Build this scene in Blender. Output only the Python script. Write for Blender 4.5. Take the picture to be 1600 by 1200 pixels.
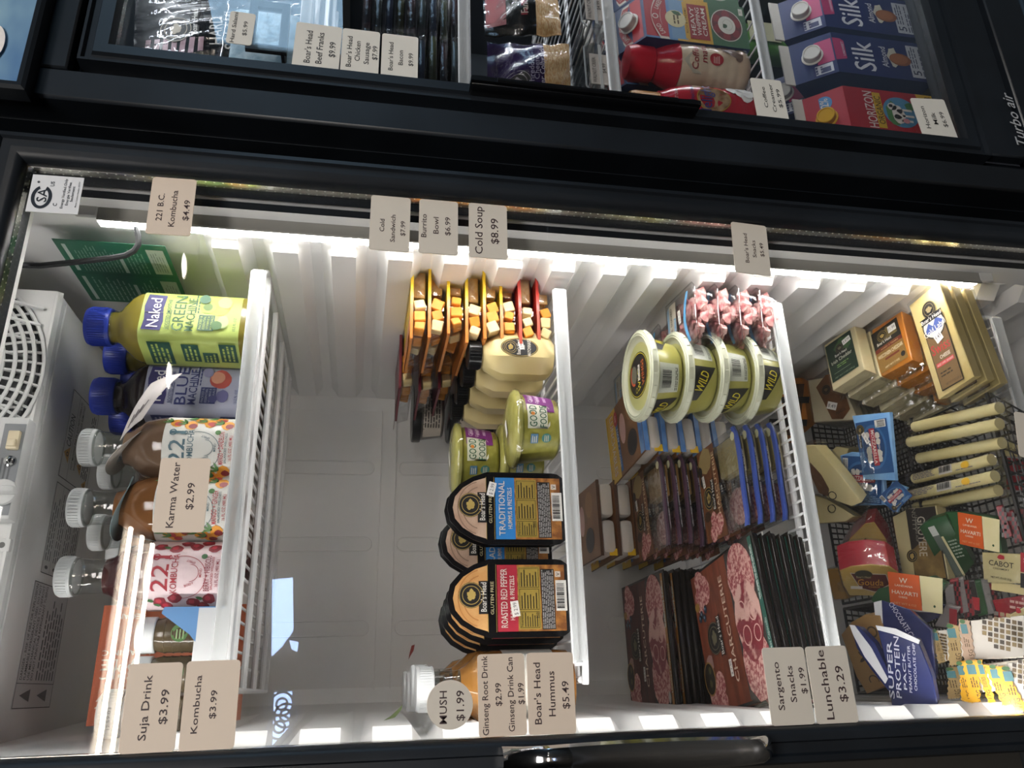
import bpy, bmesh, math, random
from mathutils import Matrix, Vector
SC = bpy.context.scene
for _o in list(bpy.data.objects): bpy.data.objects.remove(_o)
PI = math.pi
random.seed(7)
# ---------------------------------------------------------------- camera (a phone held on its side, rolled about 90 degrees)
RC = ((-0.02903138, -0.18368596, -0.98255618), (-0.93189375, 0.36053394, -0.03986628), (0.36156772, 0.91448059, -0.1816426))
FPX = 1225.91287; CAMY = -0.72
cd = bpy.data.cameras.new('camera'); cam = bpy.data.objects.new('camera', cd); SC.collection.objects.link(cam)
cd.sensor_fit = 'HORIZONTAL'; cd.sensor_width = 36.0; cd.lens = FPX / 1600 * 36; cd.clip_start = 0.01; cd.clip_end = 60
_m = Matrix.Identity(4)
for _i in range(3):
    _m[_i][0] = RC[0][_i]; _m[_i][1] = -RC[1][_i]; _m[_i][2] = -RC[2][_i]
_m[1][3] = CAMY
cam.matrix_world = _m
SC.camera = cam
SC.view_settings.view_transform = 'Standard'; SC.view_settings.look = 'None'
SC.view_settings.exposure = 0.85; SC.view_settings.gamma = 1.0; SC.view_settings.use_curve_mapping = False
try:
    SC.cycles.transparent_max_bounces = 24; SC.cycles.max_bounces = 10; SC.cycles.caustics_reflective = False; SC.cycles.caustics_refractive = False
except Exception: pass
# ---------------------------------------------------------------- world and room light
wd = bpy.data.worlds.new('world'); SC.world = wd; wd.use_nodes = True
wd.node_tree.nodes['Background'].inputs[0].default_value = (0.55, 0.62, 0.72, 1); wd.node_tree.nodes['Background'].inputs[1].default_value = 0.12
def area_light(name, loc, target, size, power, col=(1, 1, 1), sy=None):
    l = bpy.data.lights.new(name, 'AREA'); l.energy = power; l.color = col; l.size = size
    if sy: l.shape = 'RECTANGLE'; l.size_y = sy
    o = bpy.data.objects.new(name, l); SC.collection.objects.link(o); o.location = loc
    d = Vector(target) - Vector(loc); o.rotation_euler = d.to_track_quat('-Z', 'Y').to_euler()
    return o
area_light('ceiling_light_glow', (.1, -1.55, 1.26), (0.1, -1.2, -0.3), 1.0, 42, (1.0, 0.96, 0.92))
# ---------------------------------------------------------------- helpers
def at(px, py, Y):
    """world point seen at that spot of the photo, on the vertical plane Y metres behind the door glass"""
    a = (px - 800) / FPX; b = (py - 600) / FPX
    d = [RC[0][i] * a + RC[1][i] * b + RC[2][i] for i in range(3)]
    k = (Y - CAMY) / d[1]
    return Vector((d[0] * k, Y, d[2] * k))
def lin(h):
    h = h.lstrip('#'); c = [int(h[i:i + 2], 16) / 255 for i in (0, 2, 4)]
    return tuple((x / 12.92 if x <= .04045 else ((x + .055) / 1.055) ** 2.4) for x in c) + (1,)
MATS = {}
def M(name, col='#808080', rough=.5, metal=0., kind=None, col2=None, scale=60., emit=0., bump=0., mixp=(.4, .6), stretch=None):
    if name in MATS: return MATS[name]
    m = bpy.data.materials.new(name); m.use_nodes = True; nt = m.node_tree; N = nt.nodes; L = nt.links
    b = N['Principled BSDF']; out = N['Material Output']
    b.inputs['Base Color'].default_value = lin(col); b.inputs['Roughness'].default_value = rough; b.inputs['Metallic'].default_value = metal
    if kind == 'glass' or kind == 'film':
        t = N.new('ShaderNodeBsdfTransparent'); g = N.new('ShaderNodeBsdfGlossy'); x = N.new('ShaderNodeMixShader')
        t.inputs[0].default_value = lin(col); g.inputs['Roughness'].default_value = rough
        fr = N.new('ShaderNodeFresnel'); ge = N.new('ShaderNodeNewGeometry'); mr = N.new('ShaderNodeMapRange')
        mr.inputs['To Min'].default_value = 1.45; mr.inputs['To Max'].default_value = 1 / 1.45
        L.new(ge.outputs['Backfacing'], mr.inputs['Value']); L.new(mr.outputs[0], fr.inputs[0])
        if kind == 'film':
            ma = N.new('ShaderNodeMath'); ma.operation = 'MULTIPLY_ADD'; ma.inputs[1].default_value = 1.0; ma.inputs[2].default_value = scale
            L.new(fr.outputs[0], ma.inputs[0]); L.new(ma.outputs[0], x.inputs[0])
            nz = N.new('ShaderNodeTexNoise'); nz.inputs['Scale'].default_value = 55; nz.inputs['Detail'].default_value = 2
            tc = N.new('ShaderNodeTexCoord'); L.new(tc.outputs['Object'], nz.inputs['Vector'])
            bp = N.new('ShaderNodeBump'); bp.inputs['Strength'].default_value = .6; bp.inputs['Distance'].default_value = .004
            L.new(nz.outputs[0], bp.inputs['Height']); L.new(bp.outputs[0], g.inputs['Normal'])
        else:
            L.new(fr.outputs[0], x.inputs[0])
        L.new(t.outputs[0], x.inputs[1]); L.new(g.outputs[0], x.inputs[2]); L.new(x.outputs[0], out.inputs[0])
    else:
        if col2:
            tc = N.new('ShaderNodeTexCoord'); nz = N.new('ShaderNodeTexNoise'); rp = N.new('ShaderNodeValToRGB')
            nz.inputs['Scale'].default_value = scale; nz.inputs['Detail'].default_value = 3
            src = tc.outputs['Object']
            if stretch:
                mp = N.new('ShaderNodeMapping'); mp.inputs['Scale'].default_value = stretch; L.new(src, mp.inputs[0]); src = mp.outputs[0]
            L.new(src, nz.inputs['Vector'])
            rp.color_ramp.elements[0].color = lin(col); rp.color_ramp.elements[1].color = lin(col2)
            rp.color_ramp.elements[0].position = mixp[0]; rp.color_ramp.elements[1].position = mixp[1]
            L.new(nz.outputs[0], rp.inputs[0]); L.new(rp.outputs[0], b.inputs['Base Color'])
            if bump:
                bp = N.new('ShaderNodeBump'); bp.inputs['Strength'].default_value = bump; bp.inputs['Distance'].default_value = .002
                L.new(nz.outputs[0], bp.inputs['Height']); L.new(bp.outputs[0], b.inputs['Normal'])
        if kind == 'milky':
            t = N.new('ShaderNodeBsdfTransparent'); x = N.new('ShaderNodeMixShader'); x.inputs[0].default_value = scale
            L.new(t.outputs[0], x.inputs[1]); L.new(b.outputs[0], x.inputs[2]); L.new(x.outputs[0], out.inputs[0])
        if emit:
            b.inputs['Emission Color'].default_value = lin(col); b.inputs['Emission Strength'].default_value = emit
    MATS[name] = m
    return m
def C(h, rough=.45): return M('print_' + h.lstrip('#') + ('' if rough == .45 else '_%d' % int(rough * 100)), h, rough)
TXT = {}
def text_mesh(s):
    if s in TXT: return TXT[s]
    cu = bpy.data.curves.new('t', 'FONT'); cu.body = s; cu.size = 1; cu.resolution_u = 2; cu.align_x = 'LEFT'; cu.offset = .006
    o = bpy.data.objects.new('t', cu); me = bpy.data.meshes.new_from_object(o)
    vs = [(v.co.x, v.co.y) for v in me.vertices]; fs = [tuple(p.vertices) for p in me.polygons]
    bpy.data.meshes.remove(me); bpy.data.objects.remove(o); bpy.data.curves.remove(cu)
    if vs:
        x0 = min(v[0] for v in vs); x1 = max(v[0] for v in vs); vs = [(v[0] - x0, v[1]) for v in vs]; w = x1 - x0
    else: w = 0
    TXT[s] = (vs, fs, w); return TXT[s]
class MB:
    """collects geometry in local coordinates: x right, y into the shelf, z up; prints face -y"""
    def __init__(s): s.v = []; s.f = []; s.mi = []; s.ms = []; s.T = Matrix.Identity(4); s.fn = None
    def add(s, vs, fs, m):
        if m not in s.ms: s.ms.append(m)
        k = s.ms.index(m); n = len(s.v)
        for p in vs:
            p = Vector(p)
            if s.fn: p = Vector(s.fn(p))
            s.v.append(s.T @ p)
        for f in fs: s.f.append(tuple(i + n for i in f)); s.mi.append(k)
        return s
    def box(s, c, d, m, r=0., seg=2):
        if r <= 0:
            x, y, z = c; a, b, e = d[0] / 2, d[1] / 2, d[2] / 2
            vs = [(x + i * a, y + j * b, z + k * e) for i in (-1, 1) for j in (-1, 1) for k in (-1, 1)]
            fs = [(0, 1, 3, 2), (4, 6, 7, 5), (0, 4, 5, 1), (2, 3, 7, 6), (0, 2, 6, 4), (1, 5, 7, 3)]
            return s.add(vs, fs, m)
        bm = bmesh.new(); bmesh.ops.create_cube(bm, size=1)
        bmesh.ops.scale(bm, vec=d, verts=bm.verts)
        bmesh.ops.bevel(bm, geom=list(bm.edges), offset=min(r, min(d) * .49), segments=seg, profile=.5, affect='EDGES')
        bm.verts.index_update()
        vs = [v.co + Vector(c) for v in bm.verts]; fs = [tuple(v.index for v in f.verts) for f in bm.faces]; bm.free()
        return s.add(vs, fs, m)
    def prism(s, poly, y0, y1, m, sc=1., off=(0, 0), cap=None):
        """outline in x,z extruded from y0 (front) to y1; the back scaled by sc about the centre"""
        n = len(poly); cx = sum(p[0] for p in poly) / n; cz = sum(p[1] for p in poly) / n
        vs = [(p[0], y0, p[1]) for p in poly] + [(cx + (p[0] - cx) * sc + off[0], y1, cz + (p[1] - cz) * sc + off[1]) for p in poly]
        fs = [(i, (i + 1) % n, n + (i + 1) % n, n + i) for i in range(n)]
        s.add(vs, fs + [tuple(range(n - 1, -1, -1)), tuple(range(n, 2 * n))], m)
        return s
    def flat(s, poly, m, y=0.):
        n = len(poly); return s.add([(p[0], y, p[1]) for p in poly], [tuple(range(n))], m)
    def rect(s, x0, z0, x1, z1, m, y=0., n=1):
        vs = []; fs = []
        for i in range(n + 1):
            x = x0 + (x1 - x0) * i / n; vs += [(x, y, z0), (x, y, z1)]
        for i in range(n): fs.append((2 * i, 2 * i + 2, 2 * i + 3, 2 * i + 1))
        return s.add(vs, fs, m)
    def ell(s, x, z, rx, rz, m, y=0., n=22, a0=0., a1=2 * PI):
        return s.flat([(x + rx * math.cos(a0 + (a1 - a0) * i / n), z + rz * math.sin(a0 + (a1 - a0) * i / n)) for i in range(n if a1 - a0 > 6.2 else n + 1)], m, y)
    def ring(s, x, z, rx, rz, t, m, y=0., n=26, a0=0., a1=2 * PI):
        vs = []; fs = []
        for i in range(n + 1):
            a = a0 + (a1 - a0) * i / n; c, q = math.cos(a), math.sin(a)
            vs += [(x + rx * c, y, z + rz * q), (x + (rx - t) * c, y, z + (rz - t) * q)]
        for i in range(n): fs.append((2 * i, 2 * i + 2, 2 * i + 3, 2 * i + 1))
        return s.add(vs, fs, m)
    def text(s, t, x, z, h, m, w=None, y=-.0004, al='C', rot=0., sh=0., sub=None):
        """t centred at (x, z) with letter height h; w squeezes it to that width"""
        vs, fs, tw = text_mesh(t)
        if not vs: return s
        sz = h / .73; kx = sz if w is None else w / tw
        W = tw * kx; ox = {'C': -W / 2, 'L': 0, 'R': -W}[al]; ca, sa = math.cos(rot), math.sin(rot)
        out = []
        for a, b in vs:
            px = a * kx + ox; pz = b * sz - h / 2; px += pz * sh
            out.append((x + px * ca - pz * sa, y, z + px * sa + pz * ca))
        return s.add(out, fs, m)
    def lines(s, x0, z0, x1, z1, n, m, y=-.0004, t=.45, rnd=.35, words=0):
        """small print: n text-like rows of dashes"""
        rs = random.Random(int(abs(x0 * 7919 + z0 * 104729) * 1e4) + n)
        p = (z1 - z0) / n
        for i in range(n):
            z = z1 - p * (i + .5); xe = x1 - (x1 - x0) * rs.random() * rnd
            if not words: s.rect(x0, z - p * t / 2, xe, z + p * t / 2, m, y)
            else:
                x = x0; L = (x1 - x0) / words
                while x < xe:
                    q = L * (.4 + rs.random()); s.rect(x, z - p * t / 2, min(x + q * .8, x1), z + p * t / 2, m, y); x += q
        return s
    def barcode(s, x0, z0, x1, z1, y=-.0004, bg='#e8e6e0', n=16, vert=False):
        s.rect(x0, z0, x1, z1, C(bg), y); rs = random.Random(n + int(x0 * 1e4))
        x = x0 + (x1 - x0) * .08; e = x1 - (x1 - x0) * .08; st = (e - x) / n
        for i in range(n):
            w = st * (.3 + .5 * rs.random()); s.rect(x + i * st, z0 + (z1 - z0) * .22, x + i * st + w, z1 - (z1 - z0) * .08, C('#1c1c1e'), y - .0002)
        return s
    def lathe(s, prof, m, seg=28, sq=0., kx=1., ky=1., a0=0., a1=2 * PI, mats=None, bottom=True, top=True):
        """profile [(r, z)] turned about z; sq > 0 squares the section; mats = material per profile span"""
        full = a1 - a0 > 6.2; n = seg if full else seg + 1
        def pt(r, z, a):
            c, q = math.cos(a), math.sin(a)
            if sq: k = (abs(c) ** (2 + sq) + abs(q) ** (2 + sq)) ** (-1. / (2 + sq)); c *= k; q *= k
            return (r * c * kx, r * q * ky, z)
        for j in range(len(prof) - 1):
            (r0, z0), (r1, z1) = prof[j], prof[j + 1]
            vs = [pt(r0, z0, a0 + (a1 - a0) * i / seg) for i in range(n)] + [pt(r1, z1, a0 + (a1 - a0) * i / seg) for i in range(n)]
            fs = [(i, (i + 1) % n, n + (i + 1) % n, n + i) for i in range(n if full else n - 1)]
            s.add(vs, fs, mats[j] if mats else m)
        if full:
            for en, (r, z), mm in ((bottom, prof[0], mats[0] if mats else m), (top, prof[-1], mats[-1] if mats else m)):
                if en and r > 1e-5: s.add([pt(r, z, a0 + (a1 - a0) * i / seg) for i in range(n)], [tuple(range(n))], mm)
        return s
    def tube(s, path, r, m, seg=6, closed=False):
        P = [Vector(p) for p in path]; n = len(P); vs = []; fs = []; up = None
        for i in range(n):
            a = P[i - 1] if (i > 0 or closed) else P[i]; b = P[(i + 1) % n] if (i < n - 1 or closed) else P[i]
            d = (b - a).normalized()
            if up is None: up = Vector((0, 0, 1)) if abs(d.z) < .9 else Vector((1, 0, 0))
            u = (up - d * up.dot(d)).normalized(); up = u; w = d.cross(u)
            for k in range(seg): q = 2 * PI * k / seg; vs.append(P[i] + (u * math.cos(q) + w * math.sin(q)) * r)
        for i in range(n if closed else n - 1):
            j = (i + 1) % n
            for k in range(seg): fs.append((i * seg + k, i * seg + (k + 1) % seg, j * seg + (k + 1) % seg, j * seg + k))
        if not closed: fs += [tuple(range(seg - 1, -1, -1)), tuple(range((n - 1) * seg, n * seg))]
        return s.add(vs, fs, m)
    def grid(s, fnuv, nu, nv, m):
        vs = [fnuv(i / nu, j / nv) for j in range(nv + 1) for i in range(nu + 1)]
        fs = [(j * (nu + 1) + i, j * (nu + 1) + i + 1, (j + 1) * (nu + 1) + i + 1, (j + 1) * (nu + 1) + i) for j in range(nv) for i in range(nu)]
        return s.add(vs, fs, m)
    def top(s, z): s.T = Matrix.Translation((0, 0, z)) @ Matrix.Rotation(-PI / 2, 4, 'X'); return s
    def loc(s, m=None): s.T = m or Matrix.Identity(4); return s
    def wrap(s, R, ang=0.):
        s.fn = lambda p: (math.sin(p.x / R + ang) * (R - p.y), -math.cos(p.x / R + ang) * (R - p.y), p.z); return s
    def unwrap(s): s.fn = None; return s
    def build(s, name, parent=None, weld=True):
        me = bpy.data.meshes.new(name); me.from_pydata([tuple(v) for v in s.v], [], s.f)
        for m in s.ms: me.materials.append(m)
        me.polygons.foreach_set('material_index', s.mi)
        if weld:
            bm = bmesh.new(); bm.from_mesh(me); bmesh.ops.remove_doubles(bm, verts=bm.verts, dist=1e-6); bmesh.ops.recalc_face_normals(bm, faces=bm.faces); bm.to_mesh(me); bm.free()
        me.polygons.foreach_set('use_smooth', [True] * len(me.polygons)); me.set_sharp_from_angle(angle=.62); me.update()
        o = bpy.data.objects.new(name, me); SC.collection.objects.link(o)
        if parent: o.parent = parent
        return o
def tag(o, label, cat, group=None, kind=None):
    if label: o['label'] = label
    if cat: o['category'] = cat
    if group: o['group'] = group
    if kind: o['kind'] = kind
    return o
def thing(name, label, cat, loc=(0, 0, 0), rz=0., group=None, rot=None):
    o = bpy.data.objects.new(name, None); SC.collection.objects.link(o); o.empty_display_size = .02
    o.location = loc; o.rotation_euler = rot or (0, 0, rz)
    return tag(o, label, cat, group)
def copy_tree(o, parent=None):
    c = o.copy(); SC.collection.objects.link(c)
    if parent: c.parent = parent
    for ch in list(o.children): copy_tree(ch, c)
    return c
def dup(root, label, loc, rot=None, rz=0., group=None):
    c = copy_tree(root); c.location = loc; c.rotation_euler = rot or (0, 0, rz); c['label'] = label
    if group: c['group'] = group
    return c
# ---------------------------------------------------------------- materials of the place
BLACK = M('black_powder_coat', '#12161b', .42, col2='#181d23', scale=9)
BLACKP = M('black_plastic', '#0b0c0f', .3)
LINER = M('white_liner', '#ebebea', .42, col2='#efefee', scale=5)
HOUS = M('grey_white_plastic', '#cfd1d0', .5, col2='#d5d7d6', scale=6)
GLASS = M('door_glass', '#fafafa', .0, kind='glass')
WIRE = M('white_coated_wire', '#e2e4e6', .35)
CHROME = M('chrome', '#d8d8da', .08, 1.)
STEEL = M('brushed_aluminium', '#e9e7e0', .18, 1., col2='#d6d4cc', scale=40, stretch=(1, 1, .05))
RUBBER = M('black_rubber', '#16181a', .6)
CLEAR = M('clear_plastic', '#f6f7f7', .1, kind='film', scale=.035)
MILKY = M('milky_plastic', '#dfe3e3', .35, kind='milky', scale=.38)
LED = M('led_glow', '#fff6e6', .5, emit=1)
# ---------------------------------------------------------------- the room
def struct(mb, name):
    o = mb.build(name); o['kind'] = 'structure'; return o
FLZ = -1.45
struct(MB().box((.5, -1.6, FLZ - .02), (8, 6.4, .04), M('grey_floor', '#4a4845', .35, col2='#52504c', scale=3)), 'floor')
struct(MB().box((.5, -1.6, 1.30), (8, 6.4, .04), M('ceiling_tiles', '#4b4a48', .8, col2='#52514e', scale=4)), 'ceiling')
struct(MB().box((.5, -4.75, -.07), (8, .06, 2.7), M('back_wall_paint', '#3b3936', .7, col2='#45423e', scale=2)), 'wall_back')
struct(MB().box((.5, .95, -.07), (8, .06, 2.7), M('front_wall_paint', '#57544f', .7, col2='#5f5c57', scale=2)), 'wall_front')
struct(MB().box((-3.5, -1.9, -.07), (.06, 5.7, 2.7), M('side_wall_paint', '#3f3c39', .7, col2='#474440', scale=2)), 'wall_left')
struct(MB().box((4.5, -1.9, -.07), (.06, 5.7, 2.7), M('side_wall_paint')), 'wall_right')
t = thing('ceiling_light', 'long ceiling light with three glowing tubes behind the viewer', 'ceiling light', (.28, -4.1, 1.28))
MB().box((0, 0, -.012), (1.34, .62, .024), M('white_enamel', '#c9c8c4', .4)).build('housing', t)
for k in range(3):
    MB().tube([(-.6, -.25 + k * .25, -.045), (.6, -.25 + k * .25, -.045)], .0095, M('tube_glow', '#fff0dc', .5, emit=36), 8).build('tube', t)
w = MB(); w.box((4.455, -2.7, .72), (.02, 2.6, .9), M('daylight_window', '#a8cdea', .5, emit=2.5)); w.box((4.45, -2.7, .245), (.04, 2.7, .05), M('white_enamel')); w.box((4.45, -2.7, 1.195), (.04, 2.7, .05), M('white_enamel'))
for y in (-4.0, -2.7, -1.4): w.box((4.45, y, .72), (.04, .05, .95), M('white_enamel'))
struct(w, 'window_1')
def behind(px, py, Y):                                    # where the door glass mirrors that spot, on a plane behind the viewer
    p = at(px, py, 0) - Vector((0, CAMY, 0)); k = (-Y + .72) / p.y; return Vector((0, CAMY, 0)) + Vector((p.x * k, 0, p.z * k)) + Vector((0, Y - CAMY, 0))
t = thing('lit_sign', 'pale blue lit sign with ring pattern on the wall behind the viewer', 'sign', (.3, -4.70, .35))
for k, q in enumerate((((425, 905), (457, 902), (458, 985), (440, 1010), (424, 1025)), ((452, 1000), (466, 1003), (464, 1018), (455, 1014)), ((428, 1082), (456, 1080), (455, 1110), (450, 1138), (425, 1165)))):
    P = [behind(x, y, -4.70) for x, y in q]; b = MB(); b.prism([(p.x - .3, p.z - .35) for p in P], -.02, .0, M('lit_blue_panel', '#9db9e8', .5, emit=9))
    if k == 2:
        for x, y in ((440, 1100), (446, 1118), (436, 1136)):
            p = behind(x, y, -4.70)
            for r in (.075, .04): b.ring(p.x - .3, p.z - .35, r, r, .014, C('#5878b8'), .0012)
    b.build('panel', t)
for k, (x, y) in enumerate(((233, 432), (325, 604))):
    p = behind(x, y, -4.5); d = thing('ceiling_downlight', 'round glowing ceiling downlight behind the viewer, %s' % ('near the window', 'near the tube light')[k], 'ceiling light', (p.x, -4.3, 1.279)); b = MB(); b.lathe([(.11, 0), (.11, -.02), (.085, -.02)], M('white_enamel'), 24, top=False); b.ell(0, 0, .085, .085, M('downlight_glow', '#fff7ea', .5, emit=12), 0); b.v = [Vector((v.x, v.z, -.012)) if abs(v.y) < 1e-9 and abs(v.z) > 0 else v for v in b.v]; b.build('lamp', d)
# ---------------------------------------------------------------- fridge builders
def frame_sweep(mb, x0, x1, z0, z1, prof, m):
    """mitred frame round the opening; prof = (distance outwards, y)"""
    n = len(prof); vs = []
    for sx, sz in ((0, 0), (1, 0), (1, 1), (0, 1)):
        for d, y in prof: vs.append(((x1 + d) if sx else (x0 - d), y, (z1 + d) if sz else (z0 - d)))
    fs = []
    for c in range(4):
        e = (c + 1) % 4
        for i in range(n): j = (i + 1) % n; fs.append((c * n + i, e * n + i, e * n + j, c * n + j))
    return mb.add(vs, fs, m)
def door(root, x0, x1, z0, z1, prof, gm=GLASS):
    d = frame_sweep(MB(), x0, x1, z0, z1, prof, BLACK).build('door_frame', root)
    for y in (.0015, .0155): MB().box(((x0 + x1) / 2, y, (z0 + z1) / 2), (x1 - x0 + .012, .003, z1 - z0 + .012), gm).build('glass_pane', root)
    sp = MB(); frame_sweep(sp, x0, x1, z0, z1, ((-.0006, .0035), (-.0006, .0135), (.004, .0135), (.004, .0035)), STEEL)
    n = 150
    for k in range(n):                                     # perforations along the spacer
        z = z0 + (z1 - z0) * (k + .5) / n
        for y in (.0048, .0122): sp.box((x1 - .0008, y, z), (.0003, .0008, .0016), C('#e8e8e2'))
    for k in range(70):
        x = x0 + (x1 - x0) * (k + .5) / 70
        for y in (.0048, .0122): sp.box((x, y, z1 - .0008), (.0016, .0008, .0003), C('#e8e8e2'))
    sp.build('glass_spacer', root)
    frame_sweep(MB(), x0, x1, z0, z1, ((.001, .0172), (.001, .027), (.02, .030), (.02, .0172)), RUBBER).build('gasket', root)
    return d
# ================================================================ left fridge
fr = thing('glass_door_refrigerator', 'tall black glass-door refrigerator with lit white inside full of groceries', 'refrigerator', (.232, .3, FLZ))
def FB(): 
    b = MB(); b.T = Matrix.Translation((-.232, -.3, -FLZ)); return b
GX0, GX1, GZ0, GZ1 = -.039, .498, -.95, .340
IX0, IX1, IYB, IZ0, IZ1 = -.046, .484, .56, -.99, .44
b = FB()
for x0, x1 in ((-.069, IX0), (IX1, .533)): b.box(((x0 + x1) / 2, .32, -.43), (x1 - x0, .566, 2.03), BLACK)
b.box((.232, .32, .515), (.602, .566, .14), BLACK); b.box((.232, .32, -1.22), (.602, .566, .44), BLACK); b.box((.232, .607, -.43), (.602, .03, 2.03), BLACK)
b.build('cabinet', fr)
b = FB()                                                   # white moulded liner
b.box((.219, IYB + .006, -.27), (.54, .012, 1.44), LINER)
b.box((.219, .3, IZ1 + .005), (.54, .52, .01), LINER); b.box((.219, .3, IZ0 - .005), (.54, .52, .01), LINER)
def rib(side, zt, h=.028):
    xb, xc, xbb, xcb = (IX1 - .001, .465, .4755, .466) if side > 0 else (IX0 + .001, -.029, -.0225, -.024)
    zz = (zt + .012, zt, zt - h, zt - h - .012); ys = ((.066, 0), (.082, 1), (IYB, 2)); vs = []
    for y, k in ys:
        a, c = (xb, xb - .002 * side) if k == 0 else ((xb, xc) if k == 1 else (xbb, xcb))
        vs += [(a, y, zz[0]), (c, y, zz[1]), (c, y, zz[2]), (a, y, zz[3])]
    fs = [(i * 4 + j, i * 4 + j + 1, i * 4 + 5 + j, i * 4 + 4 + j) for i in range(2) for j in range(3)] + [(0, 1, 2, 3)]
    b.add(vs, fs, LINER)
for k in range(-1, 16):
    rib(1, .1105 - .0645 * k); rib(-1, .047 + .0645 - .0645 * k, .036)
for s, xa, xz in ((1, IX1, .4755), (-1, IX0, -.0225)):    # tapering side walls with a rounded back corner
    P = [(xa, .030), (xz, IYB - .03), (xz - s * .009, IYB - .009), (xz - s * .03, IYB)]
    for (p, q), (u, v) in zip(P, P[1:]): b.add([(p, q, IZ0), (u, v, IZ0), (u, v, IZ1), (p, q, IZ1)], [(0, 1, 2, 3)], LINER)
# raised frame of the opening and the flared front lip
frame_sweep(b, GX0 - .003, GX1 - .001, GZ0, .346, ((.0, .036), (.003, .032), (.02, .031), (.022, .06), (.004, .06)), LINER)
for x0 in (.3568, .2318, .1036, -.0):                      # pressed slots of the back wall, above and below a plain band
    for z0, z1 in ((-.017, .30), (-.36, -.058), (-.72, -.40)):
        for dx in (0, -.0215):
            pass
        P = []
        for k in range(9): a = PI * k / 8; P.append((x0 - .0108 + .0108 * math.cos(a), IYB - .0008, z1 - .0108 + .0108 * math.sin(a)))
        for k in range(9): a = PI + PI * k / 8; P.append((x0 - .0108 + .0108 * math.cos(a), IYB - .0008, z0 + .0108 + .0108 * math.sin(a)))
        b.tube(P, .0012, LINER, 5, True)
for z in (-.0286, -.0530, .34): b.tube([(-.02, IYB - .0005, z), (.475, IYB - .0005, z)], .0012, LINER, 5)
liner = b.build('inner_liner', fr)
door(fr, GX0, GX1, GZ0, GZ1, ((0, 0), (.002, -.006), (.007, -.0105), (.012, -.0115), (.0135, -.0085), (.022, -.0085), (.024, -.0115), (.029, -.0105), (.031, -.006), (.031, .03), (0, .03)))
for o in fr.children:
    if o.name.split('.')[0] in ('door_frame', 'glass_pane', 'glass_spacer', 'gasket'): o.location = (-.232, -.3, -FLZ)
# chrome bow handle on the left stile
hz = [-.122 - (.36 - .122) * k / 14 for k in range(15)]
b = FB(); vs = []
for k, z in enumerate(hz):
    u = k / 14; e = min(1, math.sin(PI * u) * 3.2); yb = -.012 - .030 * e ** .8; w = .0085 + .0025 * math.sin(PI * u)
    for q in range(10): a = 2 * PI * q / 10; vs.append((-.0545 + w * math.cos(a) * 1.15, yb + .0075 * math.sin(a) - .002, z))
fs = [(i * 10 + j, i * 10 + (j + 1) % 10, (i + 1) * 10 + (j + 1) % 10, (i + 1) * 10 + j) for i in range(14) for j in range(10)]
b.add(vs, fs + [tuple(range(10)), tuple(range(140, 150))], CHROME); b.build('door_handle', fr)
# LED light bar down the right side
b = FB(); b.box((.4885, .0475, -.245), (.039, .003, 1.06), M('light_bar_aluminium', '#918f88', .5, .0, col2='#98968f', scale=4), .0012, 1)
b.box((.5065, .055, -.245), (.003, .016, 1.06), M('light_bar_aluminium')); b.box((.488, .0478, .295), (.034, .005, .022), M('light_bar_end', '#cfcfcb', .4), .002, 1); b.box((.488, .0478, -.782), (.034, .005, .022), M('light_bar_end'), .002, 1)
lb = b.build('light_bar', fr)
b = FB()
b.add([(.4700, .0505, .285), (.4714, .0645, .285), (.4714, .0645, -.77), (.4700, .0505, -.77)], [(0, 1, 2, 3)], M('led_strip_glow', '#fdfbf7', .5, emit=34))
b.add([(.4706, .0500, .286), (.4721, .0645, .286), (.4721, .0645, -.771), (.4706, .0500, -.771)], [(0, 1, 2, 3)], M('light_bar_aluminium'))  # opaque sheet added to block light from the back of the strip
for k in range(62): b.box((.4692, .0505, .272 - k * .0168), (.0022, .0035, .006), M('led_dot_glow', '#fffdf8', .5, emit=4), .0008, 1)
b.build('led_strip', lb)
b = FB(); b.box((-.0440, .0475, -.22), (.004, .012, 1.10), M('light_bar_aluminium')); lb = b.build('light_bar', fr)   # bar and strip added unseen behind the left stile as interior fill
b = FB(); b.add([(-.0418, .0425, .315), (-.0418, .0535, .315), (-.0418, .0535, -.77), (-.0418, .0425, -.77)], [(0, 1, 2, 3)], M('added_fill_glow', '#fdfbf7', .5, emit=26)); b.build('led_strip', lb)
P = [(.474, .058, .262), (.4735, .060, .25)] + [(.473 - .03 * math.sin(a), .064 + .01 * a, .252 + .04 * (1 - math.cos(a)) - .018 * math.sin(a * 1.2)) for a in (.3, .6, .9, 1.2, 1.5)] + [(.438, .085, .31), (.432, .087, .345), (.430, .09, .43)]
FB().tube(P, .0032, RUBBER, 8).build('power_cable', fr)
# evaporator housing under the ceiling
b = FB(); b.prism([(IX0 + .004, .353), (.4395, .353), (.4395, IZ1), (IX0 + .004, IZ1)], .16, IYB, HOUS)
b.add([(IX0 + .004, .160, .353), (.4395, .160, .353), (.4395, .165, .3475), (IX0 + .004, .165, .3475)], [(0, 1, 2, 3)], HOUS)
b.box((.197, .36, .3505), (.478, .39, .006), HOUS, .003)
b.tube([(-.03, .161, .352), (.436, .161, .352)], .0028, HOUS, 6); b.tube([(-.03, .175, .3465), (.430, .175, .3465)], .0012, HOUS, 5)
for x in (.318, .245, .150, .05): b.box((x, .1645, .3535), (.014, .012, .010), HOUS, .002); b.ell(x, .356, .003, .003, C('#50524f'), .1582)
hs = b.build('evaporator_housing', fr)
b = FB()                                                   # slatted fan guard bulging from the housing
R0, cx, cz = .125, .335, .475
def gp(r, a, d=0): return (cx + r * math.cos(a), .158 - .022 * max(0, 1 - (r / R0) ** 2) ** .5 - d, cz + r * math.sin(a))
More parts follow.
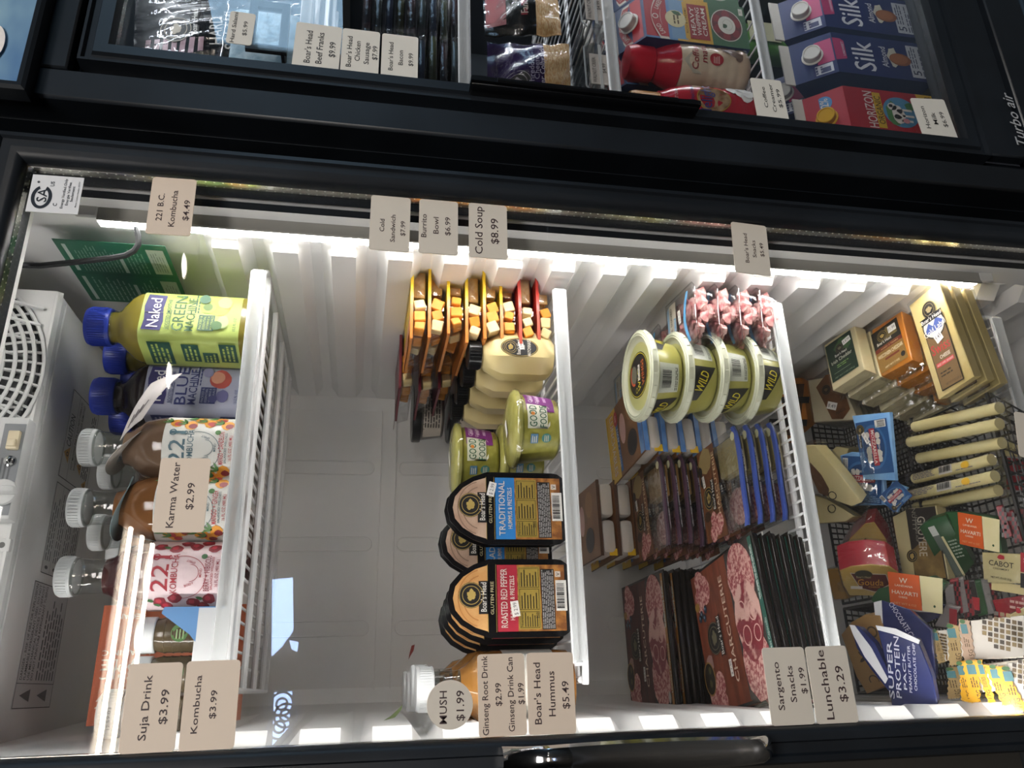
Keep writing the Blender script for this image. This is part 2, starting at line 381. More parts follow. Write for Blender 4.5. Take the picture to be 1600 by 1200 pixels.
for r in (.125, .118, .110, .101, .090, .077): b.tube([gp(r, PI * 1.02 + PI * .96 * k / 24) for k in range(25)], .0024, HOUS, 5)
for k in range(29): a = PI * 1.03 + PI * .94 * k / 28; b.tube([gp(r, a) for r in (.125, .11, .092, .075)], .0016, HOUS, 5)
for k in range(9): b.tube([(.255 + .02 * k, .157, .362), (.255 + .02 * k, .134, .40)], .002, HOUS, 5)
b.flat([(cx + .123 * math.cos(PI + PI * k / 20), cz + .123 * math.sin(PI + PI * k / 20)) for k in range(21)], C('#3c3f42'), .1588)
b.build('fan_guard', fr)
b = FB(); b.box((.226, .149, .375), (.108, .022, .058), HOUS, .003); b.rect(.176, .3475, .272, .368, C('#7f8488'), .1378)
b.lines(.205, .3535, .238, .3655, 3, C('#54585c'), .1375)
cp = b.build('control_panel', fr)
b = FB(); b.box((.2535, .1365, .356), (.020, .008, .011), M('cream_plastic', '#ded2b4', .4), .0015); b.box((.250, .132, .356), (.008, .004, .008), M('cream_plastic'), .001); b.build('rocker_switch', cp)
b = FB(); b.T = b.T @ Matrix.Translation((.2316, .137, .356)) @ Matrix.Rotation(PI / 2, 4, 'X'); b.lathe([(.0055, 0), (.0055, .0015), (.0038, .002), (.0035, .005), (.0008, .0065)], CHROME, 14); b.build('indicator_lamp', cp)
b = FB(); b.T = b.T @ Matrix.Translation((.199, .137, .356)) @ Matrix.Rotation(PI / 2, 4, 'X'); b.lathe([(.0135, 0), (.013, .004), (.011, .005)], HOUS, 20); b.box((0, -.004, .011), (.007, .024, .016), HOUS, .003); b.build('thermostat_knob', cp)
# notices
def wall_sheet(y0, y1, z0, z1, x, fn, name):
    b = FB(); b.T = b.T @ Matrix.Translation((x, (y0 + y1) / 2, (z0 + z1) / 2)) @ Matrix.Rotation(-PI / 2, 4, 'Z'); fn(b, y1 - y0, z1 - z0); return b.build(name, fr)
def green_sheet(b, w, h):
    G = C('#2f7358'); Wt = C('#c3d3c8')
    b.box((0, .0003, 0), (w, .0006, h), G)
    for s, n in ((.24, 12), (-.26, 8)):                    # two columns of print, each with a title and a white box
        x = s * w
        b.rect(x - .2 * w, .41 * h, x + .2 * w, .445 * h, Wt, -.0002)
        b.lines(x - .2 * w, .0 * h, x + .2 * w, .37 * h, n, C('#8fb3a0'), t=.3, words=5)
        b.rect(x - .2 * w, -.05 * h, x + .1 * w, -.015 * h, Wt, -.0003)
        b.lines(x - .2 * w, -.26 * h, x + .2 * w, -.08 * h, 5, C('#8fb3a0'), t=.3, words=5)
        b.rect(x - .19 * w, -.46 * h, x + .19 * w, -.30 * h, C('#b9c2bf'), -.0003); b.lines(x - .15 * w, -.44 * h, x + .15 * w, -.32 * h, 5, C('#7b8784'), -.0006, t=.3, words=4)
    b.rect(-.004 * w, -.5 * h, .004 * w, .5 * h, C('#265f49'), -.0004)
g = wall_sheet(.087, .232, .225, .340, .4655, green_sheet, 'green_notice'); g['label'] = 'green sheet of white print'
def under_sheet(x0, x1, y0, y1, fn, name):                 # stuck to the sloping underside of the housing
    b = FB(); b.T = b.T @ Matrix.Translation(((x0 + x1) / 2, (y0 + y1) / 2, .347)) @ Matrix.Rotation(PI / 2, 4, 'X'); fn(b, x1 - x0, y1 - y0); return b.build(name, fr)
INK = C('#2b2c30')
def outline(b, x0, z0, x1, z1, m, t=.0009, y=-.0004):
    b.rect(x0, z0, x1, z0 + t, m, y); b.rect(x0, z1 - t, x1, z1, m, y); b.rect(x0, z0, x0 + t, z1, m, y); b.rect(x1 - t, z0, x1, z1, m, y)
def tri(b, x, z, s):
    b.flat([(x - s, z - s * .8), (x + s, z - s * .8), (x, z + s)], C('#c79a55'), -.0004); b.ring(x, z - s * .15, s * .3, s * .4, s * .15, INK, -.0006, 8)
def caution(b, w, h):
    b.box((0, .0003, 0), (w, .0006, h), C('#d0d2d0')); outline(b, -w / 2, -h / 2, w / 2, h / 2, INK)
    b.rect(-w / 2, h * .24, w / 2, h * .247, INK, -.0004)
    b.text('CAUTION', .05 * w, h * .37, h * .15, INK, .36 * w); tri(b, -.22 * w, h * .37, h * .1)
    b.text('HOT MOVING PARTS. DO NOT OPERATE', .05 * w, h * .16, h * .065, INK, .8 * w); b.text('WHEN EVAPORATOR COVER REMOVED', .05 * w, h * .06, h * .065, INK, .78 * w)
    b.text('ATTENTION', .02 * w, -h * .1, h * .13, INK, .36 * w); tri(b, -.26 * w, -h * .1, h * .09)
    b.lines(-.35 * w, -.44 * h, .45 * w, -.2 * h, 4, INK, t=.4, words=7); tri(b, -.42 * w, -h * .35, h * .08)
def notice(b, w, h):
    b.box((0, .0003, 0), (w, .0006, h), C('#cccecd')); outline(b, -w / 2, -h / 2, w / 2, h / 2, INK)
    for k in range(4):
        b.rect(-w / 2, h * (.25 - .25 * k), w / 2, h * (.255 - .25 * k), INK, -.0004) if k < 3 else 0
        b.lines(-.36 * w, h * (.28 - .25 * k), .47 * w, h * (.47 - .25 * k), 3, C('#5a5c60'), t=.35, words=8); b.ell(-.43 * w, h * (.37 - .25 * k), .02 * w, .05 * h, C('#55585c'), -.0004, 10)
def fire(b, w, h):
    b.box((0, .0003, 0), (w, .0006, h), C('#c6c8ca')); outline(b, -w / 2, -h / 2, w / 2, h / 2, INK)
    for k, s in enumerate(('DANGER - RISK OF FIRE OR EXPLOSION', 'FLAMMABLE REFRIGERANT USED. DO NOT', 'USE MECHANICAL DEVICES TO DEFROST', 'DO NOT PUNCTURE REFRIGERANT TUBING')): b.text(s, .1 * w, h * (.42 - .09 * k), h * .06, INK, .76 * w)
    b.lines(-.28 * w, -.46 * h, .47 * w, .06 * h, 7, C('#4e5056'), t=.35, words=9)
    b.rect(-.31 * w, -.5 * h, -.305 * w, .5 * h, INK, -.0004)
    for k in (.25, -.2): b.flat([(-.45 * w, (k - .13) * h), (-.35 * w, (k - .13) * h), (-.4 * w, (k + .13) * h)], C('#5d5f63'), -.0005)
under_sheet(.245, .352, .245, .345, caution, 'caution_label'); under_sheet(.135, .238, .245, .345, notice, 'notice_label'); under_sheet(-.005, .125, .235, .345, fire, 'warning_label')
# certification sticker is on the glass, further down with the price cards
# ---------------------------------------------------------------- wire shelves
def wire_shelf(zt, x0, x1, y0, y1, label, group, rails=4, px=.0152, bw=.009, wm=WIRE):
    s = thing('wire_shelf', label, 'wire shelf', ((x0 + x1) / 2, (y0 + y1) / 2, zt), group=group)
    w, d = x1 - x0, y1 - y0; zb = -.0075
    b = MB(); n = int((w - .02) / px)
    for i in range(n + 1):
        x = -w / 2 + .012 + (w - .024) * i / n
        b.tube([(x, d / 2, zb - .0016), (x, -d / 2 + .0015, zb - .0016), (x, -d / 2, zb - .004), (x, -d / 2, -.013)], .0016, wm, 5)
    b.build('cross_wires', s)
    b = MB(); c = .014
    b.tube([(-w / 2 - .016, -d / 2 + .004, -.0135), (-w / 2 + .004, -d / 2, -.0135), (w / 2 - .004, -d / 2, -.0135), (w / 2 + .012, -d / 2 + .03, -.0135), (w / 2 + .012, d / 2, -.0135), (-w / 2 - .012, d / 2, -.0135), (-w / 2 - .012, -d / 2 + .02, -.0135)], .0036, wm, 8, False)
    b.tube([(-w / 2 + .004, -d / 2, -.0022), (w / 2 - .004, -d / 2, -.0022)], .0026, wm, 8)
    b.tube([(-w / 2 + .004, -d / 2, -.0022), (-w / 2 + .004, -d / 2, -.0135)], .0026, wm, 8); b.tube([(w / 2 - .004, -d / 2, -.0022), (w / 2 - .004, -d / 2, -.0135)], .0026, wm, 8)
    b.build('rim', s)
    for k in range(rails): y = -d / 2 + d * (k + .42) / rails; MB().tube([(-w / 2 - .01, y, zb - .007), (w / 2 + .01, y, zb - .007)], .0038, wm, 8).build('support_rail', s)
    MB().box((0, -d / 2 - .0035, -.0078), (w - .012, .0012, .0135), MILKY).build('price_channel', s)
    return s
SH = {1: .134, 2: -.2165, 3: -.5015, 4: -.8245}
for k, l in ((1, 'white wire shelf holding the kombucha and smoothie bottles, topmost in the left refrigerator'), (2, 'white wire shelf holding the hummus packs and mayonnaise bottles'), (3, 'white wire shelf holding the stacked meat trays and charcuterie'), (4, 'lowest white wire shelf under the black cheese baskets')):
    wire_shelf(SH[k], .018, .4525, .10, .478, l, 'white wire shelves in the left refrigerator')
Z1, Z2, Z3, Z4 = [SH[k] - .0073 for k in (1, 2, 3, 4)]
# ================================================================ right fridge
RX0, RX1 = .573, 1.36
fr2 = thing('glass_door_refrigerator', 'black glass-door refrigerator on the right with milk, creamer and sliced meats', 'refrigerator', (.965, .33, FLZ))
def FB2():
    b = MB(); b.T = Matrix.Translation((-.965, -.33, -FLZ)); return b
b = FB2()
b.box((.590, .36, -.40), (.034, .66, 2.0), BLACK); b.box((1.345, .36, -.40), (.03, .66, 2.0), BLACK); b.box((.965, .675, -.40), (.78, .03, 2.0), BLACK)
b.box((.965, .36, .50), (.72, .66, .30), BLACK); b.box((.965, .36, -1.10), (.72, .66, .46), BLACK)
b.box((.593, .012, -.25), (.038, .044, 1.42), BLACK, .003, 1); b.box((.624, .030, -.25), (.022, .03, 1.42), BLACK)
b.box((.98, .040, .326), (.72, .010, .058), BLACK); b.build('cabinet', fr2)  # this box is added to block the overhead glow in the header gap
b = FB2(); DK = M('dark_liner', '#2c3238', .5, col2='#343b42', scale=5)
b.box((.966, .64, -.2), (.72, .02, 1.2), DK); b.box((.6105, .36, -.2), (.008, .56, 1.2), DK); b.box((1.325, .36, -.2), (.008, .56, 1.2), DK)
b.build('inner_liner', fr2)
door(fr2, .6565, 1.30, -.7585, .283, ((0, 0), (.003, -.006), (.016, -.008), (.018, -.004), (.024, -.004), (.026, -.009), (.029, -.009), (.03, .02), (0, .03)))
for o in fr2.children:
    if o.name.split('.')[0] in ('door_frame', 'glass_pane', 'glass_spacer', 'gasket'): o.location = (-.965, -.33, -FLZ)
b = FB2(); b.box((.98, -.002, .385), (.735, .016, .132), BLACK, .002, 1); b.build('header_panel', fr2)
b = FB2(); b.box((.98, .0, -.815), (.70, .016, .058), BLACK, .002, 1); b.box((.966, -.004, -.878), (.78, .02, .062), BLACK, .002, 1)
b.build('lower_panel', fr2)
b = FB2()
for k in range(7): b.box((.966, -.002 + .002 * (k % 2), -.930 - .028 * k), (.78, .012, .022), M('grille_reflected_blue', '#22303c', .35), .003, 1)  # blue that the slats reflect is put into their colour
b.build('base_grille', fr2)
b = FB2(); c = at(1584, 186, -.0155); b.text('Turbo air', c.x, c.z, .017, M('badge_silver', '#c6c9cc', .3, .3), .088, y=-.0155, sh=.25)
b.build('chrome_badge', fr2)
# black grip on the left edge of the right door
e = [at(*p, -.012) for p in ((735, 135), (735, 150), (1085, 200), (1085, 180))]
b = FB2(); zt, zb = at(733, 140, -.01).z, at(1088, 190, -.01).z; x0 = .640
gx = at(910, 137, -.028).x
P = [(x0, zt), (x0 + .006, zt), (x0 + .007, zt - .010), (gx, zt - .030), (gx, zb + .026), (x0 + .007, zb + .010), (x0 + .006, zb), (x0, zb)]
b.prism(P, -.028, -.006, BLACKP, 1.); b.box((x0 + .003, -.013, (zt + zb) / 2), (.010, .022, zt - zb), BLACKP, .004); b.tube([(gx - .003, -.028, zt - .03), (gx - .003, -.028, zb + .03)], .003, BLACKP, 6)
b.build('door_grip', fr2)
b = FB2(); b.box((1.302, .068, -.24), (.022, .02, 1.04), M('light_bar_end')); b.build('light_bar', fr2)
b = FB2(); b.add([(1.288, .060, .26), (1.296, .079, .26), (1.296, .079, -.75), (1.288, .060, -.75)], [(0, 1, 2, 3)], M('cool_led_glow', '#f2f8ff', .5, emit=80)); b.add([(.70, .078, .3355), (1.24, .078, .3355), (1.24, .062, .3355), (.70, .062, .3355)], [(0, 1, 2, 3)], M('added_top_glow', '#f2f8ff', .5, emit=24)); b.build('led_strip', fr2)  # second quad is an unseen glow added overhead to brighten the contents
# lit picture sign above the right fridge
sg = thing('framed_sign', 'blue swirling picture in a black frame above the right refrigerator', 'sign', (.9, -.02, .62))
sx, sz = at(36, 138, -.03).x, at(36, 138, -.03).z; ix, iz = at(23, 124, -.03).x, at(23, 124, -.03).z
b = MB(); b.T = Matrix.Translation((-.9, .02, -.62)); fw = ix - sx
frame_sweep(b, ix, 1.32, iz, .86, ((0, -.026), (.002, -.030), (fw - .003, -.031), (fw, -.028), (fw, -.0105), (0, -.0105)), BLACK); b.build('frame', sg)
b = MB(); b.T = Matrix.Translation((-.9, .02, -.62))
b.box(((ix + 1.32) / 2, -.012, (iz + .86) / 2), (1.32 - ix, .004, .86 - iz), M('blue_swirl_print', '#2f5f9a', .35, col2='#8fb2c4', scale=7, mixp=(.35, .75), stretch=(1, 1, 2.2)))
c = at(-14, 65, -.018); b.ell(c.x, c.z, .024, .012, C('#ece6e2'), -.0172, 26); b.build('picture', sg)
# ================================================================ price cards and sticker on the door glass
CARD = M('beige_card', '#d9c8b6', .6); INKB = C('#3b2a2c', .6); CARDG = M('grey_beige_card', '#cfc7ba', .6); CARDW = M('pale_card', '#d6d3ca', .6); INKG = C('#2b2b2d', .6)
def card(q, rows, label, group, m=CARD, ink=INKB, name='price_card', r=.003):
    P = [at(x, y, -.0006) for x, y in (q[3], q[0], q[1], q[2])]; c = sum(P, Vector()) / 4
    ux = ((P[1] - P[0]) + (P[2] - P[3])); w = ux.length / 2; ux.normalize(); h = ((P[0] - P[3]).length + (P[1] - P[2]).length) / 2
    a = math.atan2(ux.z, ux.x); b = MB(); o = []
    for sx, sz, s0 in ((1, 1, 0), (-1, 1, 1), (-1, -1, 2), (1, -1, 3)):
        for k in range(4): t = PI / 2 * (s0 + k / 3); o.append((sx * (w / 2 - r) + r * math.cos(t), sz * (h / 2 - r) + r * math.sin(t)))
    b.prism(o, -.0004, .0005, m)
    for row in rows:
        s, v, wf, hf = row[:4]; u = row[4] if len(row) > 4 else .5
        b.text(s, (u - .5) * w, (.5 - v) * h, hf * h, ink, wf * w, y=-.0007)
    ob = b.build(name); ob.location = c; ob.rotation_euler = (0, -a, 0)
    return tag(ob, label, 'price card' if name == 'price_card' else 'sticker', group)
GL, GR = 'price cards on the left door glass', 'price cards on the right door glass'
card(((239, 276), (308, 282), (297, 370), (227, 364)), (('221 B.C.', .25, .48, .14, .47), ('Kombucha', .54, .64, .14, .46), ('$4.49', .84, .36, .14, .44)), 'beige price card reading 221 B.C. Kombucha $4.49', GL)
card(((580, 305), (642, 310), (639, 395), (576, 389)), (('Cold', .3, .23, .12, .45), ('Sandwich', .57, .5, .12, .41), ('$7.99', .82, .27, .12, .42)), 'beige price card reading Cold Sandwich $7.99', GL, CARDG)
card(((655, 311), (716, 316), (715, 400), (654, 394)), (('Burrito', .12, .43, .14, .5), ('Bowl', .43, .31, .14, .52), ('$6.99', .73, .34, .14, .52)), 'beige price card reading Burrito Bowl $6.99', GL, CARDG)
card(((732, 317), (792, 322), (793, 406), (733, 401)), (('Cold Soup', .25, .88, .2, .5), ('$8.99', .66, .47, .2, .5)), 'beige price card reading Cold Soup $8.99', GL, CARDG)
card(((1140, 348), (1198, 352), (1203, 430), (1151, 427)), (("Boar's Head", .36, .58, .11), ('Snacks', .58, .34, .11), ('$5.49', .8, .27, .11)), "beige price card reading Boar's Head Snacks $5.49", GL, CARDG)
card(((252, 715), (330, 717), (318, 833), (237, 831)), (('Karma Water', .32, .88, .15), ('$2.99', .66, .36, .15, .48)), 'beige price card reading Karma Water $2.99', GL)
card(((202, 1037), (287, 1035), (272, 1175), (185, 1178)), (('Suja Drink', .38, .73, .15, .5), ('$3.99', .72, .39, .15, .5)), 'beige price card reading Suja Drink $3.99', GL)
card(((293, 1034), (376, 1030), (366, 1170), (278, 1174)), (('Kombucha', .24, .65, .12, .51), ('$3.99', .55, .32, .12, .5)), 'beige price card reading Kombucha $3.99', GL)
card(((745, 1022), (819, 1021), (823, 1149), (749, 1152)), (('Ginseng Root Drink', .14, .96, .13), ('$2.99', .42, .28, .13), ('Ginseng Drink Can', .68, .9, .13), ('$1.99', .9, .26, .13)), 'beige price card reading Ginseng Root Drink $2.99', GL)
card(((823, 1020), (894, 1019), (901, 1146), (826, 1149)), (("Boar's Head", .2, .75, .15), ('Hummus', .5, .55, .15, .49), ('$5.49', .8, .34, .15, .47)), "beige price card reading Boar's Head Hummus $5.49", GL)
card(((1190, 1012), (1254, 1011), (1274, 1132), (1206, 1134)), (('Sargento', .27, .62, .15), ('Snacks', .58, .47, .15, .52), ('$1.99', .86, .34, .14, .56)), 'beige price card reading Sargento Snacks $1.99', GL, CARDG)
card(((1257, 1010), (1321, 1009), (1342, 1129), (1277, 1131)), (('Lunchable', .33, .9, .19), ('$3.29', .72, .47, .19)), 'beige price card reading Lunchable $3.29', GL, CARDG)
card(((465, 35), (534, 43), (530, 112), (454, 104)), (("Boar's Head", .3, .72, .14, .47), ('Beef Franks', .55, .7, .14, .47), ('$9.99', .82, .34, .14, .47)), "pale price card reading Boar's Head Beef Franks $9.99", GR, CARDW, INKG)
card(((536, 44), (594, 51), (591, 118), (531, 112)), (("Boar's Head", .2, .7, .14, .47), ('Chicken', .42, .46, .14, .5), ('Sausage', .66, .5, .14, .47), ('$7.99', .88, .32, .14, .5)), "pale price card reading Boar's Head Chicken Sausage $7.99", GR, CARDW, INKG)
card(((597, 52), (654, 59), (652, 126), (595, 119)), (("Boar's Head", .25, .65, .13, .48), ('Bacon', .52, .34, .13, .47), ('$9.99', .8, .3, .13, .45)), "pale price card reading Boar's Head Bacon $9.99", GR, CARDW, INKG)
card(((361, 18), (400, 22), (393, 71), (352, 67)), (('Hard Salami', .22, .95, .17, .5), ('$5.99', .66, .45, .17, .5)), 'pale price card reading Hard Salami $5.99', GR, CARDW, INKG)
card(((1172, 122), (1219, 126), (1234, 191), (1184, 187)), (('Coffee', .35, .5, .12, .55), ('Creamer', .6, .68, .12, .55), ('$5.99', .82, .45, .12, .55)), 'pale price card reading Coffee Creamer $5.99', GR, CARDW, INKG)
card(((1423, 152), (1473, 157), (1500, 221), (1441, 213)), (('Horizon', .24, .55, .13, .52), ('Milk', .5, .3, .13, .5), ('$6.99', .76, .38, .13, .48)), 'pale price card reading Horizon Milk $6.99', GR, CARDW, INKG)
# round card
P = at(703, 1101, -.0006); b = MB(); R = abs(at(703, 1062, 0).x - at(703, 1140, 0).x) / 2
b.lathe([(R, -.0004), (R, .0005)], CARDG, 40)
b.v = [Vector((v.x, v.z, v.y)) for v in b.v]
b.text('MUSH', -.002, .006, .0065, INKB, .026, y=-.0007); b.text('$1.99', -.001, -.0085, .0068, INKB, .024, y=-.0007)
o = b.build('price_card'); o.location = P; tag(o, 'round beige price card reading MUSH $1.99', 'price card', GL)
# certification sticker
def csa():
    q = ((52, 272), (132, 279), (121, 336), (40, 330)); P = [at(x, y, -.0006) for x, y in (q[3], q[0], q[1], q[2])]; c = sum(P, Vector()) / 4; ux = P[1] - P[0] + P[2] - P[3]
    w = ((P[1] - P[0]).length + (P[2] - P[3]).length) / 2; h = ((P[0] - P[3]).length + (P[1] - P[2]).length) / 2
    ux.normalize(); a = math.atan2(ux.z, ux.x); b = MB(); K = C('#17202c')
    b.box((0, 0, 0), (w, .0008, h), C('#dfe0e2'))
    b.ring(-.1 * w, .25 * h, .31 * w, .2 * h, .0032, K, -.0007, 26, PI * .12, PI * 1.88); b.text('SA', -.05 * w, .25 * h, .2 * h, K, .36 * w, y=-.0008)
    b.ring(.3 * w, .36 * h, .03 * w, .025 * h, .0006, K, -.0007); b.text('R', .3 * w, .36 * h, .025 * h, K, y=-.0008)
    b.text('C', -.28 * w, -.03 * h, .08 * h, K, y=-.0008); b.text('US', .27 * w, .09 * h, .08 * h, K, y=-.0008)
    for s, z, ww in (('Energy Verified Only', -.16, .8), ('Energie Verifiee', -.25, .62), ('Seulement', -.33, .42)): b.text(s, .03 * w, z * h, .055 * h, K, ww * w, y=-.0008)
    b.text('Master Contract Number: 255797', .03 * w, -.43 * h, .03 * h, K, .7 * w, y=-.0008)
    o = b.build('certification_sticker'); o.location = c; o.rotation_euler = (0, -a, 0); tag(o, 'white CSA energy verification sticker in the top corner of the door glass', 'sticker')
csa()
# ================================================================ shelf 1: drinks
def blob(mb, x, z, rx, rz, m, y=-.0003, k=9, j=.2, seed=1):
    rs = random.Random(seed); mb.flat([(x + rx * (1 + j * (rs.random() - .5)) * math.cos(2 * PI * i / k), z + rz * (1 + j * (rs.random() - .5)) * math.sin(2 * PI * i / k)) for i in range(k)], m, y)
def leaf(mb, x, z, L, a, m, y=-.0004, w=.25):
    ca, sa = math.cos(a), math.sin(a); mb.flat([(x + L * (u * ca - v * sa), z + L * (u * sa + v * ca)) for u, v in ((0, 0), (.3, w), (.7, w * .8), (1, 0), (.7, -w * .8), (.3, -w))], m, y)
def sticker(mb, x, z, w, h, s='$ 2.99', rot=0., y=-.0008):
    ca, sa = math.cos(rot), math.sin(rot)
    mb.flat([(x + u * ca - v * sa, z + u * sa + v * ca) for u, v in ((-w / 2, -h / 2), (w / 2, -h / 2), (w / 2, h / 2), (-w / 2, h / 2))], C('#e9e7e2', .6), y); mb.text(s, x, z, h * .5, C('#77757a', .6), w * .8, y=y - .0002, rot=rot)
BGL = M('clear_bottle_glass', '#f1f3f2', .02, kind='film', scale=.04)
CAPW = M('white_cap', '#dfe3e4', .35)
def kombucha(lab, flav, loc, liq, pal, ang, kind, rz=0):
    t = thing('kombucha_bottle', lab, 'bottle', loc, rz, 'kombucha bottles on the top shelf')
    R = .0345
    b = MB(); b.lathe([(.029, 0), (R - .001, .004), (R, .008), (R, .084), (R - .002, .094), (.030, .104), (.024, .112), (.0192, .118), (.0175, .124)], liq, 32); b.build('drink', t)
    b = MB(); b.lathe([(.0182, .117), (.0168, .126), (.0172, .142), (.0178, .150), (.0178, .154)], BGL, 26, bottom=False); b.tube([(.0185 * math.cos(a), .0185 * math.sin(a), .152) for a in [2 * PI * k / 24 for k in range(24)]], .0012, BGL, 5, True); b.build('bottle_neck', t)
    b = MB(); b.lathe([(.0195, .1535), (.0198, .155), (.0198, .1665), (.0188, .168), (.0, .1682)], CAPW, 30)
    for k in range(40): a = 2 * PI * k / 40; b.box((.0199 * math.cos(a), .0199 * math.sin(a), .161), (.0008, .0008, .009), CAPW)
    b.build('bottle_cap', t)
    bg, ink, fr1, fr2, gr = [C(x) for x in pal]
    b = MB(); z0, z1 = .010, .081
    b.lathe([(R + .0003, z0), (R + .0003, z1)], bg, 40, bottom=False, top=False)
    b.wrap(R + .0004, ang)
    b.ring(-.004, .046, .022, .023, .0006, ink, -.0002, 30, PI * 1.02, PI * 2.2)
    b.text('221', .000, .067, .0165, ink, .036); b.text('B', .0165, .0605, .007, ink); b.ring(.0165, .0715, .0038, .0036, .0012, ink, -.0005)
    b.text('KOMBUCHA', 0, .0535, .0065, ink, .040)
    b.ring(0, .0385, .0085, .0085, .0005, ink, -.0005, 20, PI, 2 * PI)
    b.text('BODY', -.011, .0385, .0025, ink, rot=-1.2); b.text('MIND', 0, .0285, .0025, ink); b.text('SPIRIT', .011, .0385, .0025, ink, rot=1.2)
    b.text(flav, 0, .0225, .0056, fr1, .036); b.text('BALANCED WELLNESS', 0, .0178, .0024, ink, .033); b.text('16 FL OZ (480 ML)', 0, .0132, .0032, fr1, .027)
    b.ell(.017, .0265, .003, .003, gr, -.0005, 12)
    for k, (x, z) in enumerate(((-.027, .02), (-.031, .035), (-.026, .052), (-.03, .066), (.028, .018), (.031, .036), (.027, .055), (.03, .07), (-.036, .026), (-.036, .06), (.037, .046), (.038, .026))):
        if kind == 'berry':
            blob(b, x, z, .006, .0065, fr1, -.0003, 9, .3, k); blob(b, x + .001, z + .001, .003, .003, fr2, -.0005, 8, .3, k)
            if k % 3 == 0: leaf(b, x, z + .005, .008, 1.2, gr, -.0006)
        else:
            blob(b, x, z, .0075, .0065, fr2, -.0003, 10, .25, k); blob(b, x - .002, z - .002, .004, .0045, fr1 if k % 2 else C('#8c2f35'), -.0005, 8, .3, k)
            for q in range(3): leaf(b, x + .002, z + .004, .011, .5 + .6 * q, gr, -.0006, .13)
    b.rect(-.062, .03, -.046, .052, ink, -.0003); b.lines(-.061, .032, -.047, .05, 5, bg, -.0005); b.barcode(-.06, .012, -.044, .026)
    b.rect(.048, .02, .062, .05, C('#5e7077'), -.0003); b.lines(.049, .022, .061, .048, 6, bg, -.0005)
    b.unwrap(); b.build('label', t)
    return t
LIQR = M('berry_kombucha', '#3a1013', .08); LIQM = M('mango_kombucha', '#7a5230', .08); LIQD = M('dandelion_kombucha', '#6f5a49', .08)
BP = ('#e4cfd3', '#a8303c', '#8d2436', '#c0364a', '#3f6b40'); MP = ('#dfe0da', '#4d6c78', '#b8434a', '#e8a23c', '#4f7f45')
def on(px, py, Y, z): v = at(px, py, Y); return (v.x, Y, z)
kombucha('berry hibiscus kombucha bottle with dark red drink, nearest the Suja Drink card', 'BERRY + HIBISCUS', on(300, 900, .152, Z1), LIQR, BP, -.05, 'berry')
m1 = kombucha('mango kombucha bottle with a grey neck tag, behind the Karma Water card', 'MANGO + GINGER', on(290, 795, .152, Z1), LIQM, MP, -.15, 'mango')
d1 = kombucha('mango dandelion kombucha bottle under the leaning white paper tag', 'MANGO + DANDELION', on(295, 703, .152, Z1), LIQD, MP, -.2, 'mango')
dup(d1, 'kombucha bottle hidden behind the mango dandelion one, only white cap and neck visible', (at(158, 737, .226).x, .226, Z1))
dup(m1, 'kombucha bottle behind the mango one with the grey neck tag, white cap showing', (at(150, 832, .226).x, .226, Z1))
k4 = at(172, 862, .30); kombucha('berry kombucha bottle at the back between the mango and berry ones', 'BERRY + HIBISCUS', (k4.x, .232 + .07, Z1), LIQR, BP, -.5, 'berry')
def neck_tag(loc, lab, m, tilt):
    b = MB(); vs = []; n = 36
    for k in range(n):
        a = 2 * PI * k / n
        for r in (.019, .034): vs.append((r * math.cos(a), r * math.sin(a) * 1., .004 * math.sin(a * 2) * (r > .03)))
    b.add(vs + [(x, y, z - .0006) for x, y, z in vs], [(2 * k, 2 * k + 1, (2 * k + 3) % (2 * n), (2 * k + 2) % (2 * n)) for k in range(n)] + [tuple(2 * n + i for i in ((2 * k + 2) % (2 * n), (2 * k + 3) % (2 * n), 2 * k + 1, 2 * k)) for k in range(n)] + [(2 * k + 1, 2 * n + 2 * k + 1, 2 * n + (2 * k + 3) % (2 * n), (2 * k + 3) % (2 * n)) for k in range(n)], m)
    o = b.build('neck_tag'); o.location = loc; o.rotation_euler = tilt; return tag(o, lab, 'bottle tag')
neck_tag((m1.location.x, m1.location.y, Z1 + .1185), 'blue grey round paper tag round the neck of the mango kombucha', M('grey_tag_card', '#6f8489', .6, col2='#7a8f93', scale=30), (.15, .12, 0))
neck_tag((d1.location.x + .001, d1.location.y, Z1 + .122), 'dark edged round paper tag round the neck of the mango dandelion kombucha', M('pale_tag_card', '#a9a39b', .6, col2='#b3ada6', scale=30), (.2, .55, 0))
# leaning tag folded from paper
q = [(187, 689, .112), (236, 599, .118), (285, 583, .112), (222, 655, .104)]
P = [at(*p) for p in q]; c = sum(P, Vector()) / 4; b = MB()
def tg(u, v):
    a = P[0].lerp(P[1], u); e = P[3].lerp(P[2], u); p = a.lerp(e, v); return p - c + Vector((0, -.008 * math.sin(PI * u) - .004 * math.sin(PI * v), 0))
b.grid(tg, 8, 6, M('white_tag_paper', '#d8d2d0', .6, col2='#dfd9d7', scale=20)); b.grid(lambda u, v: tg(u, v) + Vector((0, .0006, 0)), 8, 6, M('white_tag_paper'))
for k in range(4): b.tube([tg(.08 + .05 * k, .3 + .1 * k) + Vector((0, -.0006, 0)), tg(.3 + .05 * k, .3 + .12 * k) + Vector((0, -.0006, 0))], .0004, C('#7a7476'), 4)
o = b.build('paper_tag'); o.location = c; tag(o, 'white paper tag leaning out between the kombucha and blue smoothie', 'paper tag')
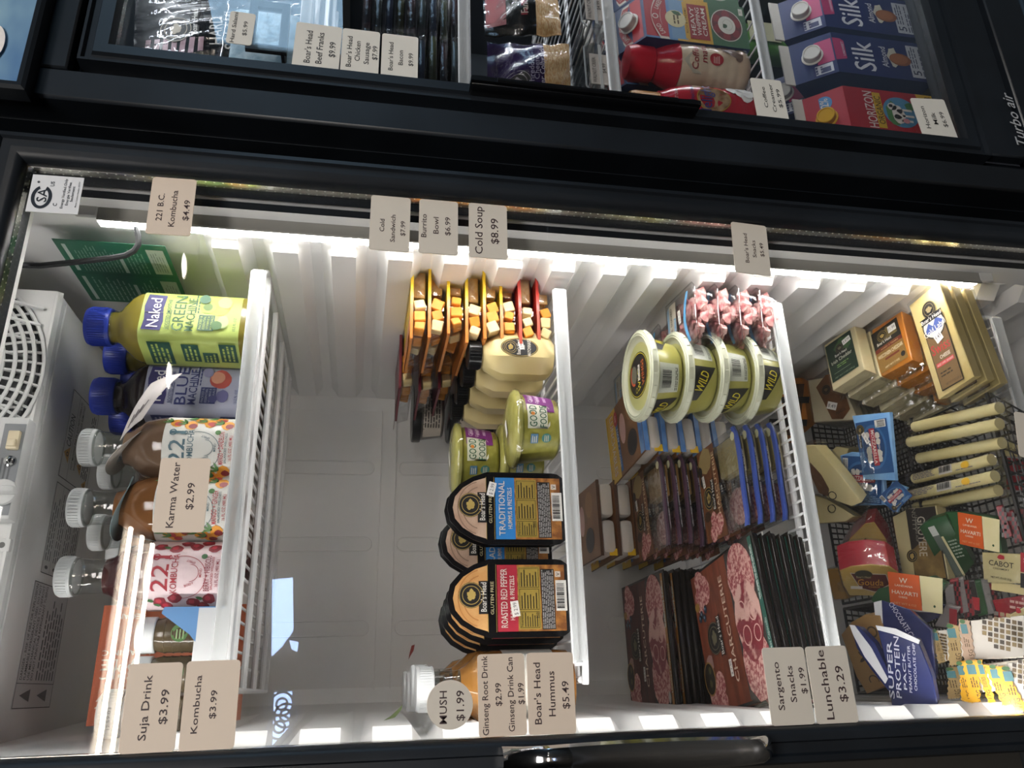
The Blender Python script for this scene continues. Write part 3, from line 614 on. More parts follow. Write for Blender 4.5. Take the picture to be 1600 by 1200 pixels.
# smoothies: rounded square bottles
def smoothie(lab, nm, loc, liq, bgc, inkc, dark, fruits, rz):
    t = thing('smoothie_bottle', lab, 'bottle', loc, rz, 'smoothie bottles on the top shelf')
    W = .0335
    b = MB(); b.lathe([(.029, 0), (W - .001, .003), (W, .006), (W, .116), (W, .124), (.0325, .130), (.0285, .138), (.022, .145), (.0185, .150), (.0175, .156)], liq, 36, sq=0)
    b.v = []; b.f = []; b.mi = []
    prof = [(.029, 0, 3), (W - .001, .003, 3), (W, .006, 3), (W, .118, 3), (W - .0006, .126, 2.4), (.031, .133, 1.4), (.026, .1405, .6), (.0205, .146, .1), (.018, .150, 0), (.0175, .158, 0)]
    n = 40; vs = []
    for r, z, sq in prof:
        for i in range(n):
            a = 2 * PI * i / n; c, q = math.cos(a), math.sin(a); k = (abs(c) ** (2 + sq) + abs(q) ** (2 + sq)) ** (-1. / (2 + sq)); vs.append((r * c * k, r * q * k, z))
    b.add(vs, [(j * n + i, j * n + (i + 1) % n, (j + 1) * n + (i + 1) % n, (j + 1) * n + i) for j in range(len(prof) - 1) for i in range(n)] + [tuple(range(n)), tuple(range((len(prof) - 1) * n, len(prof) * n))], liq)
    b.build('drink', t)
    b = MB(); b.lathe([(.0188, .157), (.0205, .1575), (.0215, .160), (.0215, .180), (.0205, .1825), (0, .183)], M('blue_cap', '#2b3fa8', .35), 36)
    for k in range(48): a = 2 * PI * k / 48; b.box((.0216 * math.cos(a), .0216 * math.sin(a), .170), (.0007, .0007, .017), M('blue_cap'))
    b.lathe([(.0195, .1545), (.0195, .157)], BGL, 24); b.build('bottle_cap', t)
    bg, ink, dk, N2 = C(bgc), C(inkc), C(dark), C('#3d3a72'); y = -W - .0003
    b = MB(); z0, z1 = .016, .121; n = 40; vs = []
    for z in (z0, z1):
        for i in range(n):
            a = 2 * PI * i / n; c, q = math.cos(a), math.sin(a); k = (abs(c) ** 5 + abs(q) ** 5) ** (-.2); vs.append(((W + .0003) * c * k, (W + .0003) * q * k, z))
    b.add(vs, [(i, (i + 1) % n, n + (i + 1) % n, n + i) for i in range(n)], bg)
    for side in range(2):
        b.T = Matrix.Rotation(-PI / 2 * side, 4, 'Z') @ Matrix.Translation((0, y, 0))
        if side == 0:
            b.flat([(-.024, .098), (-.012, .0965), (.006, .0985), (.023, .0965), (.024, .116), (.008, .1185), (-.01, .1165), (-.0235, .118)], N2); b.text('Naked', -.001, .1075, .0125, C('#e9e8ee'), .039, y=-.0008)
            b.text('BOOSTED SMOOTHIE', -.002, .0925, .0042, dk, .040); b.rect(-.0235, .0893, .004, .0899, dk, -.0004)
            b.text(nm, 0, .0815, .0125, ink, .048); b.text('MACHINE', -.001, .069, .0095, ink, .045)
            b.rect(-.022, .043, -.001, .060, dk, -.0004)
            for k, s in enumerate(('PACKED &', 'ESSENTIAL', 'VITAMINS &', 'MINERALS')): b.text(s, -.0115, .0575 - .0039 * k, .0026, bg, .018, y=-.0007)
            b.lines(.001, .06, .026, .066, 2, dk, words=3); b.text('15.2 FL OZ', -.012, .0215, .003, dk, .018)
            for k, (x, z, rx, rz2, cc) in enumerate(fruits): blob(b, x, z, rx, rz2, C(cc), -.0004 - .0002 * k, 14, .12, k)
        else:
            for k, (x, z, w2, h2) in enumerate(((.004, .1, .044, .024), (.006, .068, .034, .018), (-.002, .048, .02, .016), (.008, .028, .036, .018))):
                b.rect(x - w2 / 2, z - h2 / 2, x + w2 / 2, z + h2 / 2, dk, -.0004); b.lines(x - w2 * .42, z - h2 * .4, x + w2 * .42, z + h2 * .4, 4 if h2 > .02 else 3, bg, -.0007, words=4)
    b.loc(); b.build('label', t); return t
GF = ((.012, .040, .013, .012, '#d9a34a'), (.010, .052, .009, .009, '#9bb24f'), (.010, .052, .005, .005, '#5d7a32'), (.017, .034, .008, .008, '#dfb070'), (-.010, .034, .009, .006, '#b9cf8a'), (-.015, .040, .006, .006, '#46703a'), (.02, .056, .006, .006, '#3c6a4c'))
BF = ((.010, .040, .012, .012, '#b8544f'), (.012, .043, .008, .008, '#d99a83'), (-.012, .036, .008, .007, '#6b6a9a'), (.018, .054, .006, .006, '#8f8fb4'), (-.016, .046, .005, .005, '#55578d'))
g1 = smoothie('green smoothie bottle with blue cap and pale green label, front one', 'GREEN', on(330, 519, .150, Z1), M('green_smoothie', '#857a34', .15), '#b9cc6d', '#33603a', '#2c5a4c', GF, .18)
dup(g1, 'green smoothie bottle right behind the front green one', (g1.location.x - .004, .226, Z1), rz=.18)
dup(g1, 'green smoothie bottle at the back of the row, only its blue cap in sight', (g1.location.x - .004, .302, Z1), rz=.18)
bl = smoothie('blue smoothie bottle with dark drink and grey lilac label', 'BLUE', (at(330, 625, .205).x, .205, Z1), M('blue_smoothie', '#2d2626', .15), '#a9adc4', '#39407a', '#3a4378', BF, .12)
dup(bl, 'blue smoothie bottle behind the front blue one, cap only', (bl.location.x, .282, Z1), rz=.12)
# suja shots in a display tray
tx0, tx1 = at(310, 1172, .118).x, at(300, 948, .118).x; tw = tx1 - tx0
t = thing('display_tray', 'white and blue cardboard tray of little brown detox shots', 'display tray', ((tx0 + tx1) / 2, .165, Z1))
TW = M('white_carton', '#d5d8da', .6); TB = M('blue_carton', '#5b8fc4', .6)
b = MB(); b.box((0, 0, .0008), (tw, .1, .0012), TW); b.box((0, -.047, .014), (tw, .001, .027), TW); b.prism([(tw / 2 - .033, .026), (tw / 2, .026), (tw / 2, .058), (tw / 2 - .006, .060), (tw / 2 - .026, .032)], -.0476, -.0465, TB)
for s in (-1, 1): b.box((s * (tw / 2 - .0005), 0, .029), (.001, .096, .056), TB)
b.box((-tw * .3, -.0477, .011), (tw * .34, .0004, .018), TB); b.build('tray', t)
b = MB(); b.text('Wellness', -.02, .0175, .008, C('#2a2a2e'), .05, y=-.0479); b.text('Shots', tw / 2 - .068, .016, .0095, C('#2a2a2e'), .034, y=-.0479); b.build('tray_print', t)
def shot(lab, loc, grp='detox shots in the display tray'):
    t = thing('shot_bottle', lab, 'small bottle', loc, -.1, grp)
    b = MB(); b.lathe([(.015, 0), (.0172, .002), (.0172, .058), (.016, .064), (.0155, .066)], M('detox_drink', '#4f4431', .15, col2='#5a4d36', scale=30), 26)
    for z in (.056, .048, .04, .032): b.lathe([(.0174, z), (.0177, z + .001), (.0174, z + .002)], M('detox_drink'), 26, bottom=False, top=False)
    b.build('drink', t)
    b = MB(); b.lathe([(.0165, .066), (.0175, .067), (.0175, .082), (.0165, .0835), (0, .0838)], CAPW, 26); b.build('bottle_cap', t)
    b = MB(); b.wrap(.0177, .1); b.ell(.001, .042, .009, .008, C('#4c7a3c'), -.0002, 16); b.lines(-.005, .037, .007, .046, 3, C('#8fb07a'), -.0005)
    b.text('DETOX', .002, .0255, .0055, C('#c9c2a8'), .021); b.text('JJ', -.002, .0185, .0062, C('#d6d0bb'), .009); leaf(b, -.012, .019, .007, 1.2, C('#1e1c18')); b.unwrap(); b.build('label', t); return t
s1 = shot('brown detox shot at the right end of the display tray', (tx1 - .024, .148, Z1 + .002))
for k, l in enumerate(('brown detox shot second from the right end of the tray', 'brown detox shot third in the tray, behind the Suja Drink card', 'brown detox shot at the left end of the tray')): dup(s1, l, (tx1 - .061 - .037 * k, .148, Z1 + .002), rz=-.1)
# orange carton standing behind
p = at(163, 946, .255); p2 = at(130, 1135, .255); w = p.x - p2.x; h = p.z - Z1
t = MB(); t.box((0, .02, h / 2), (w, .04, h), M('orange_carton', '#c5613a', .55, col2='#cb6840', scale=8))
for s, x, hh, L in (('suja', -.42, .018, .07), ('IMMUNITY', -.235, .020, .115), ('TURMERIC', -.085, .012, .085), ('PINEAPPLE', -.01, .012, .085), ('VITAMIN C', .09, .006, .05), ('VEGAN', .40, .006, .03)): t.text(s, x * w, h - .006 - L / 2 if L > .06 else h * .8, hh, C('#e3cfc2'), L, y=-.0005, rot=PI / 2)
o = t.build('juice_carton'); o.location = ((p.x + p2.x) / 2, .255, Z1); tag(o, 'orange immunity drink carton standing on end behind the detox shots', 'carton')
# white capped bottle at the far left
c = at(160, 1117, .16)
t = thing('juice_bottle', 'white capped juice bottle at the left end, half behind the Suja Drink card', 'bottle', (c.x, .225, Z1)); h = at(158, 1117, .225).z - Z1
b = MB(); b.lathe([(.026, 0), (.029, .003), (.029, h - .075), (.025, h - .055), (.0195, h - .042), (.0185, h - .022)], M('pale_bottle_plastic', '#b9bab6', .3), 28); b.build('bottle_body', t)
b = MB(); b.lathe([(.0225, h - .022), (.0235, h - .020), (.0235, h - .003), (.0215, h), (0, h)], CAPW, 30)
for k in range(40): a = 2 * PI * k / 40; b.box((.0236 * math.cos(a), .0236 * math.sin(a), h - .011), (.0008, .0008, .015), CAPW)
b.wrap(.0237, -.2); b.text('2 09 22', 0, h - .008, .003, C('#55555a'), .02); b.text('12:59:03', 0, h - .0135, .003, C('#55555a'), .022); b.unwrap(); b.build('bottle_cap', t)
# ================================================================ shelf 2
def film_top(n, m): return M(n, m, .3)
YEL = M('yellow_lid_film', '#efc52a', .25); REDF = M('red_lid_film', '#c8372b', .25); ORF = M('orange_lid_edge', '#c97c36', .3); MARF = M('maroon_lid_film', '#6a2430', .3)
CRK = M('cracker', '#d9a45c', .7, col2='#e6bf7c', scale=180, bump=.4); CHW = M('white_cheese_cube', '#e8cf95', .5, col2='#ecd9a8', scale=40); CHO = M('orange_cheese_cube', '#e2912f', .5, col2='#e89d3c', scale=40)
def snack_tray(lab, loc, lidm, edge, rz, seed, grp):
    t = thing('cracker_snack_tray', lab, 'snack tray', loc, rz, grp); rs = random.Random(seed)
    w, d, h = .108, .15, .0205; b = MB()
    def lid(u, v):
        x, y = (u - .5) * w, (v - .5) * d; return (x, y, h - .0007 + .0012 * math.sin(u * 9 + seed) * (v < .1) + .002 * (abs(u - .5) * 2) ** 6)
    for dz in (0, -.0008):
        b.grid(lambda u, v: Vector(lid(.42 + u * .58, v)) + Vector((0, 0, dz)), 8, 6, lidm); b.grid(lambda u, v: Vector(lid(u * .42, v)) + Vector((0, 0, dz)), 6, 6, edge)
    for x0, x1, m in ((-.054, -.0086, edge), (-.0086, .054, lidm)): b.box(((x0 + x1) / 2, -d / 2 - .0006, h - .0013), (x1 - x0, .0014, .0036), m)
    b.box((w / 2 + .0006, -.02, h - .0013), (.0014, .11, .0036), lidm); b.box((-w / 2 - .0006, -.02, h - .0013), (.0014, .11, .0030), edge)
    b.top(h + .0008); b.text('SNACKS', .02, -.05, .012, C('#40405a'), .05, y=-.0003); b.loc(); b.build('lid', t)
    b = MB()
    b.box((.025, -.012, h / 2 - .001), (.046, .108, h - .003), CLEAR, .006); b.prism([(-.050, h - .003), (-.004, h - .003), (-.008, .001), (-.044, .001)], -.070, .055, CLEAR)
    b.build('tray', t)
    b = MB()
    if seed % 4 == 0: b.lathe([(.018, .003), (.018, .006)], CRK, 20); b.v = [v + Vector((.026, -.04, .002)) for v in b.v]
    for k in range(4): b.box((.028 + (rs.random() - .5) * .006, -.058 + k * .006, .0100), (.038, .0030, .0155), CRK, .001, 1)
    for k in range(3): b.box((.012 + k * .012, -.012 + k * .01, .0085), (.004, .03, .0135), CRK, .001, 1)
    b.build('crackers', t)
    b = MB()
    for k in range(9):
        x = -.038 + (k % 3) * .0135 + rs.random() * .003; y = -.066 + (k // 3) * .03; sz = .011 + .004 * rs.random(); a = b.T.copy(); b.T = Matrix.Translation((x, y, .0095)) @ Matrix.Rotation((rs.random() - .5) * .9, 4, 'Y') @ Matrix.Rotation((rs.random() - .5) * .8, 4, 'Z'); b.box((0, 0, 0), (sz, .016, sz), CHO if rs.random() < .55 else CHW, .0012, 1); b.T = a
    b.build('cheese_cubes', t)
    return t
xs = [641, 669, 698, 727, 754, 781, 809, 838]; cx = at(740, 466, .125).x
zs = [at(x + 1, 466, .125).z - .0205 for x in xs]
names = ['topmost', 'second from the top', 'third from the top', 'fourth from the top', 'fifth from the top', 'sixth from the top, last yellow one', 'seventh from the top, red lidded', 'bottom one, red lidded']
first = firstr = None
for k in range(8):
    lab = 'cracker and cheese tray, front stack, ' + names[k]; lo = (cx + .002 * (k % 3 - 1), .2 + .004 * (k % 2), zs[k])
    snack_tray(lab, lo, YEL if k < 6 else REDF, ORF if k < 6 else C('#b0452e'), .02 * (k % 3 - 1), k + 1, 'cheese and cracker trays in the front stack')
bx = at(670, 560, .285).x
back = snack_tray('maroon lidded cheese tray in the rear stack, topmost', (bx, .36, at(624, 582, .28).z - .0205), MARF, MARF, .1, 12, 'cheese and cracker trays in the rear stack')
zt = at(624, 582, .28).z - .0205; nb = int((zt - Z2) / .024); 
for k in range(1, nb + 1):
    dup(back, 'maroon lidded cheese tray in the rear stack, %s' % ['second', 'third', 'fourth', 'fifth', 'sixth', 'seventh', 'eighth'][k - 1] + ' from the top', (bx - .004 * (k % 2) + .003 * k, .36, zt - k * (zt - Z2) / nb), rz=.1 - .03 * (k % 3))
# black lidded dip tubs at the back
def dip(lab, loc):
    t = thing('dip_tub', lab, 'dip tub', loc, 0, 'dip tubs at the back of the middle shelf')
    b = MB(); b.lathe([(.034, 0), (.036, .002), (.041, .034), (.042, .036)], M('dip_tub_plastic', '#55504a', .3), 30); b.build('tub', t)
    b = MB(); b.lathe([(.044, .034), (.0445, .036), (.0445, .045), (.043, .0465), (0, .0465)], BLACKP, 34); b.build('lid', t)
    b = MB(); b.lathe([(.0368, .004), (.0405, .031)], C('#b5aca0'), 30, a0=-PI * .95, a1=-PI * .1); b.wrap(.0395, -.1)
    b.lines(-.03, .006, .03, .03, 6, C('#35302c'), -.0012, words=6); b.text('Hummus', .018, .008, .006, C('#35302c'), .02, y=-.001); b.unwrap(); b.build('label', t); return t
dx = at(670, 640, .40).x; zt = at(645, 640, .40).z - .0465
d0 = dip('dip tub with black lid and pale printed label, topmost of its stack', (dx, .42, zt)); nd = max(1, int((zt - Z2) / .046))
for k in range(1, nd + 1): dup(d0, 'dip tub with black lid, %s from the top of its stack behind the mayonnaise' % ['second', 'third', 'fourth'][k - 1], (dx, .42, zt - k * (zt - Z2) / nd), rz=.3 * k)
# mayonnaise
MAY = M('mayonnaise', '#e0cc90', .35, col2='#e4d29a', scale=12)
def emblem(b, x, z, r, y=-.0004, gold='#b39a56', ring=True):
    """round badge with a little animal head and a ribbon with lettering under it"""
    K = C('#1b1a1a'); G = C(gold); b.ell(x, z, r, r, K, y, 24); b.ring(x, z, r * .97, r * .97, r * .05, G, y - .0002); b.ring(x, z, r * .72, r * .72, r * .05, G, y - .0002)
    for a, q in ((0, .5), (1.3, .4), (2.6, .45), (3.9, .4), (5.1, .45)): blob(b, x + r * .2 * math.cos(a), z + r * .2 * math.sin(a), r * q * .55, r * q * .4, G, y - .0003, 7, .5, int(a * 10))
def brand(b, x, z, w, h, y=-.0006, ribbon=True, col='#e6e2da'):
    if ribbon: b.flat([(x - w * .56, z - h * .75), (x + w * .56, z - h * .75), (x + w * .5, z), (x + w * .56, z + h * .75), (x - w * .56, z + h * .75), (x - w * .5, z)], C('#1b1a1a'), y)
    b.text("Boar's Head", x, z, h, C(col), w, y=y - .0003)
def mayo(lab, loc):
    t = thing('mayonnaise_bottle', lab, 'mayonnaise bottle', loc, PI / 8, 'mayonnaise bottles in a row')
    b = MB(); b.lathe([(.022, 0), (.0275, .006), (.0300, .018), (.0305, .064), (.0195, .084), (.0145, .0875), (.0140, .0925)], MAY, 8); b.build('bottle_body', t)
    b = MB(); b.lathe([(.0175, .0885), (.018, .089), (.018, .1035), (.017, .1045), (0, .1045)], BLACKP, 30)
    for k in range(30): a = 2 * PI * k / 30; b.box((.0181 * math.cos(a), .0181 * math.sin(a), .0965), (.001, .001, .012), BLACKP)
    b.build('bottle_cap', t)
    b = MB(); b.T = Matrix.Rotation(-PI / 8, 4, 'Z'); y = -.0284
    for xx, k in ((0, 0),):
        b.ell(0, .045, .0125, .023, C('#24262a'), y, 30); b.ring(0, .045, .0118, .0222, .0008, C('#b39a56'), y - .0003); emblem(b, 0, .056, .0085, y - .0004); brand(b, 0, .0465, .019, .0048, y - .0006)
        b.text('real', 0, .040, .003, C('#d8d2c2'), y=y - .0006); b.text('MAYONNAISE', 0, .0335, .0045, C('#d8d2c2'), .0215, y=y - .0006); sticker(b, .002, .043, .010, .006, '2.99', .2, y - .0012)
    b.loc(); b.build('label', t); return t
mx = at(800, 557, .155).x
m0 = mayo('squat mayonnaise bottle with black cap, front one of its row', (mx, .155, Z2))
for k, l in enumerate(('second', 'third', 'last')): dup(m0, 'squat mayonnaise bottle with black cap, %s in the row behind the front one' % l, (mx - .002 * k, .155 + .0605 * (k + 1), Z2), rz=PI / 8)
# guacamole tubs
GUAC = M('guacamole', '#8d8a38', .35, col2='#a5a24e', scale=70, bump=.3)
def guac(lab, loc, rz):
    t = thing('guacamole_tub', lab, 'guacamole tub', loc, rz, 'guacamole tubs on the middle shelf')
    b = MB(); b.lathe([(.033, 0), (.036, .003), (.0418, .046), (.0425, .049)], GUAC, 36); b.build('tub', t)
    b = MB(); b.lathe([(.0432, .046), (.0465, .048), (.0470, .051), (.0455, .053), (.040, .0555), (.02, .057), (0, .0573)], M('clear_green_lid', '#a8a458', .12, col2='#b9b56c', scale=50), 40)
    b.lathe([(.0478, .046), (.0482, .050), (.0466, .0535)], CLEAR, 36, bottom=False, top=False); b.top(.058); sticker(b, 0, 0, .022, .009, ' ', .3); b.loc(); b.build('lid', t)
    b = MB(); b.fn = lambda p: (math.sin(p.x / .0395) * (.0362 + .0056 * p.z / .046 + .0004 - p.y), -math.cos(p.x / .0395) * (.0362 + .0056 * p.z / .046 + .0004 - p.y), p.z)
    P = C('#7c2c7e'); Wt = C('#dcdccb'); G = C('#1f5a41')
    b.rect(.005, .008, .044, .042, P, -.0001, 10); b.lines(.020, .014, .04, .038, 3, C('#c9a5c9'), -.0004, words=2); b.text('CHUNKY', .029, .036, .0055, C('#e3cfe3'), .024, y=-.0005); b.text('GUACAMOLE', .029, .028, .0042, C('#e3cfe3'), .026, y=-.0005)
    for x0, x1, z0, z1 in ((-.016, .014, .017, .041),): b.rect(x0, z0, x1, z1, Wt, -.0003, 8); b.flat([(x0, z0), (x1, z0), (x1 - .004, z0 - .003), (x0 + .004, z0 - .003)], Wt, -.0003)
    b.text('GOOD', -.001, .0345, .0095, G, .026, y=-.0007); b.text('FOODS', -.001, .0225, .0085, G, .027, y=-.0007); b.ell(.0012, .0345, .0022, .0024, C('#e08a36'), -.0009, 12)
    b.rect(-.033, .028, -.022, .037, C('#5a86a8'), -.0003, 3); b.lines(-.032, .029, -.023, .036, 3, Wt, -.0006); b.ell(-.027, .018, .0055, .0058, C('#4c8a86'), -.0003, 16); b.lines(-.031, .015, -.023, .021, 3, Wt, -.0006)
    b.lines(.016, .003, .04, .0065, 2, C('#6d4b3c'), -.0003, words=4); b.unwrap(); b.build('label', t); return t
gx = at(830, 671, .155).x
g0 = guac('guacamole tub with purple and white label standing on the shelf next to the mayonnaise', (gx, .155, Z2), .12)
g2 = at(750, 712, .225)
dup(g0, 'guacamole tub under the raised one, mostly hidden behind the front tub', (g2.x, .245, Z2), rz=.2)
dup(g0, 'guacamole tub raised on another tub beside the blue hummus pack', (g2.x, .245, Z2 + .058), rz=.1)
# hummus and pretzel packs
PRZ = M('pretzel_print', '#b87f3f', .45, col2='#7d4a22', scale=90); HT = M('traditional_hummus', '#b08f7a', .4, col2='#c9ad97', scale=35); HR = M('red_pepper_hummus', '#c99358', .4, col2='#d8a86d', scale=35)
BLKF = M('black_tray_film', '#141315', .18)
def hummus(lab, loc, title, band, hm, cal, grp, stick):
    t = thing('hummus_pack', lab, 'hummus pack', loc, 0, grp); w = .0395
    O = [(w, .014), (w, .087), (.034, .103), (.026, .117), (.014, .128), (0, .131), (-.014, .128), (-.026, .117), (-.034, .103), (-w, .087), (-w, .014)] + [(-w + .009 * (1 - math.cos(a)), .014 - .014 * math.sin(a)) for a in (.5, 1.1, PI / 2)] + [(w - .009 * (1 - math.cos(a)), .014 - .014 * math.sin(a)) for a in (PI / 2, 1.1, .5)]
    b = MB(); b.prism(O, .0015, .026, BLKF, .9); b.prism([(x * 1.03, (z - .065) * 1.015 + .065) for x, z in O], 0, .0015, BLKF); b.build('tray', t)
    b = MB(); y = -.0003; GO = C('#9b8446')
    b.flat([(.034, .089), (.030, .102), (.022, .115), (.012, .1235), (0, .126), (-.012, .1235), (-.022, .115), (-.030, .102), (-.034, .089)], hm, y)
    for r in (.024, .03): b.ring(0, .094, r, r * .9, .0012, C('#8d7361') if hm is HT else C('#b27a45'), y - .0002, 20, .2, 2.9)
    emblem(b, .003, .1065, .0135, y - .0003); b.rect(-.0165, .0885, .0175, .0985, C('#1b1a1a'), y - .0004); b.ring(0, 0, 0, 0, 0, GO); brand(b, .001, .0935, .030, .0062, y - .0006, False)
    for z in (.0885, .0795): b.rect(-.035, z, .035, z + .0005, GO, y - .0004)
    b.text('GLUTEN FREE', .0, .0842, .0036, C('#bdb08a'), .034, y=y - .0004)
    b.rect(-.0345, .0565, .0345, .0785, C(band), y); b.text(title, 0, .0715, .0072, C('#d9cfc4'), .061, y=y - .0004); b.text('HUMMUS & PRETZELS', 0, .0625, .0050, C('#d9cfc4'), .046, y=y - .0004)
    b.rect(-.0345, .004, .0345, .0565, PRZ, y); b.rect(-.0325, .0315, .0325, .0555, C('#a18a3e'), y - .0002); K = C('#1f1a14')
    for x0, x1 in ((-.031, -.0145), (-.0125, .009), (.0105, .031)): outline(b, x0, .033, x1, .0545, K, .0004, y - .0004); b.lines(x0 + .001, .0345, x1 - .001, .050 if x0 < -.03 else .0535, 6, K, y - .0004, t=.35)
    b.text('Nutrition', -.0228, .0525, .0026, K, .014, y=y - .0005); b.text(cal, -.0185, .0355, .003, K, y=y - .0005)
    b.rect(-.033, .0158, .030, .0305, C('#1b1a1a'), y - .0002); b.lines(-.032, .0164, .029, .030, 7, C('#a3a0a0'), y - .0005, t=.55, rnd=.1, words=12)
    b.barcode(-.014, .0025, .018, .0145, y - .0003); b.rect(.0215, .0085, .0275, .0145, C('#d9cfc4'), y - .0003); b.text('V', .0245, .0115, .004, K, y=y - .0006)
    sticker(b, *stick, .016, .0085, '$ 2.99', -.25 if stick[0] > 0 else .15, y - .0010)
    b.build('printed_label', t); return t
tx, rx = at(800, 794, .128).x, at(800, 934, .128).x
h1 = hummus('traditional hummus and pretzels pack with blue band, at the front', (tx, .128, Z2), 'TRADITIONAL', '#2f7fc4', HT, '280', 'traditional hummus packs with blue bands', (.021, .0825))
dup(h1, 'traditional hummus pack directly behind the front blue banded one', (tx + .003, .160, Z2))
x3 = at(735, 846, .2).x
dup(h1, 'traditional hummus pack peeking out between the blue and the red front packs', (x3, .200, Z2)); dup(h1, 'traditional hummus pack at the back between the blue and red rows', (x3 + .002, .231, Z2))
r1 = hummus('roasted red pepper hummus and pretzels pack with red band, at the front', (rx, .128, Z2), 'ROASTED RED PEPPER', '#a8283a', HR, '250', 'roasted red pepper hummus packs with red bands', (-.0115, .0595))
for k, l in enumerate(('second', 'third', 'fourth')): dup(r1, 'roasted red pepper hummus pack, %s in the row behind the front red one' % l, (rx - .005 * (k + 1), .160 + .031 * k, Z2))
# ginseng drinks
AMB = M('amber_drink', '#a8763a', .08, col2='#8f5f2b', scale=15)
def ginseng(lab, loc):
    t = thing('ginseng_drink_bottle', lab, 'bottle', loc, 0, 'ginseng root drinks in a row'); h = at(649, 1077, .15).z - Z2; s = h / .165
    b = MB(); b.lathe([(.033, 0), (.036, .003), (.0365, .085 * s), (.033, .100 * s), (.022, .113 * s), (.0185, .119 * s)], AMB, 32); b.build('drink', t)
    b = MB(); b.lathe([(.0195, .112 * s), (.0175, .122 * s), (.0175, .146 * s)], BGL, 28, bottom=False); b.tube([(.0185 * math.cos(2 * PI * k / 24), .0185 * math.sin(2 * PI * k / 24), .141 * s) for k in range(24)], .0012, BGL, 5, True); b.build('bottle_neck', t)
    b = MB(); b.lathe([(.0215, .147 * s), (.022, .148 * s), (.022, .163 * s), (.021, .165 * s), (0, .165 * s)], CAPW, 32)
    for k in range(48): a = 2 * PI * k / 48; b.box((.0221 * math.cos(a), .0221 * math.sin(a), .1555 * s), (.0007, .0007, .012), CAPW)
    b.build('bottle_cap', t)
    b = MB(); b.lathe([(.0368, .02), (.0368, .075 * s)], C('#d8d5cc'), 32, a0=-PI, a1=0); b.wrap(.037, 0); b.text('Ginseng', 0, .062, .009, C('#7d2b25'), .036); b.lines(-.03, .026, .03, .05, 5, C('#6b6a66'), words=4); b.unwrap(); b.build('label', t); return t
q0 = ginseng('white capped ginseng drink bottle behind the round MUSH card, front one', (at(660, 1077, .15).x, .150, Z2))
for k, l in enumerate(('second', 'third', 'last')): dup(q0, 'white capped ginseng drink bottle, %s in the row going back' % l, (q0.location.x + (.004, -.002, .001)[k], .150 + .075 * (k + 1), Z2))
def glass_leaf(pts, m, lab):
    P = [at(x, y, .0195) for x, y in pts]; c = sum(P, Vector()) / len(P); b = MB(); b.prism([(p.x - c.x, p.z - c.z) for p in P], -.0015, -.0009, m)
    o = b.build('leaf_sticker'); o.location = c; tag(o, lab, 'sticker')
glass_leaf([(638, 1031), (640, 1020), (643, 1009), (648, 1007), (646, 1017), (641, 1025)], C('#7d2a22'), 'tiny dark red leaf sticking to the inside of the door glass')
glass_leaf([(599, 1126), (610, 1119), (622, 1108), (629, 1100), (627, 1109), (617, 1121)], C('#93a672'), 'thin green leaf sticking to the inside of the door glass')
# ================================================================ shelf 3: meat trays, dips and charcuterie
def lump(b, c, r, m, seed=0, j=.25, nu=10, nv=7):
    rs = random.Random(seed); ph = [rs.random() * 6 for _ in range(4)]
    def f(u, v):
        a, p = 2 * PI * u, PI * v; k = 1 + j * (math.sin(2 * a + ph[0]) * math.sin(p) + .6 * math.sin(3 * a + ph[1]) * math.sin(2 * p) + .5 * math.sin(4 * p + ph[2]) * math.sin(p)) * .5
        return (c[0] + r[0] * k * math.sin(p) * math.cos(a), c[1] + r[1] * k * math.sin(p) * math.sin(a), c[2] + r[2] * k * math.cos(p))
    return b.grid(f, nu, nv, m)
MEAT = M('pink_shaved_meat', '#bf6368', .35, col2='#f0c4bd', scale=140, bump=.5, mixp=(.35, .65)); SAL = M('salami_slice', '#a0474e', .4, col2='#e3b2a8', scale=260, mixp=(.42, .6))
COPP = M('capocollo_slice', '#8a2f3a', .35, col2='#e0b3a8', scale=38, mixp=(.5, .58)); HAM = M('ham_slice', '#d3a39b', .4, col2='#ddb3aa', scale=30)
def bx(b, x0, x1, y0, y1, z0, z1, m, r=0.): return b.box(((x0 + x1) / 2, (y0 + y1) / 2, (z0 + z1) / 2), (x1 - x0, y1 - y0, z1 - z0), m, r)
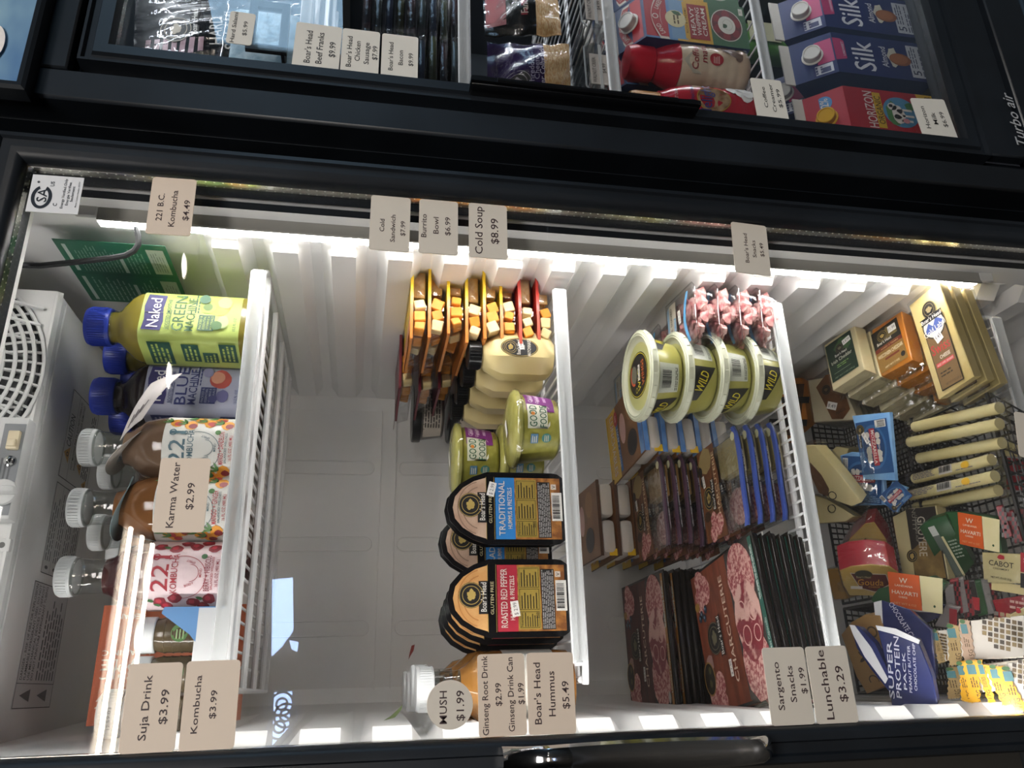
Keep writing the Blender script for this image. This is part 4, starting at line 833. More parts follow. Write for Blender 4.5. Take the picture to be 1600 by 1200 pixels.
def meat_tray(lab, loc, rz, grp):
    t = thing('shaved_meat_tray', lab, 'meat tray', loc, rz, grp); w, d, h = .080, .092, .0295
    b = MB(); O = [(-.040, -.046), (.034, -.046), (.040, -.040), (.040, .046), (-.034, .046), (-.040, .040)]; b.top(h - .001); b.prism(O, -.0006, .0004, CLEAR); b.prism([(x * .9, y * .9) for x, y in O], .0004, h - .0015, CLEAR, .88); b.loc()
    b.tube([(x, y, h - .001) for x, y in O], .0009, CLEAR, 5, True); b.build('tray', t)
    b = MB(); rs = random.Random(5)
    for k in range(34): lump(b, ((rs.random() - .5) * .054, (rs.random() - .5) * .062, .005 + rs.random() * .017), (.008 + .005 * rs.random(), .009, .0045 + .003 * rs.random()), MEAT, k, .9, 9, 6)
    b.build('shaved_meat', t)
    b = MB(); b.top(h + .0002); BL = C('#5b9fd0'); CR = C('#cfc7b6')
    b.rect(-.032, .012, .034, .034, CR); b.flat([(-.034, .040), (.030, .040), (.034, .034), (-.034, .034)], M('label_blue_edge', '#88aac6', .4))
    P = [(-.033 + .066 * k / 10, -.030 + .012 * math.sin(PI * k / 10)) for k in range(11)]
    b.add([(x, -.0002, z) for x, z in P] + [(x, -.0002, z + .007) for x, z in P], [(k, k + 1, 12 + k, 11 + k) for k in range(10)], BL)
    b.text('NATURAL SHAVED', 0, .027, .0055, C('#33302c'), .058, y=-.0004); b.rect(-.02, .013, .012, .019, BL, -.0003); b.text('SMOKED HAM', -.004, .016, .0034, C('#e6e4de'), .028, y=-.0006); b.ring(.022, .006, .004, .004, .0008, C('#54504a'), -.0003)
    sticker(b, .008, .0, .018, .0075, '$ 5.49', .1); b.build('printed_label', t); return t
mz = [Z3 + .0298 * k for k in (3, 2, 1, 0)]
mt = meat_tray('pink shaved meat tray, topmost of the front stack by the right wall', (.428, .128, mz[0]), -.10, 'shaved meat trays in the front stack')
for k, l in enumerate(('second', 'third', 'bottom')): dup(mt, 'pink shaved meat tray, %s one down in the front stack by the right wall' % l, (.428 + .001 * (k % 2), .128 + .002 * k, mz[k + 1]), rz=-.10 + .02 * (k - 1))
for q, (x, y) in enumerate(((.422, .242), (.418, .358))):
    for k in range(4): dup(mt, 'pink shaved meat tray in the %s stack, %s' % (('middle', 'rearmost')[q], ('topmost', 'second from top', 'third from top', 'at the bottom')[k]), (x, y, mz[k]), rz=-.03 * k, group='shaved meat trays in the rear stacks')
# dip tubs
OLV = M('green_dip', '#98944a', .3, col2='#a5a055', scale=25); LIDW = M('frosted_lid', '#d8dbc4', .3, kind='milky', scale=.82)
def dips(lab, loc, rz):
    t = thing('dip_tub', lab, 'dip tub', loc, rz, 'green dip tubs stacked four high')
    b = MB(); b.lathe([(.039, 0), (.041, .002), (.0485, .036), (.049, .039)], OLV, 40); b.build('tub', t)
    b = MB(); b.lathe([(.0495, .035), (.0555, .0355), (.0572, .038), (.0570, .0425), (.0550, .0445), (.0505, .0445), (.0482, .0415), (.0455, .0405), (0, .0405)], LIDW, 48)
    for r, z in ((.0565, .0433), (.0535, .0449), (.0505, .0447)): b.tube([(r * math.cos(2 * PI * k / 40), r * math.sin(2 * PI * k / 40), z) for k in range(40)], .0008, LIDW, 5, True)
    for k in range(24): a = 2 * PI * k / 24; b.box((.0573 * math.cos(a), .0573 * math.sin(a), .040), (.0012, .0012, .004), LIDW)
    ld = b.build('lid', t)
    b = MB(); b.top(.0408); K = C('#171614'); Y = C('#c9bb2e')
    b.ell(0, 0, .043, .043, M('lid_green', '#b9b878', .35)); b.ell(.002, .002, .029, .034, K, -.0003, 34); b.ring(.002, .002, .0278, .0328, .0012, Y, -.0005, 34); b.ell(.006, .017, .012, .010, C('#6b6a5c'), -.0005); b.ring(.006, .017, .014, .012, .003, C('#c4532c'), -.0006, 20, .4, 3.4)
    b.text('WILD', -.004, .0, .010, Y, .030, y=-.0007); b.text('WINGS', .001, -.014, .009, C('#d1682e'), .032, y=-.0007); b.ring(-.016, .010, .0035, .0035, .0007, Y, -.0006); sticker(b, .004, -.002, .020, .006, '3.99', -.1, -.001); b.loc(); b.build('lid_label', t)
    b = MB(); b.fn = lambda p: (math.sin(p.x / .045) * (.0412 + .0075 * p.z / .036 - p.y), -math.cos(p.x / .045) * (.0412 + .0075 * p.z / .036 - p.y), p.z)
    for x0, s in ((.020, 1), (-.085, 1)):
        for k in range(6): u = k / 6; b.add([(x0 + .042 * u, -.0002, .003 + .022 * (1 - u)), (x0 + .042 * (u + 1 / 6), -.0002, .003 + .022 * (1 - u - 1 / 6)), (x0 + .042 * (u + 1 / 6), -.0002, .034), (x0 + .042 * u, -.0002, .034)], [(0, 1, 2, 3)], K)
        b.text('WILD', x0 + .024, .022, .012, Y, .026, y=-.0005, rot=-.35)
    b.rect(-.034, .006, .002, .032, C('#b9bdb0'), -.0002, 6); b.barcode(-.030, .012, -.004, .030, -.0004, '#b9bdb0'); b.lines(-.032, .007, .0, .011, 2, K, -.0004, words=6)
    b.unwrap(); b.build('label', t); return t
dx = at(1063, 590, .142).x
dz = [Z3 + .0448 * k for k in (3, 2, 1, 0)]
d1_ = dips('green dip tub with pale lid and black disc label, topmost of four', (dx, .143, dz[0]), -.05)
for k, (l, rz) in enumerate((('second', .9), ('third', .3), ('bottom', 1.0))): dup(d1_, 'green dip tub with pale lid, %s of the stack of four' % (l + (' from the top' if k < 2 else ' one')), (dx + .002 * (k % 2), .143, dz[k + 1]), rz=rz)
# small charcuterie packs
BRN = M('brown_wood_print', '#5d3a24', .4, col2='#7b4b2a', scale=18, stretch=(1, 6, 1)); BLU = C('#3f56a6', .3); PUR = C('#4d3547', .3); CHS = M('provolone', '#d8c27c', .4, col2='#dfcb8b', scale=15)
def snack_charc(lab, loc, rz, grp, rim, cheese):
    t = thing('charcuterie_snack_pack', lab, 'charcuterie pack', loc, rz, grp); w, d, h = .123, .119, .0155
    b = MB(); b.box((-.031, -.022, h / 2 - .001), (.048, .062, h - .003), CLEAR, .005); b.box((.030, -.022, h / 2 - .001), (.052, .062, h - .003), CLEAR, .005); b.box((0, 0, h - .0006), (w, d, .0010), CLEAR); b.build('tray', t)
    b = MB(); lump(b, (-.031, -.024, h / 2 - .001), (.021, .024, .006), SAL, 3, .15, 16, 8); b.build('salami', t)
    b = MB()
    for k in range(3): b.box((.030 + .001 * k, -.022, .003 + .0038 * k), (.044, .052, .0034), cheese, .001, 1)
    b.build('cheese_slices', t)
    b = MB(); b.top(h + .0001)
    b.flat([(-.061, -.004), (-.045, -.001), (-.02, .005), (.02, .003), (.045, .008), (.061, .006), (.061, .059), (-.061, .059)], BRN)
    blob(b, .044, .036, .017, .020, C('#a08b5c'), -.0002, 8, .2, 2); blob(b, .020, .050, .008, .007, C('#22201f'), -.0003, 9, .2, 4); blob(b, .034, .053, .007, .006, C('#2a2622'), -.0003, 9, .2, 5)
    for k, (x, z) in enumerate(((-.046, .02), (-.052, .036), (-.036, .030), (-.040, .014))): blob(b, x, z, .011, .010, SAL, -.0003 - .0001 * k, 12, .15, k)
    blob(b, -.028, .048, .008, .010, C('#3b2a1c'), -.0003, 8, .3, 7)
    emblem(b, -.006, .037, .0155, -.0006); brand(b, -.004, .0225, .038, .0062, -.0009); b.text('CHARCUTERIE', .004, .0115, .0072, C('#d9bf9a'), .092, y=-.0006); b.text('SNACKS', -.01, .005, .003, C('#c9a87e'), .03, y=-.0006)
    sticker(b, .018, .045, .016, .0065, '$ 5.49', .15, -.0012); b.flat([(-.012, -.010), (.004, -.004), (.006, .004), (-.010, 0)], C('#22262c'), -.0004); b.text('129', -.003, -.003, .0048, C('#d8d4ca'), y=-.0006); b.ell(.050, -.050, .0055, .0055, C('#c9c6a0'), -.0005, 16); b.text('BEST BEFORE', .030, -.013, .003, C('#8a6a3a'), .034, y=-.0005); b.text('SEE REVERSE', .028, -.020, .003, C('#8a6a3a'), .034, y=-.0005)
    b.loc(); b.build('printed_lid', t)
    b = MB(); n = 14; vs = []
    for k in range(n + 1):
        u = k / n; x = (u - .5) * w; y = -d / 2 - .001 + .003 * math.sin(u * 2 * PI) * .6 + .006 * (abs(u - .5) * 2) ** 8
        vs += [(x, y + .007, h + .0006), (x, y, h + .0004), (x, y - .0006, h - .002), (x, y, h - .0042)]
    b.add(vs, [(4 * k, 4 * k + 4, 4 * k + 5, 4 * k + 1) for k in range(n)] + [(4 * k + 1, 4 * k + 5, 4 * k + 6, 4 * k + 2) for k in range(n)], rim); b.add(vs, [(4 * k + 2, 4 * k + 6, 4 * k + 7, 4 * k + 3) for k in range(n)], C('#17171c'))
    b.T = Matrix.Translation((0, -d / 2 - .003, h - .003)); b.text('UNCURED GENOA SALAME', -.005, 0, .0016, C('#b9b6c0'), .07); b.build('folded_rim', t); return t
c1 = snack_charc('brown charcuterie snack pack with blue rim, topmost of the four at the front', (.230, .185, Z3 + .0162 * 3), .03, 'blue rimmed charcuterie snack packs', BLU, CHS)
for k, l in enumerate(('second', 'third', 'bottom')): dup(c1, 'brown charcuterie snack pack with blue rim, %s one down at the front' % l, (.230 + .002 * (k + 1), .184, Z3 + .0162 * (2 - k)), rz=.03)
CHD = M('cheddar_slices', '#b98a45', .4, col2='#c39650', scale=15)
c2 = snack_charc('purple rimmed charcuterie snack pack with orange cheese, topmost of the rear stack', (.228, .318, Z3 + .0160 * 6), .05, 'purple rimmed charcuterie snack packs', PUR, CHD)
for k in range(6): dup(c2, 'purple rimmed charcuterie snack pack, %s from the top of the rear stack' % ('second', 'third', 'fourth', 'fifth', 'sixth', 'seventh')[k], (.228 + .0015 * ((k + 1) % 3), .318, Z3 + .0160 * (5 - k)), rz=.05 - .01 * (k % 3))
# large flat charcuterie packs
TRB = M('dark_tray_plastic', '#191410', .22)
def big_charc(lab, loc, rz, grp, wood, strip, s1, s2, d):
    t = thing('charcuterie_platter', lab, 'charcuterie pack', loc, rz, grp); w, h = .178, .0094
    b = MB(); b.box((0, 0, h / 2 - .0004), (w, d, h - .0014), TRB, .0035); b.box((0, 0, h - .0011), (w + .003, d + .003, .0012), TRB, .0005, 1); b.build('tray', t)
    b = MB(); b.top(h - .0003); f = -d / 2
    b.rect(-w / 2 + .002, f + .40 * d, w / 2 - .002, d / 2 - .002, wood)
    rs = random.Random(3)
    for k, (x, z, r) in enumerate(((.062, .30, .019), (.075, .36, .016), (.052, .39, .017), (-.066, .40, .019), (-.078, .30, .016), (-.056, .29, .015))): blob(b, x, z * d, r, r * .9, SAL, -.0002 - .00005 * k, 14, .12, k)
    for k, (x, z) in enumerate(((.034, .40), (.028, .36), (.038, .33), (.030, .43))): b.ell(x, z * d, .0055, .005, C('#2c3a4a'), -.0004, 10); b.ell(x + .001, z * d + .001, .002, .002, C('#6a8aa0'), -.0006, 8)
    blob(b, .046, .45 * d, .006, .008, C('#a5803c'), -.0004, 7, .4, 9); blob(b, -.028, .40 * d, .010, .012, C('#b08a84'), -.0004, 8, .4, 10); b.ell(-.046, .44 * d, .020, .016, C('#2a211a'), -.0005, 18); b.ring(-.046, .44 * d, .021, .017, .002, C('#a3803f'), -.0006, 22)
    for k, (x, z) in enumerate(((-.04, .45), (-.052, .43), (-.045, .41), (-.036, .42))): b.ell(x, z * d, .005, .004, C('#5d5a34' if k % 2 else '#2c2a22'), -.0008, 10)
    emblem(b, -.002, .26 * d, .0205, -.0009, '#6f6a50'); brand(b, -.002, .165 * d, .046, .0075, -.0012); b.text('CHARCUTERIE', .002, .035 * d, .0098, C('#dcc3ac'), .128, y=-.0006)
    sticker(b, -.044, .09 * d, .020, .0075, '$ 7.99', 0, -.0012)
    # window on the sliced meats
    b.rect(-w / 2 + .003, f + .05 * d, w / 2 - .003, f + .42 * d, M('tray_window_dark', '#3a2e2a', .25), -.0001); zc = f + .245 * d
    for k, (x, r, m) in enumerate(((.050, .040, SAL), (-.052, .040, SAL), (-.002, .046, COPP), (.066, .024, SAL))): blob(b, x, zc, r, .034 if k < 3 else .028, m, -.0002 - .00015 * k, 20, .08, k + 30)
    for x, z, r in ((.012, .012, .011), (-.018, .010, .012), (.006, -.014, .012), (-.02, -.016, .010)): b.ring(x, zc + z, r, r * .9, .0016, C('#dfb6ac'), -.0009, 16)
    b.rect(-w / 2 + .003, f + .004, w / 2 - .003, f + .066 * d, strip, -.0005); b.text(s1, .045, f + .043 * d, .0050, C('#c6d2cb'), .062, y=-.0008); b.text(s2, -.040, f + .043 * d, .0050, C('#c6d2cb'), .062, y=-.0008); b.lines(.012, f + .012, .08, f + .018 * d + .004, 1, C('#c6d2cb'), -.0008, words=9)
    b.ell(-w / 2 + .012, f + .10 * d, .008, .005, C('#b9b9b4'), -.0009, 14)
    b.loc(); b.build('printed_lid', t); return t
WD1 = M('orange_wood_print', '#6e3420', .45, col2='#87442a', scale=14, stretch=(1, 6, 1)); WD2 = M('maroon_wood_print', '#46201c', .45, col2='#5a2b22', scale=14, stretch=(1, 6, 1))
GRS = C('#24594d', .35); ORS = C('#a5702a', .35); DB = .195
b1 = big_charc('large flat charcuterie pack with sliced meats and green strip, topmost of the front pile', (.062, .222, Z3 + .0094 * 5), .15, 'green striped charcuterie packs lying in a pile', WD1, GRS, 'Uncured Sweet Sopressata', 'Uncured Sweet Capocollo', DB)
for k in range(5): dup(b1, 'large flat charcuterie pack with green strip, %s in the front pile' % ('second from the top', 'third from the top', 'fourth from the top', 'second from the bottom', 'at the bottom')[k], (.062 - .003 * ((k + 1) % 2), .222 - .004 * (k + 1) * .6, Z3 + .0094 * (4 - k)), rz=.15 - .012 * (k + 1))
a1 = big_charc('maroon charcuterie pack with orange strip, topmost of the rear pile on the left', (.058, .435, Z3 + .0094 * 8.6), .02, 'orange striped charcuterie packs in the rear pile', WD2, ORS, 'Italian Dry Salame', 'Uncured Pepperoni', .185)
for k in range(8): dup(a1, 'maroon charcuterie pack with orange strip, %s in the rear pile' % ('second', 'third', 'fourth', 'fifth', 'sixth', 'seventh', 'eighth', 'ninth, lowest')[k], (.058 + .002 * (k % 2), .435, Z3 + .0094 * (7 - k)), rz=.02)
# lunch kits
BRC = M('brown_carton', '#6a4527', .6, col2='#74502f', scale=12)
def lunch(lab, loc, rot, grp, edge, blue):
    t = thing('lunch_kit', lab, 'lunch kit', loc, 0, grp, rot); w, d, h = .114, .15, .0268
    b = MB(); b.box((0, 0, h - .0014), (w, d, .0022), edge, .0008, 1)
    b.flat([(0, 0), (0, 0), (0, 0)], edge); b.build('carton_lid', t)
    b = MB(); TR = M('white_cup_plastic', '#ece7df', .35, kind='milky', scale=.62)
    b.box((-.028, -.040, h / 2 - .0025), (.051, .066, h - .0055), TR, .007); b.box((.028, -.040, h / 2 - .0025), (.051, .066, h - .0055), TR, .007); b.box((0, .038, h / 2 - .003), (.1, .06, h - .008), TR, .006); b.build('tray', t)
    b = MB(); b.lathe([(.019, .003), (.019, .017)], HAM, 20); b.v = [v + Vector((-.028, -.038, 0)) for v in b.v]; b.build('ham', t)
    b = MB()
    for k in range(6): b.box((.028, -.060 + .0085 * k, .010), (.034, .003, .014), CRK, .001, 1)
    b.build('crackers', t)
    b = MB(); b.top(h); Y = C('#e0b527', .3); R = C('#b3303a'); Bl = C('#3f6ea8')
    b.rect(-.056, .030, .056, .074, Y); b.text('LUNCHABLES', 0, .050, .015, C('#e6e0d8'), .096, y=-.0005, rot=PI); b.text('LUNCHABLES', .0006, .0496, .015, R, .098, y=-.0003, rot=PI)
    b.ell(.036, .030, .012, .009, R, -.0006, 16); b.text('50%', .036, .030, .005, C('#e6e0d8'), y=-.0009, rot=PI)
    b.rect(-.056, -.074, .056, .030, M('wood_photo_print', '#7d5434', .45, col2='#92653f', scale=16), -.0001); b.flat([(-.050, .018), (.03, .024), (.03, .034), (-.050, .028)], Bl, -.0004); b.text('HAM + SWISS', -.012, .026, .005, C('#dfe3ea'), .06, y=-.0007, rot=PI)
    b.ell(.010, .004, .024, .013, HAM, -.0003, 20); b.ell(-.026, -.030, .019, .021, C('#2a2526'), -.0004, 24); b.ring(-.026, -.030, .017, .019, .0012, C('#4a4344'), -.0006, 24); b.ell(.028, -.034, .02, .018, C('#a6784a'), -.0003, 18)
    if blue: b.flat([(-.056, -.074), (.056, -.074), (.056, -.058), (-.056, -.058)], M('sky_blue_carton', '#4f7fc0', .4, col2='#7fa5d6', scale=30), -.0005); b.rect(-.056, .070, .056, .0745, C('#e8c43a', .25), -.0006)
    b.loc()
    if blue: b.box((0, -d / 2 - .0004, h - .003), (w, .0008, .0068), M('sky_blue_carton'))
    else: b.box((0, -d / 2 - .0004, h - .002), (w, .0008, .0045), edge)
    b.prism([(-.056, .0), (-.046, .0), (-.046, .012), (-.056, .012)], -d / 2 + .004, -d / 2 + .0046, Y); b.build('printed_lid', t); return t
n1 = 5; lx, ly = .345, .332
l1 = lunch('yellow topped lunch kit with blue edge, topmost of the stack behind the dip tubs', (lx, ly, Z3 + .0268 * 4), (0, 0, .10), 'blue edged lunch kits behind the dip tubs', BRC, True)
for k in range(4): dup(l1, 'blue edged lunch kit behind the dip tubs, %s in the stack' % ('second from the top', 'third from the top', 'second from the bottom', 'at the bottom')[k], (lx + .004 * ((k + 1) % 2), ly + .004 * k, Z3 + .0268 * (3 - k)), rz=.10 - .06 * ((k + 1) % 2))
BRE = M('brown_edge_carton', '#4c3220', .5); 
l2 = lunch('brown edged lunch kit with tilted lid, topmost of the rear left stack', (.232, .468, Z3 + .0272 * 5 + .003), (.03, .0, .02), 'brown edged lunch kits at the back', BRE, False)
for k in range(5): dup(l2, 'brown edged lunch kit in the rear left stack, %s' % ('second from the top', 'third from the top', 'fourth from the top', 'second from the bottom', 'at the bottom')[k], (.232 + .003 * (k % 2), .468, Z3 + .0272 * (4 - k)), rz=.02 - .02 * (k % 3))
# ================================================================ shelf 4: black wire baskets of cheese and snacks
BWIRE = M('black_coated_wire', '#131416', .35)
def atz(px, py, z):
    p = at(px, py, 0) - Vector((0, CAMY, 0)); k = z / p.z; return Vector((0, CAMY, 0)) + p * k
def basket(lab, x0, x1, y0, y1, z1, flare, nx, ny):
    t = thing('wire_basket', lab, 'wire basket', ((x0 + x1) / 2, (y0 + y1) / 2, Z4 + .001), group='black wire baskets on the lowest shelf'); w, d, h = x1 - x0, y1 - y0, z1 - Z4; s = .88
    b = MB(); T = [(-w / 2, -d / 2 - flare, h), (w / 2, -d / 2 - flare, h), (w / 2, d / 2, h), (-w / 2, d / 2, h)]; B = [(-w / 2 * s, -d / 2, .003), (w / 2 * s, -d / 2, .003), (w / 2 * s, d / 2 * .96, .003), (-w / 2 * s, d / 2 * .96, .003)]
    b.tube(T, .0026, BWIRE, 6, True); b.build('rim', t)
    b = MB(); b.tube(B, .0016, BWIRE, 5, True)
    V = [Vector(p) for p in T]; W = [Vector(p) for p in B]
    for i in range(4):
        j = (i + 1) % 4; n = nx if i % 2 == 0 else ny
        for k in range(n + 1): b.tube([V[i].lerp(V[j], k / n), W[i].lerp(W[j], k / n)], .0015, BWIRE, 4)
        for k in (.2, .4, .6, .8): b.tube([V[i].lerp(W[i], k), V[j].lerp(W[j], k)], .0012, BWIRE, 4)
    for k in range(1, nx): b.tube([W[0].lerp(W[1], k / nx), W[3].lerp(W[2], k / nx)], .0015, BWIRE, 4)
    for k in range(1, ny): b.tube([W[0].lerp(W[3], k / ny), W[1].lerp(W[2], k / ny)], .0015, BWIRE, 4)
    b.build('wire_mesh', t); return t
basket('black wire basket at the back right under the cheddar blocks', .272, .458, .225, .470, -.772, 0, 20, 30)
basket('black wire basket at the front right holding string cheese and swiss', -.022, .325, .085, .218, -.752, .024, 24, 10)
basket('black wire basket at the back middle holding the red gouda', .112, .264, .225, .470, -.772, 0, 16, 30)
basket('black wire basket at the back left holding the protein pouches', -.022, .104, .228, .470, -.772, 0, 14, 34)
def frame(pts, Y, n, up, pl=None):
    """plane through the seen middle at depth Y; returns the pose and the outline in the plane (x right, z up)"""
    n = Vector(n).normalized(); cx = sum(p[0] for p in pts) / len(pts); cy = sum(p[1] for p in pts) / len(pts); c = at(cx, cy, Y); o = Vector((0, CAMY, 0)); P = []
    if pl is not None: c = o + (c - o) * ((pl - o).dot(n) / (c - o).dot(n))
    for x, y in pts:
        d = at(x, y, Y) - o; P.append(o + d * ((c - o).dot(n) / d.dot(n)))
    z = Vector((0, 0, 0))
    a = o + (at(cx + up[0], cy + up[1], Y) - o) * ((c - o).dot(n) / (at(cx + up[0], cy + up[1], Y) - o).dot(n)); z = (a - c).normalized(); y = -n; x = y.cross(z)
    m = Matrix.Identity(4)
    for i in range(3): m[i][0], m[i][1], m[i][2], m[i][3] = x[i], y[i], z[i], c[i]
    return m, [((p - c).dot(x), (p - c).dot(z)) for p in P]
UPL, UPU, UPR, UPD = (-20, 0), (0, -20), (20, 0), (0, 20)          # which way in the photo the print's top points
def slab(name, lab, cat, grp, pts, Y, n, th, m, up=UPL, side=None, sc=.97, film=False, pn='cheese', pl=None):
    mt, O = frame(pts, Y, n, up, pl); t = thing(name, lab, cat, group=grp); t.matrix_world = mt
    area = sum(O[i][0] * O[(i + 1) % len(O)][1] - O[(i + 1) % len(O)][0] * O[i][1] for i in range(len(O)))
    b = MB(); b.prism(O, .001, th - .001, side or m, sc); k = len(O)
    cx = sum(p[0] for p in O) / k; cz = sum(p[1] for p in O) / k; I = [(cx + (p[0] - cx) * .96, cz + (p[1] - cz) * .96) for p in O]
    b.add([(p[0], .001, p[1]) for p in O] + [(p[0], 0, p[1]) for p in I], [(i, (i + 1) % k, k + (i + 1) % k, k + i) for i in range(k)] + [tuple(range(k, 2 * k))], m)
    b.build(pn, t)
    if film:
        f = MB(); Q = [(cx + (p[0] - cx) * 1.05, cz + (p[1] - cz) * 1.05) for p in O]; f.prism(Q, -.0012, th + .001, CLEAR, 1.)
        x0 = min(p[0] for p in Q); x1 = max(p[0] for p in Q); z0 = min(p[1] for p in Q)
        f.grid(lambda u, v: (x0 + (x1 - x0) * u, th * .5 + .003 * math.sin(u * 17 + v * 3), z0 + .002 - .016 * v), 12, 3, CLEAR)
        f.build('clear_wrap', t)
    x0 = min(p[0] for p in O); x1 = max(p[0] for p in O); z0 = min(p[1] for p in O); z1 = max(p[1] for p in O)
    return t, O, (x0, z0, x1, z1)
def lab_part(t, fn, bb, name='printed_label'):
    b = MB(); x0, z0, x1, z1 = bb
    class K: pass
    fn(b, (x0 + x1) / 2, (z0 + z1) / 2, x1 - x0, z1 - z0); return b.build(name, t)
def stack_under(t, n, th, labs, sh=(0, 0), jit=.0):
    for k in range(1, n + 1):
        c = copy_tree(t); m = t.matrix_world.copy(); d = m @ Vector((sh[0] * k, th * k * 1.02, sh[1] * k)); c.matrix_world = Matrix.Translation(d - m.translation) @ m @ Matrix.Rotation(jit * (k % 3 - 1), 4, 'Y'); c['label'] = labs[k - 1]
SWI = M('swiss_cheese', '#e0c67e', .35, col2='#e8d193', scale=14); CDO = M('orange_cheddar', '#cf7a1f', .35, col2='#da8a2c', scale=20); CDW = M('white_cheddar', '#dccb9c', .4, col2='#e5d6ad', scale=14); CRM = M('cream_cheese_block', '#c9bc9e', .4, col2='#d4c8ab', scale=18); PAR = M('pale_hard_cheese', '#d9c88e', .45, col2='#e2d39f', scale=12)
# swiss
t, O, bb = slab('swiss_cheese_slab', 'swiss cheese slab with brown label, top one by the right wall', 'cheese', 'swiss cheese slabs', [(1420, 478), (1466, 440), (1521, 588), (1466, 624)], .072, (0, -.06, 1), .0145, SWI, (-48, -150), film=True)
def f(b, x, z, w, h):
    BR = C('#7a6140'); y = -.0015
    b.flat([(x - .30 * w, z - .46 * h), (x + .30 * w, z - .46 * h), (x + .30 * w, z + .10 * h), (x - .30 * w, z + .10 * h)], C('#1d1814'), y); b.flat([(x - .28 * w, z - .45 * h), (x + .28 * w, z - .45 * h), (x + .28 * w, z + .10 * h), (x - .28 * w, z + .10 * h)], BR, y - .0002)
    b.ell(x, z + .15 * h, .31 * w, .13 * h, C('#3d342a'), y - .0003, 28); b.ell(x, z + .15 * h, .28 * w, .115 * h, C('#d8d3c4'), y - .0004, 28); b.flat([(x - .26 * w, z + .12 * h), (x - .12 * w, z + .19 * h), (x - .02 * w, z + .14 * h), (x + .1 * w, z + .21 * h), (x + .26 * w, z + .15 * h), (x + .2 * w, z + .09 * h), (x - .2 * w, z + .09 * h)], C('#4a5ea0'), y - .0005)
    b.text('Gold Label', x, z + .115 * h, .055 * h, C('#e9e4d8'), .62 * w, y=y - .0007, rot=.15); emblem(b, x, z + .31 * h, .19 * w, y - .0004, '#8a7d5a'); brand(b, x, z + .225 * h, .56 * w, .04 * h, y - .0008)
    b.text('Swiss', x, z - .07 * h, .10 * h, C('#b8343a'), .50 * w, y=y - .0005); b.text('CHEESE', x + .05 * w, z - .165 * h, .035 * h, C('#e9e4d8'), .28 * w, y=y - .0005); b.rect(x - .24 * w, z - .245 * h, x + .24 * w, z - .205 * h, C('#c8404a'), y - .0004); b.text('AGED OVER 100 DAYS', x, z - .225 * h, .022 * h, C('#e9e4d8'), .44 * w, y=y - .0006)
    b.lines(x - .2 * w, z - .35 * h, x + .2 * w, z - .29 * h, 2, C('#2c241a'), y - .0005, words=4); b.text('NET WT 9 OZ (255 g)', x + .06 * w, z - .42 * h, .02 * h, C('#2c241a'), .4 * w, y=y - .0005); sticker(b, x + .03 * w, z + .02 * h, .2 * w, .1 * h, '9.49', .3, y - .0012)
lab_part(t, f, bb); stack_under(t, 2, .0165, ['swiss cheese slab in the middle of three by the right wall', 'swiss cheese slab at the bottom of three by the right wall'], (.001, -.004))
# cheddars
t, O, bb = slab('cheddar_block', 'orange cheddar block with black and gold label, on top', 'cheese', 'orange cheddar blocks', [(1362, 516), (1408, 486), (1425, 562), (1374, 590)], .15, (.15, -.22, .96), .024, CDO, (-22, -76), film=True)
def f(b, x, z, w, h):
    y = -.0015; b.rect(x - .40 * w, z - .42 * h, x + .36 * w, z + .40 * h, C('#8a6a34'), y); b.rect(x - .40 * w, z + .05 * h, x + .36 * w, z + .40 * h, C('#24221c'), y - .0002); blob(b, x + .1 * w, z + .24 * h, .22 * w, .12 * h, C('#75663a'), y - .0003, 9, .6, 3)
    emblem(b, x - .12 * w, z + .24 * h, .14 * w, y - .0005); brand(b, x - .1 * w, z + .12 * h, .4 * w, .06 * h, y - .0008, False); b.rect(x - .40 * w, z - .03 * h, x + .36 * w, z + .045 * h, C('#6e2a1e'), y - .0003); b.text('AGED 2 YEARS', x, z + .005 * h, .03 * h, C('#b59a6a'), .5 * w, y=y - .0005)
    b.text('WISCONSIN CHEDDAR', x - .02 * w, z - .12 * h, .075 * h, C('#e3d8bc'), .7 * w, y=y - .0005); b.rect(x - .2 * w, z - .235 * h, x + .2 * w, z - .195 * h, C('#6e2a1e'), y - .0004); b.text('NET WT 7 OZ', x - .05 * w, z - .36 * h, .035 * h, C('#e3d8bc'), .4 * w, y=y - .0005); b.ell(x + .27 * w, z - .31 * h, .06 * w, .05 * h, C('#1d1b18'), y - .0005, 14); sticker(b, x + .18 * w, z + .26 * h, .22 * w, .13 * h, '11.99', 0, y - .0012)
lab_part(t, f, bb); stack_under(t, 3, .0255, ['orange cheddar block second from the top', 'orange cheddar block third from the top', 'orange cheddar block at the bottom'], (.004, -.008), .05)
t, O, bb = slab('cheddar_block', 'white cheddar block with green label, on top', 'cheese', 'white cheddar blocks', [(1287, 540), (1334, 506), (1351, 577), (1301, 610)], .20, (.18, -.25, .95), .0235, CDW, (-16, -70), film=True)
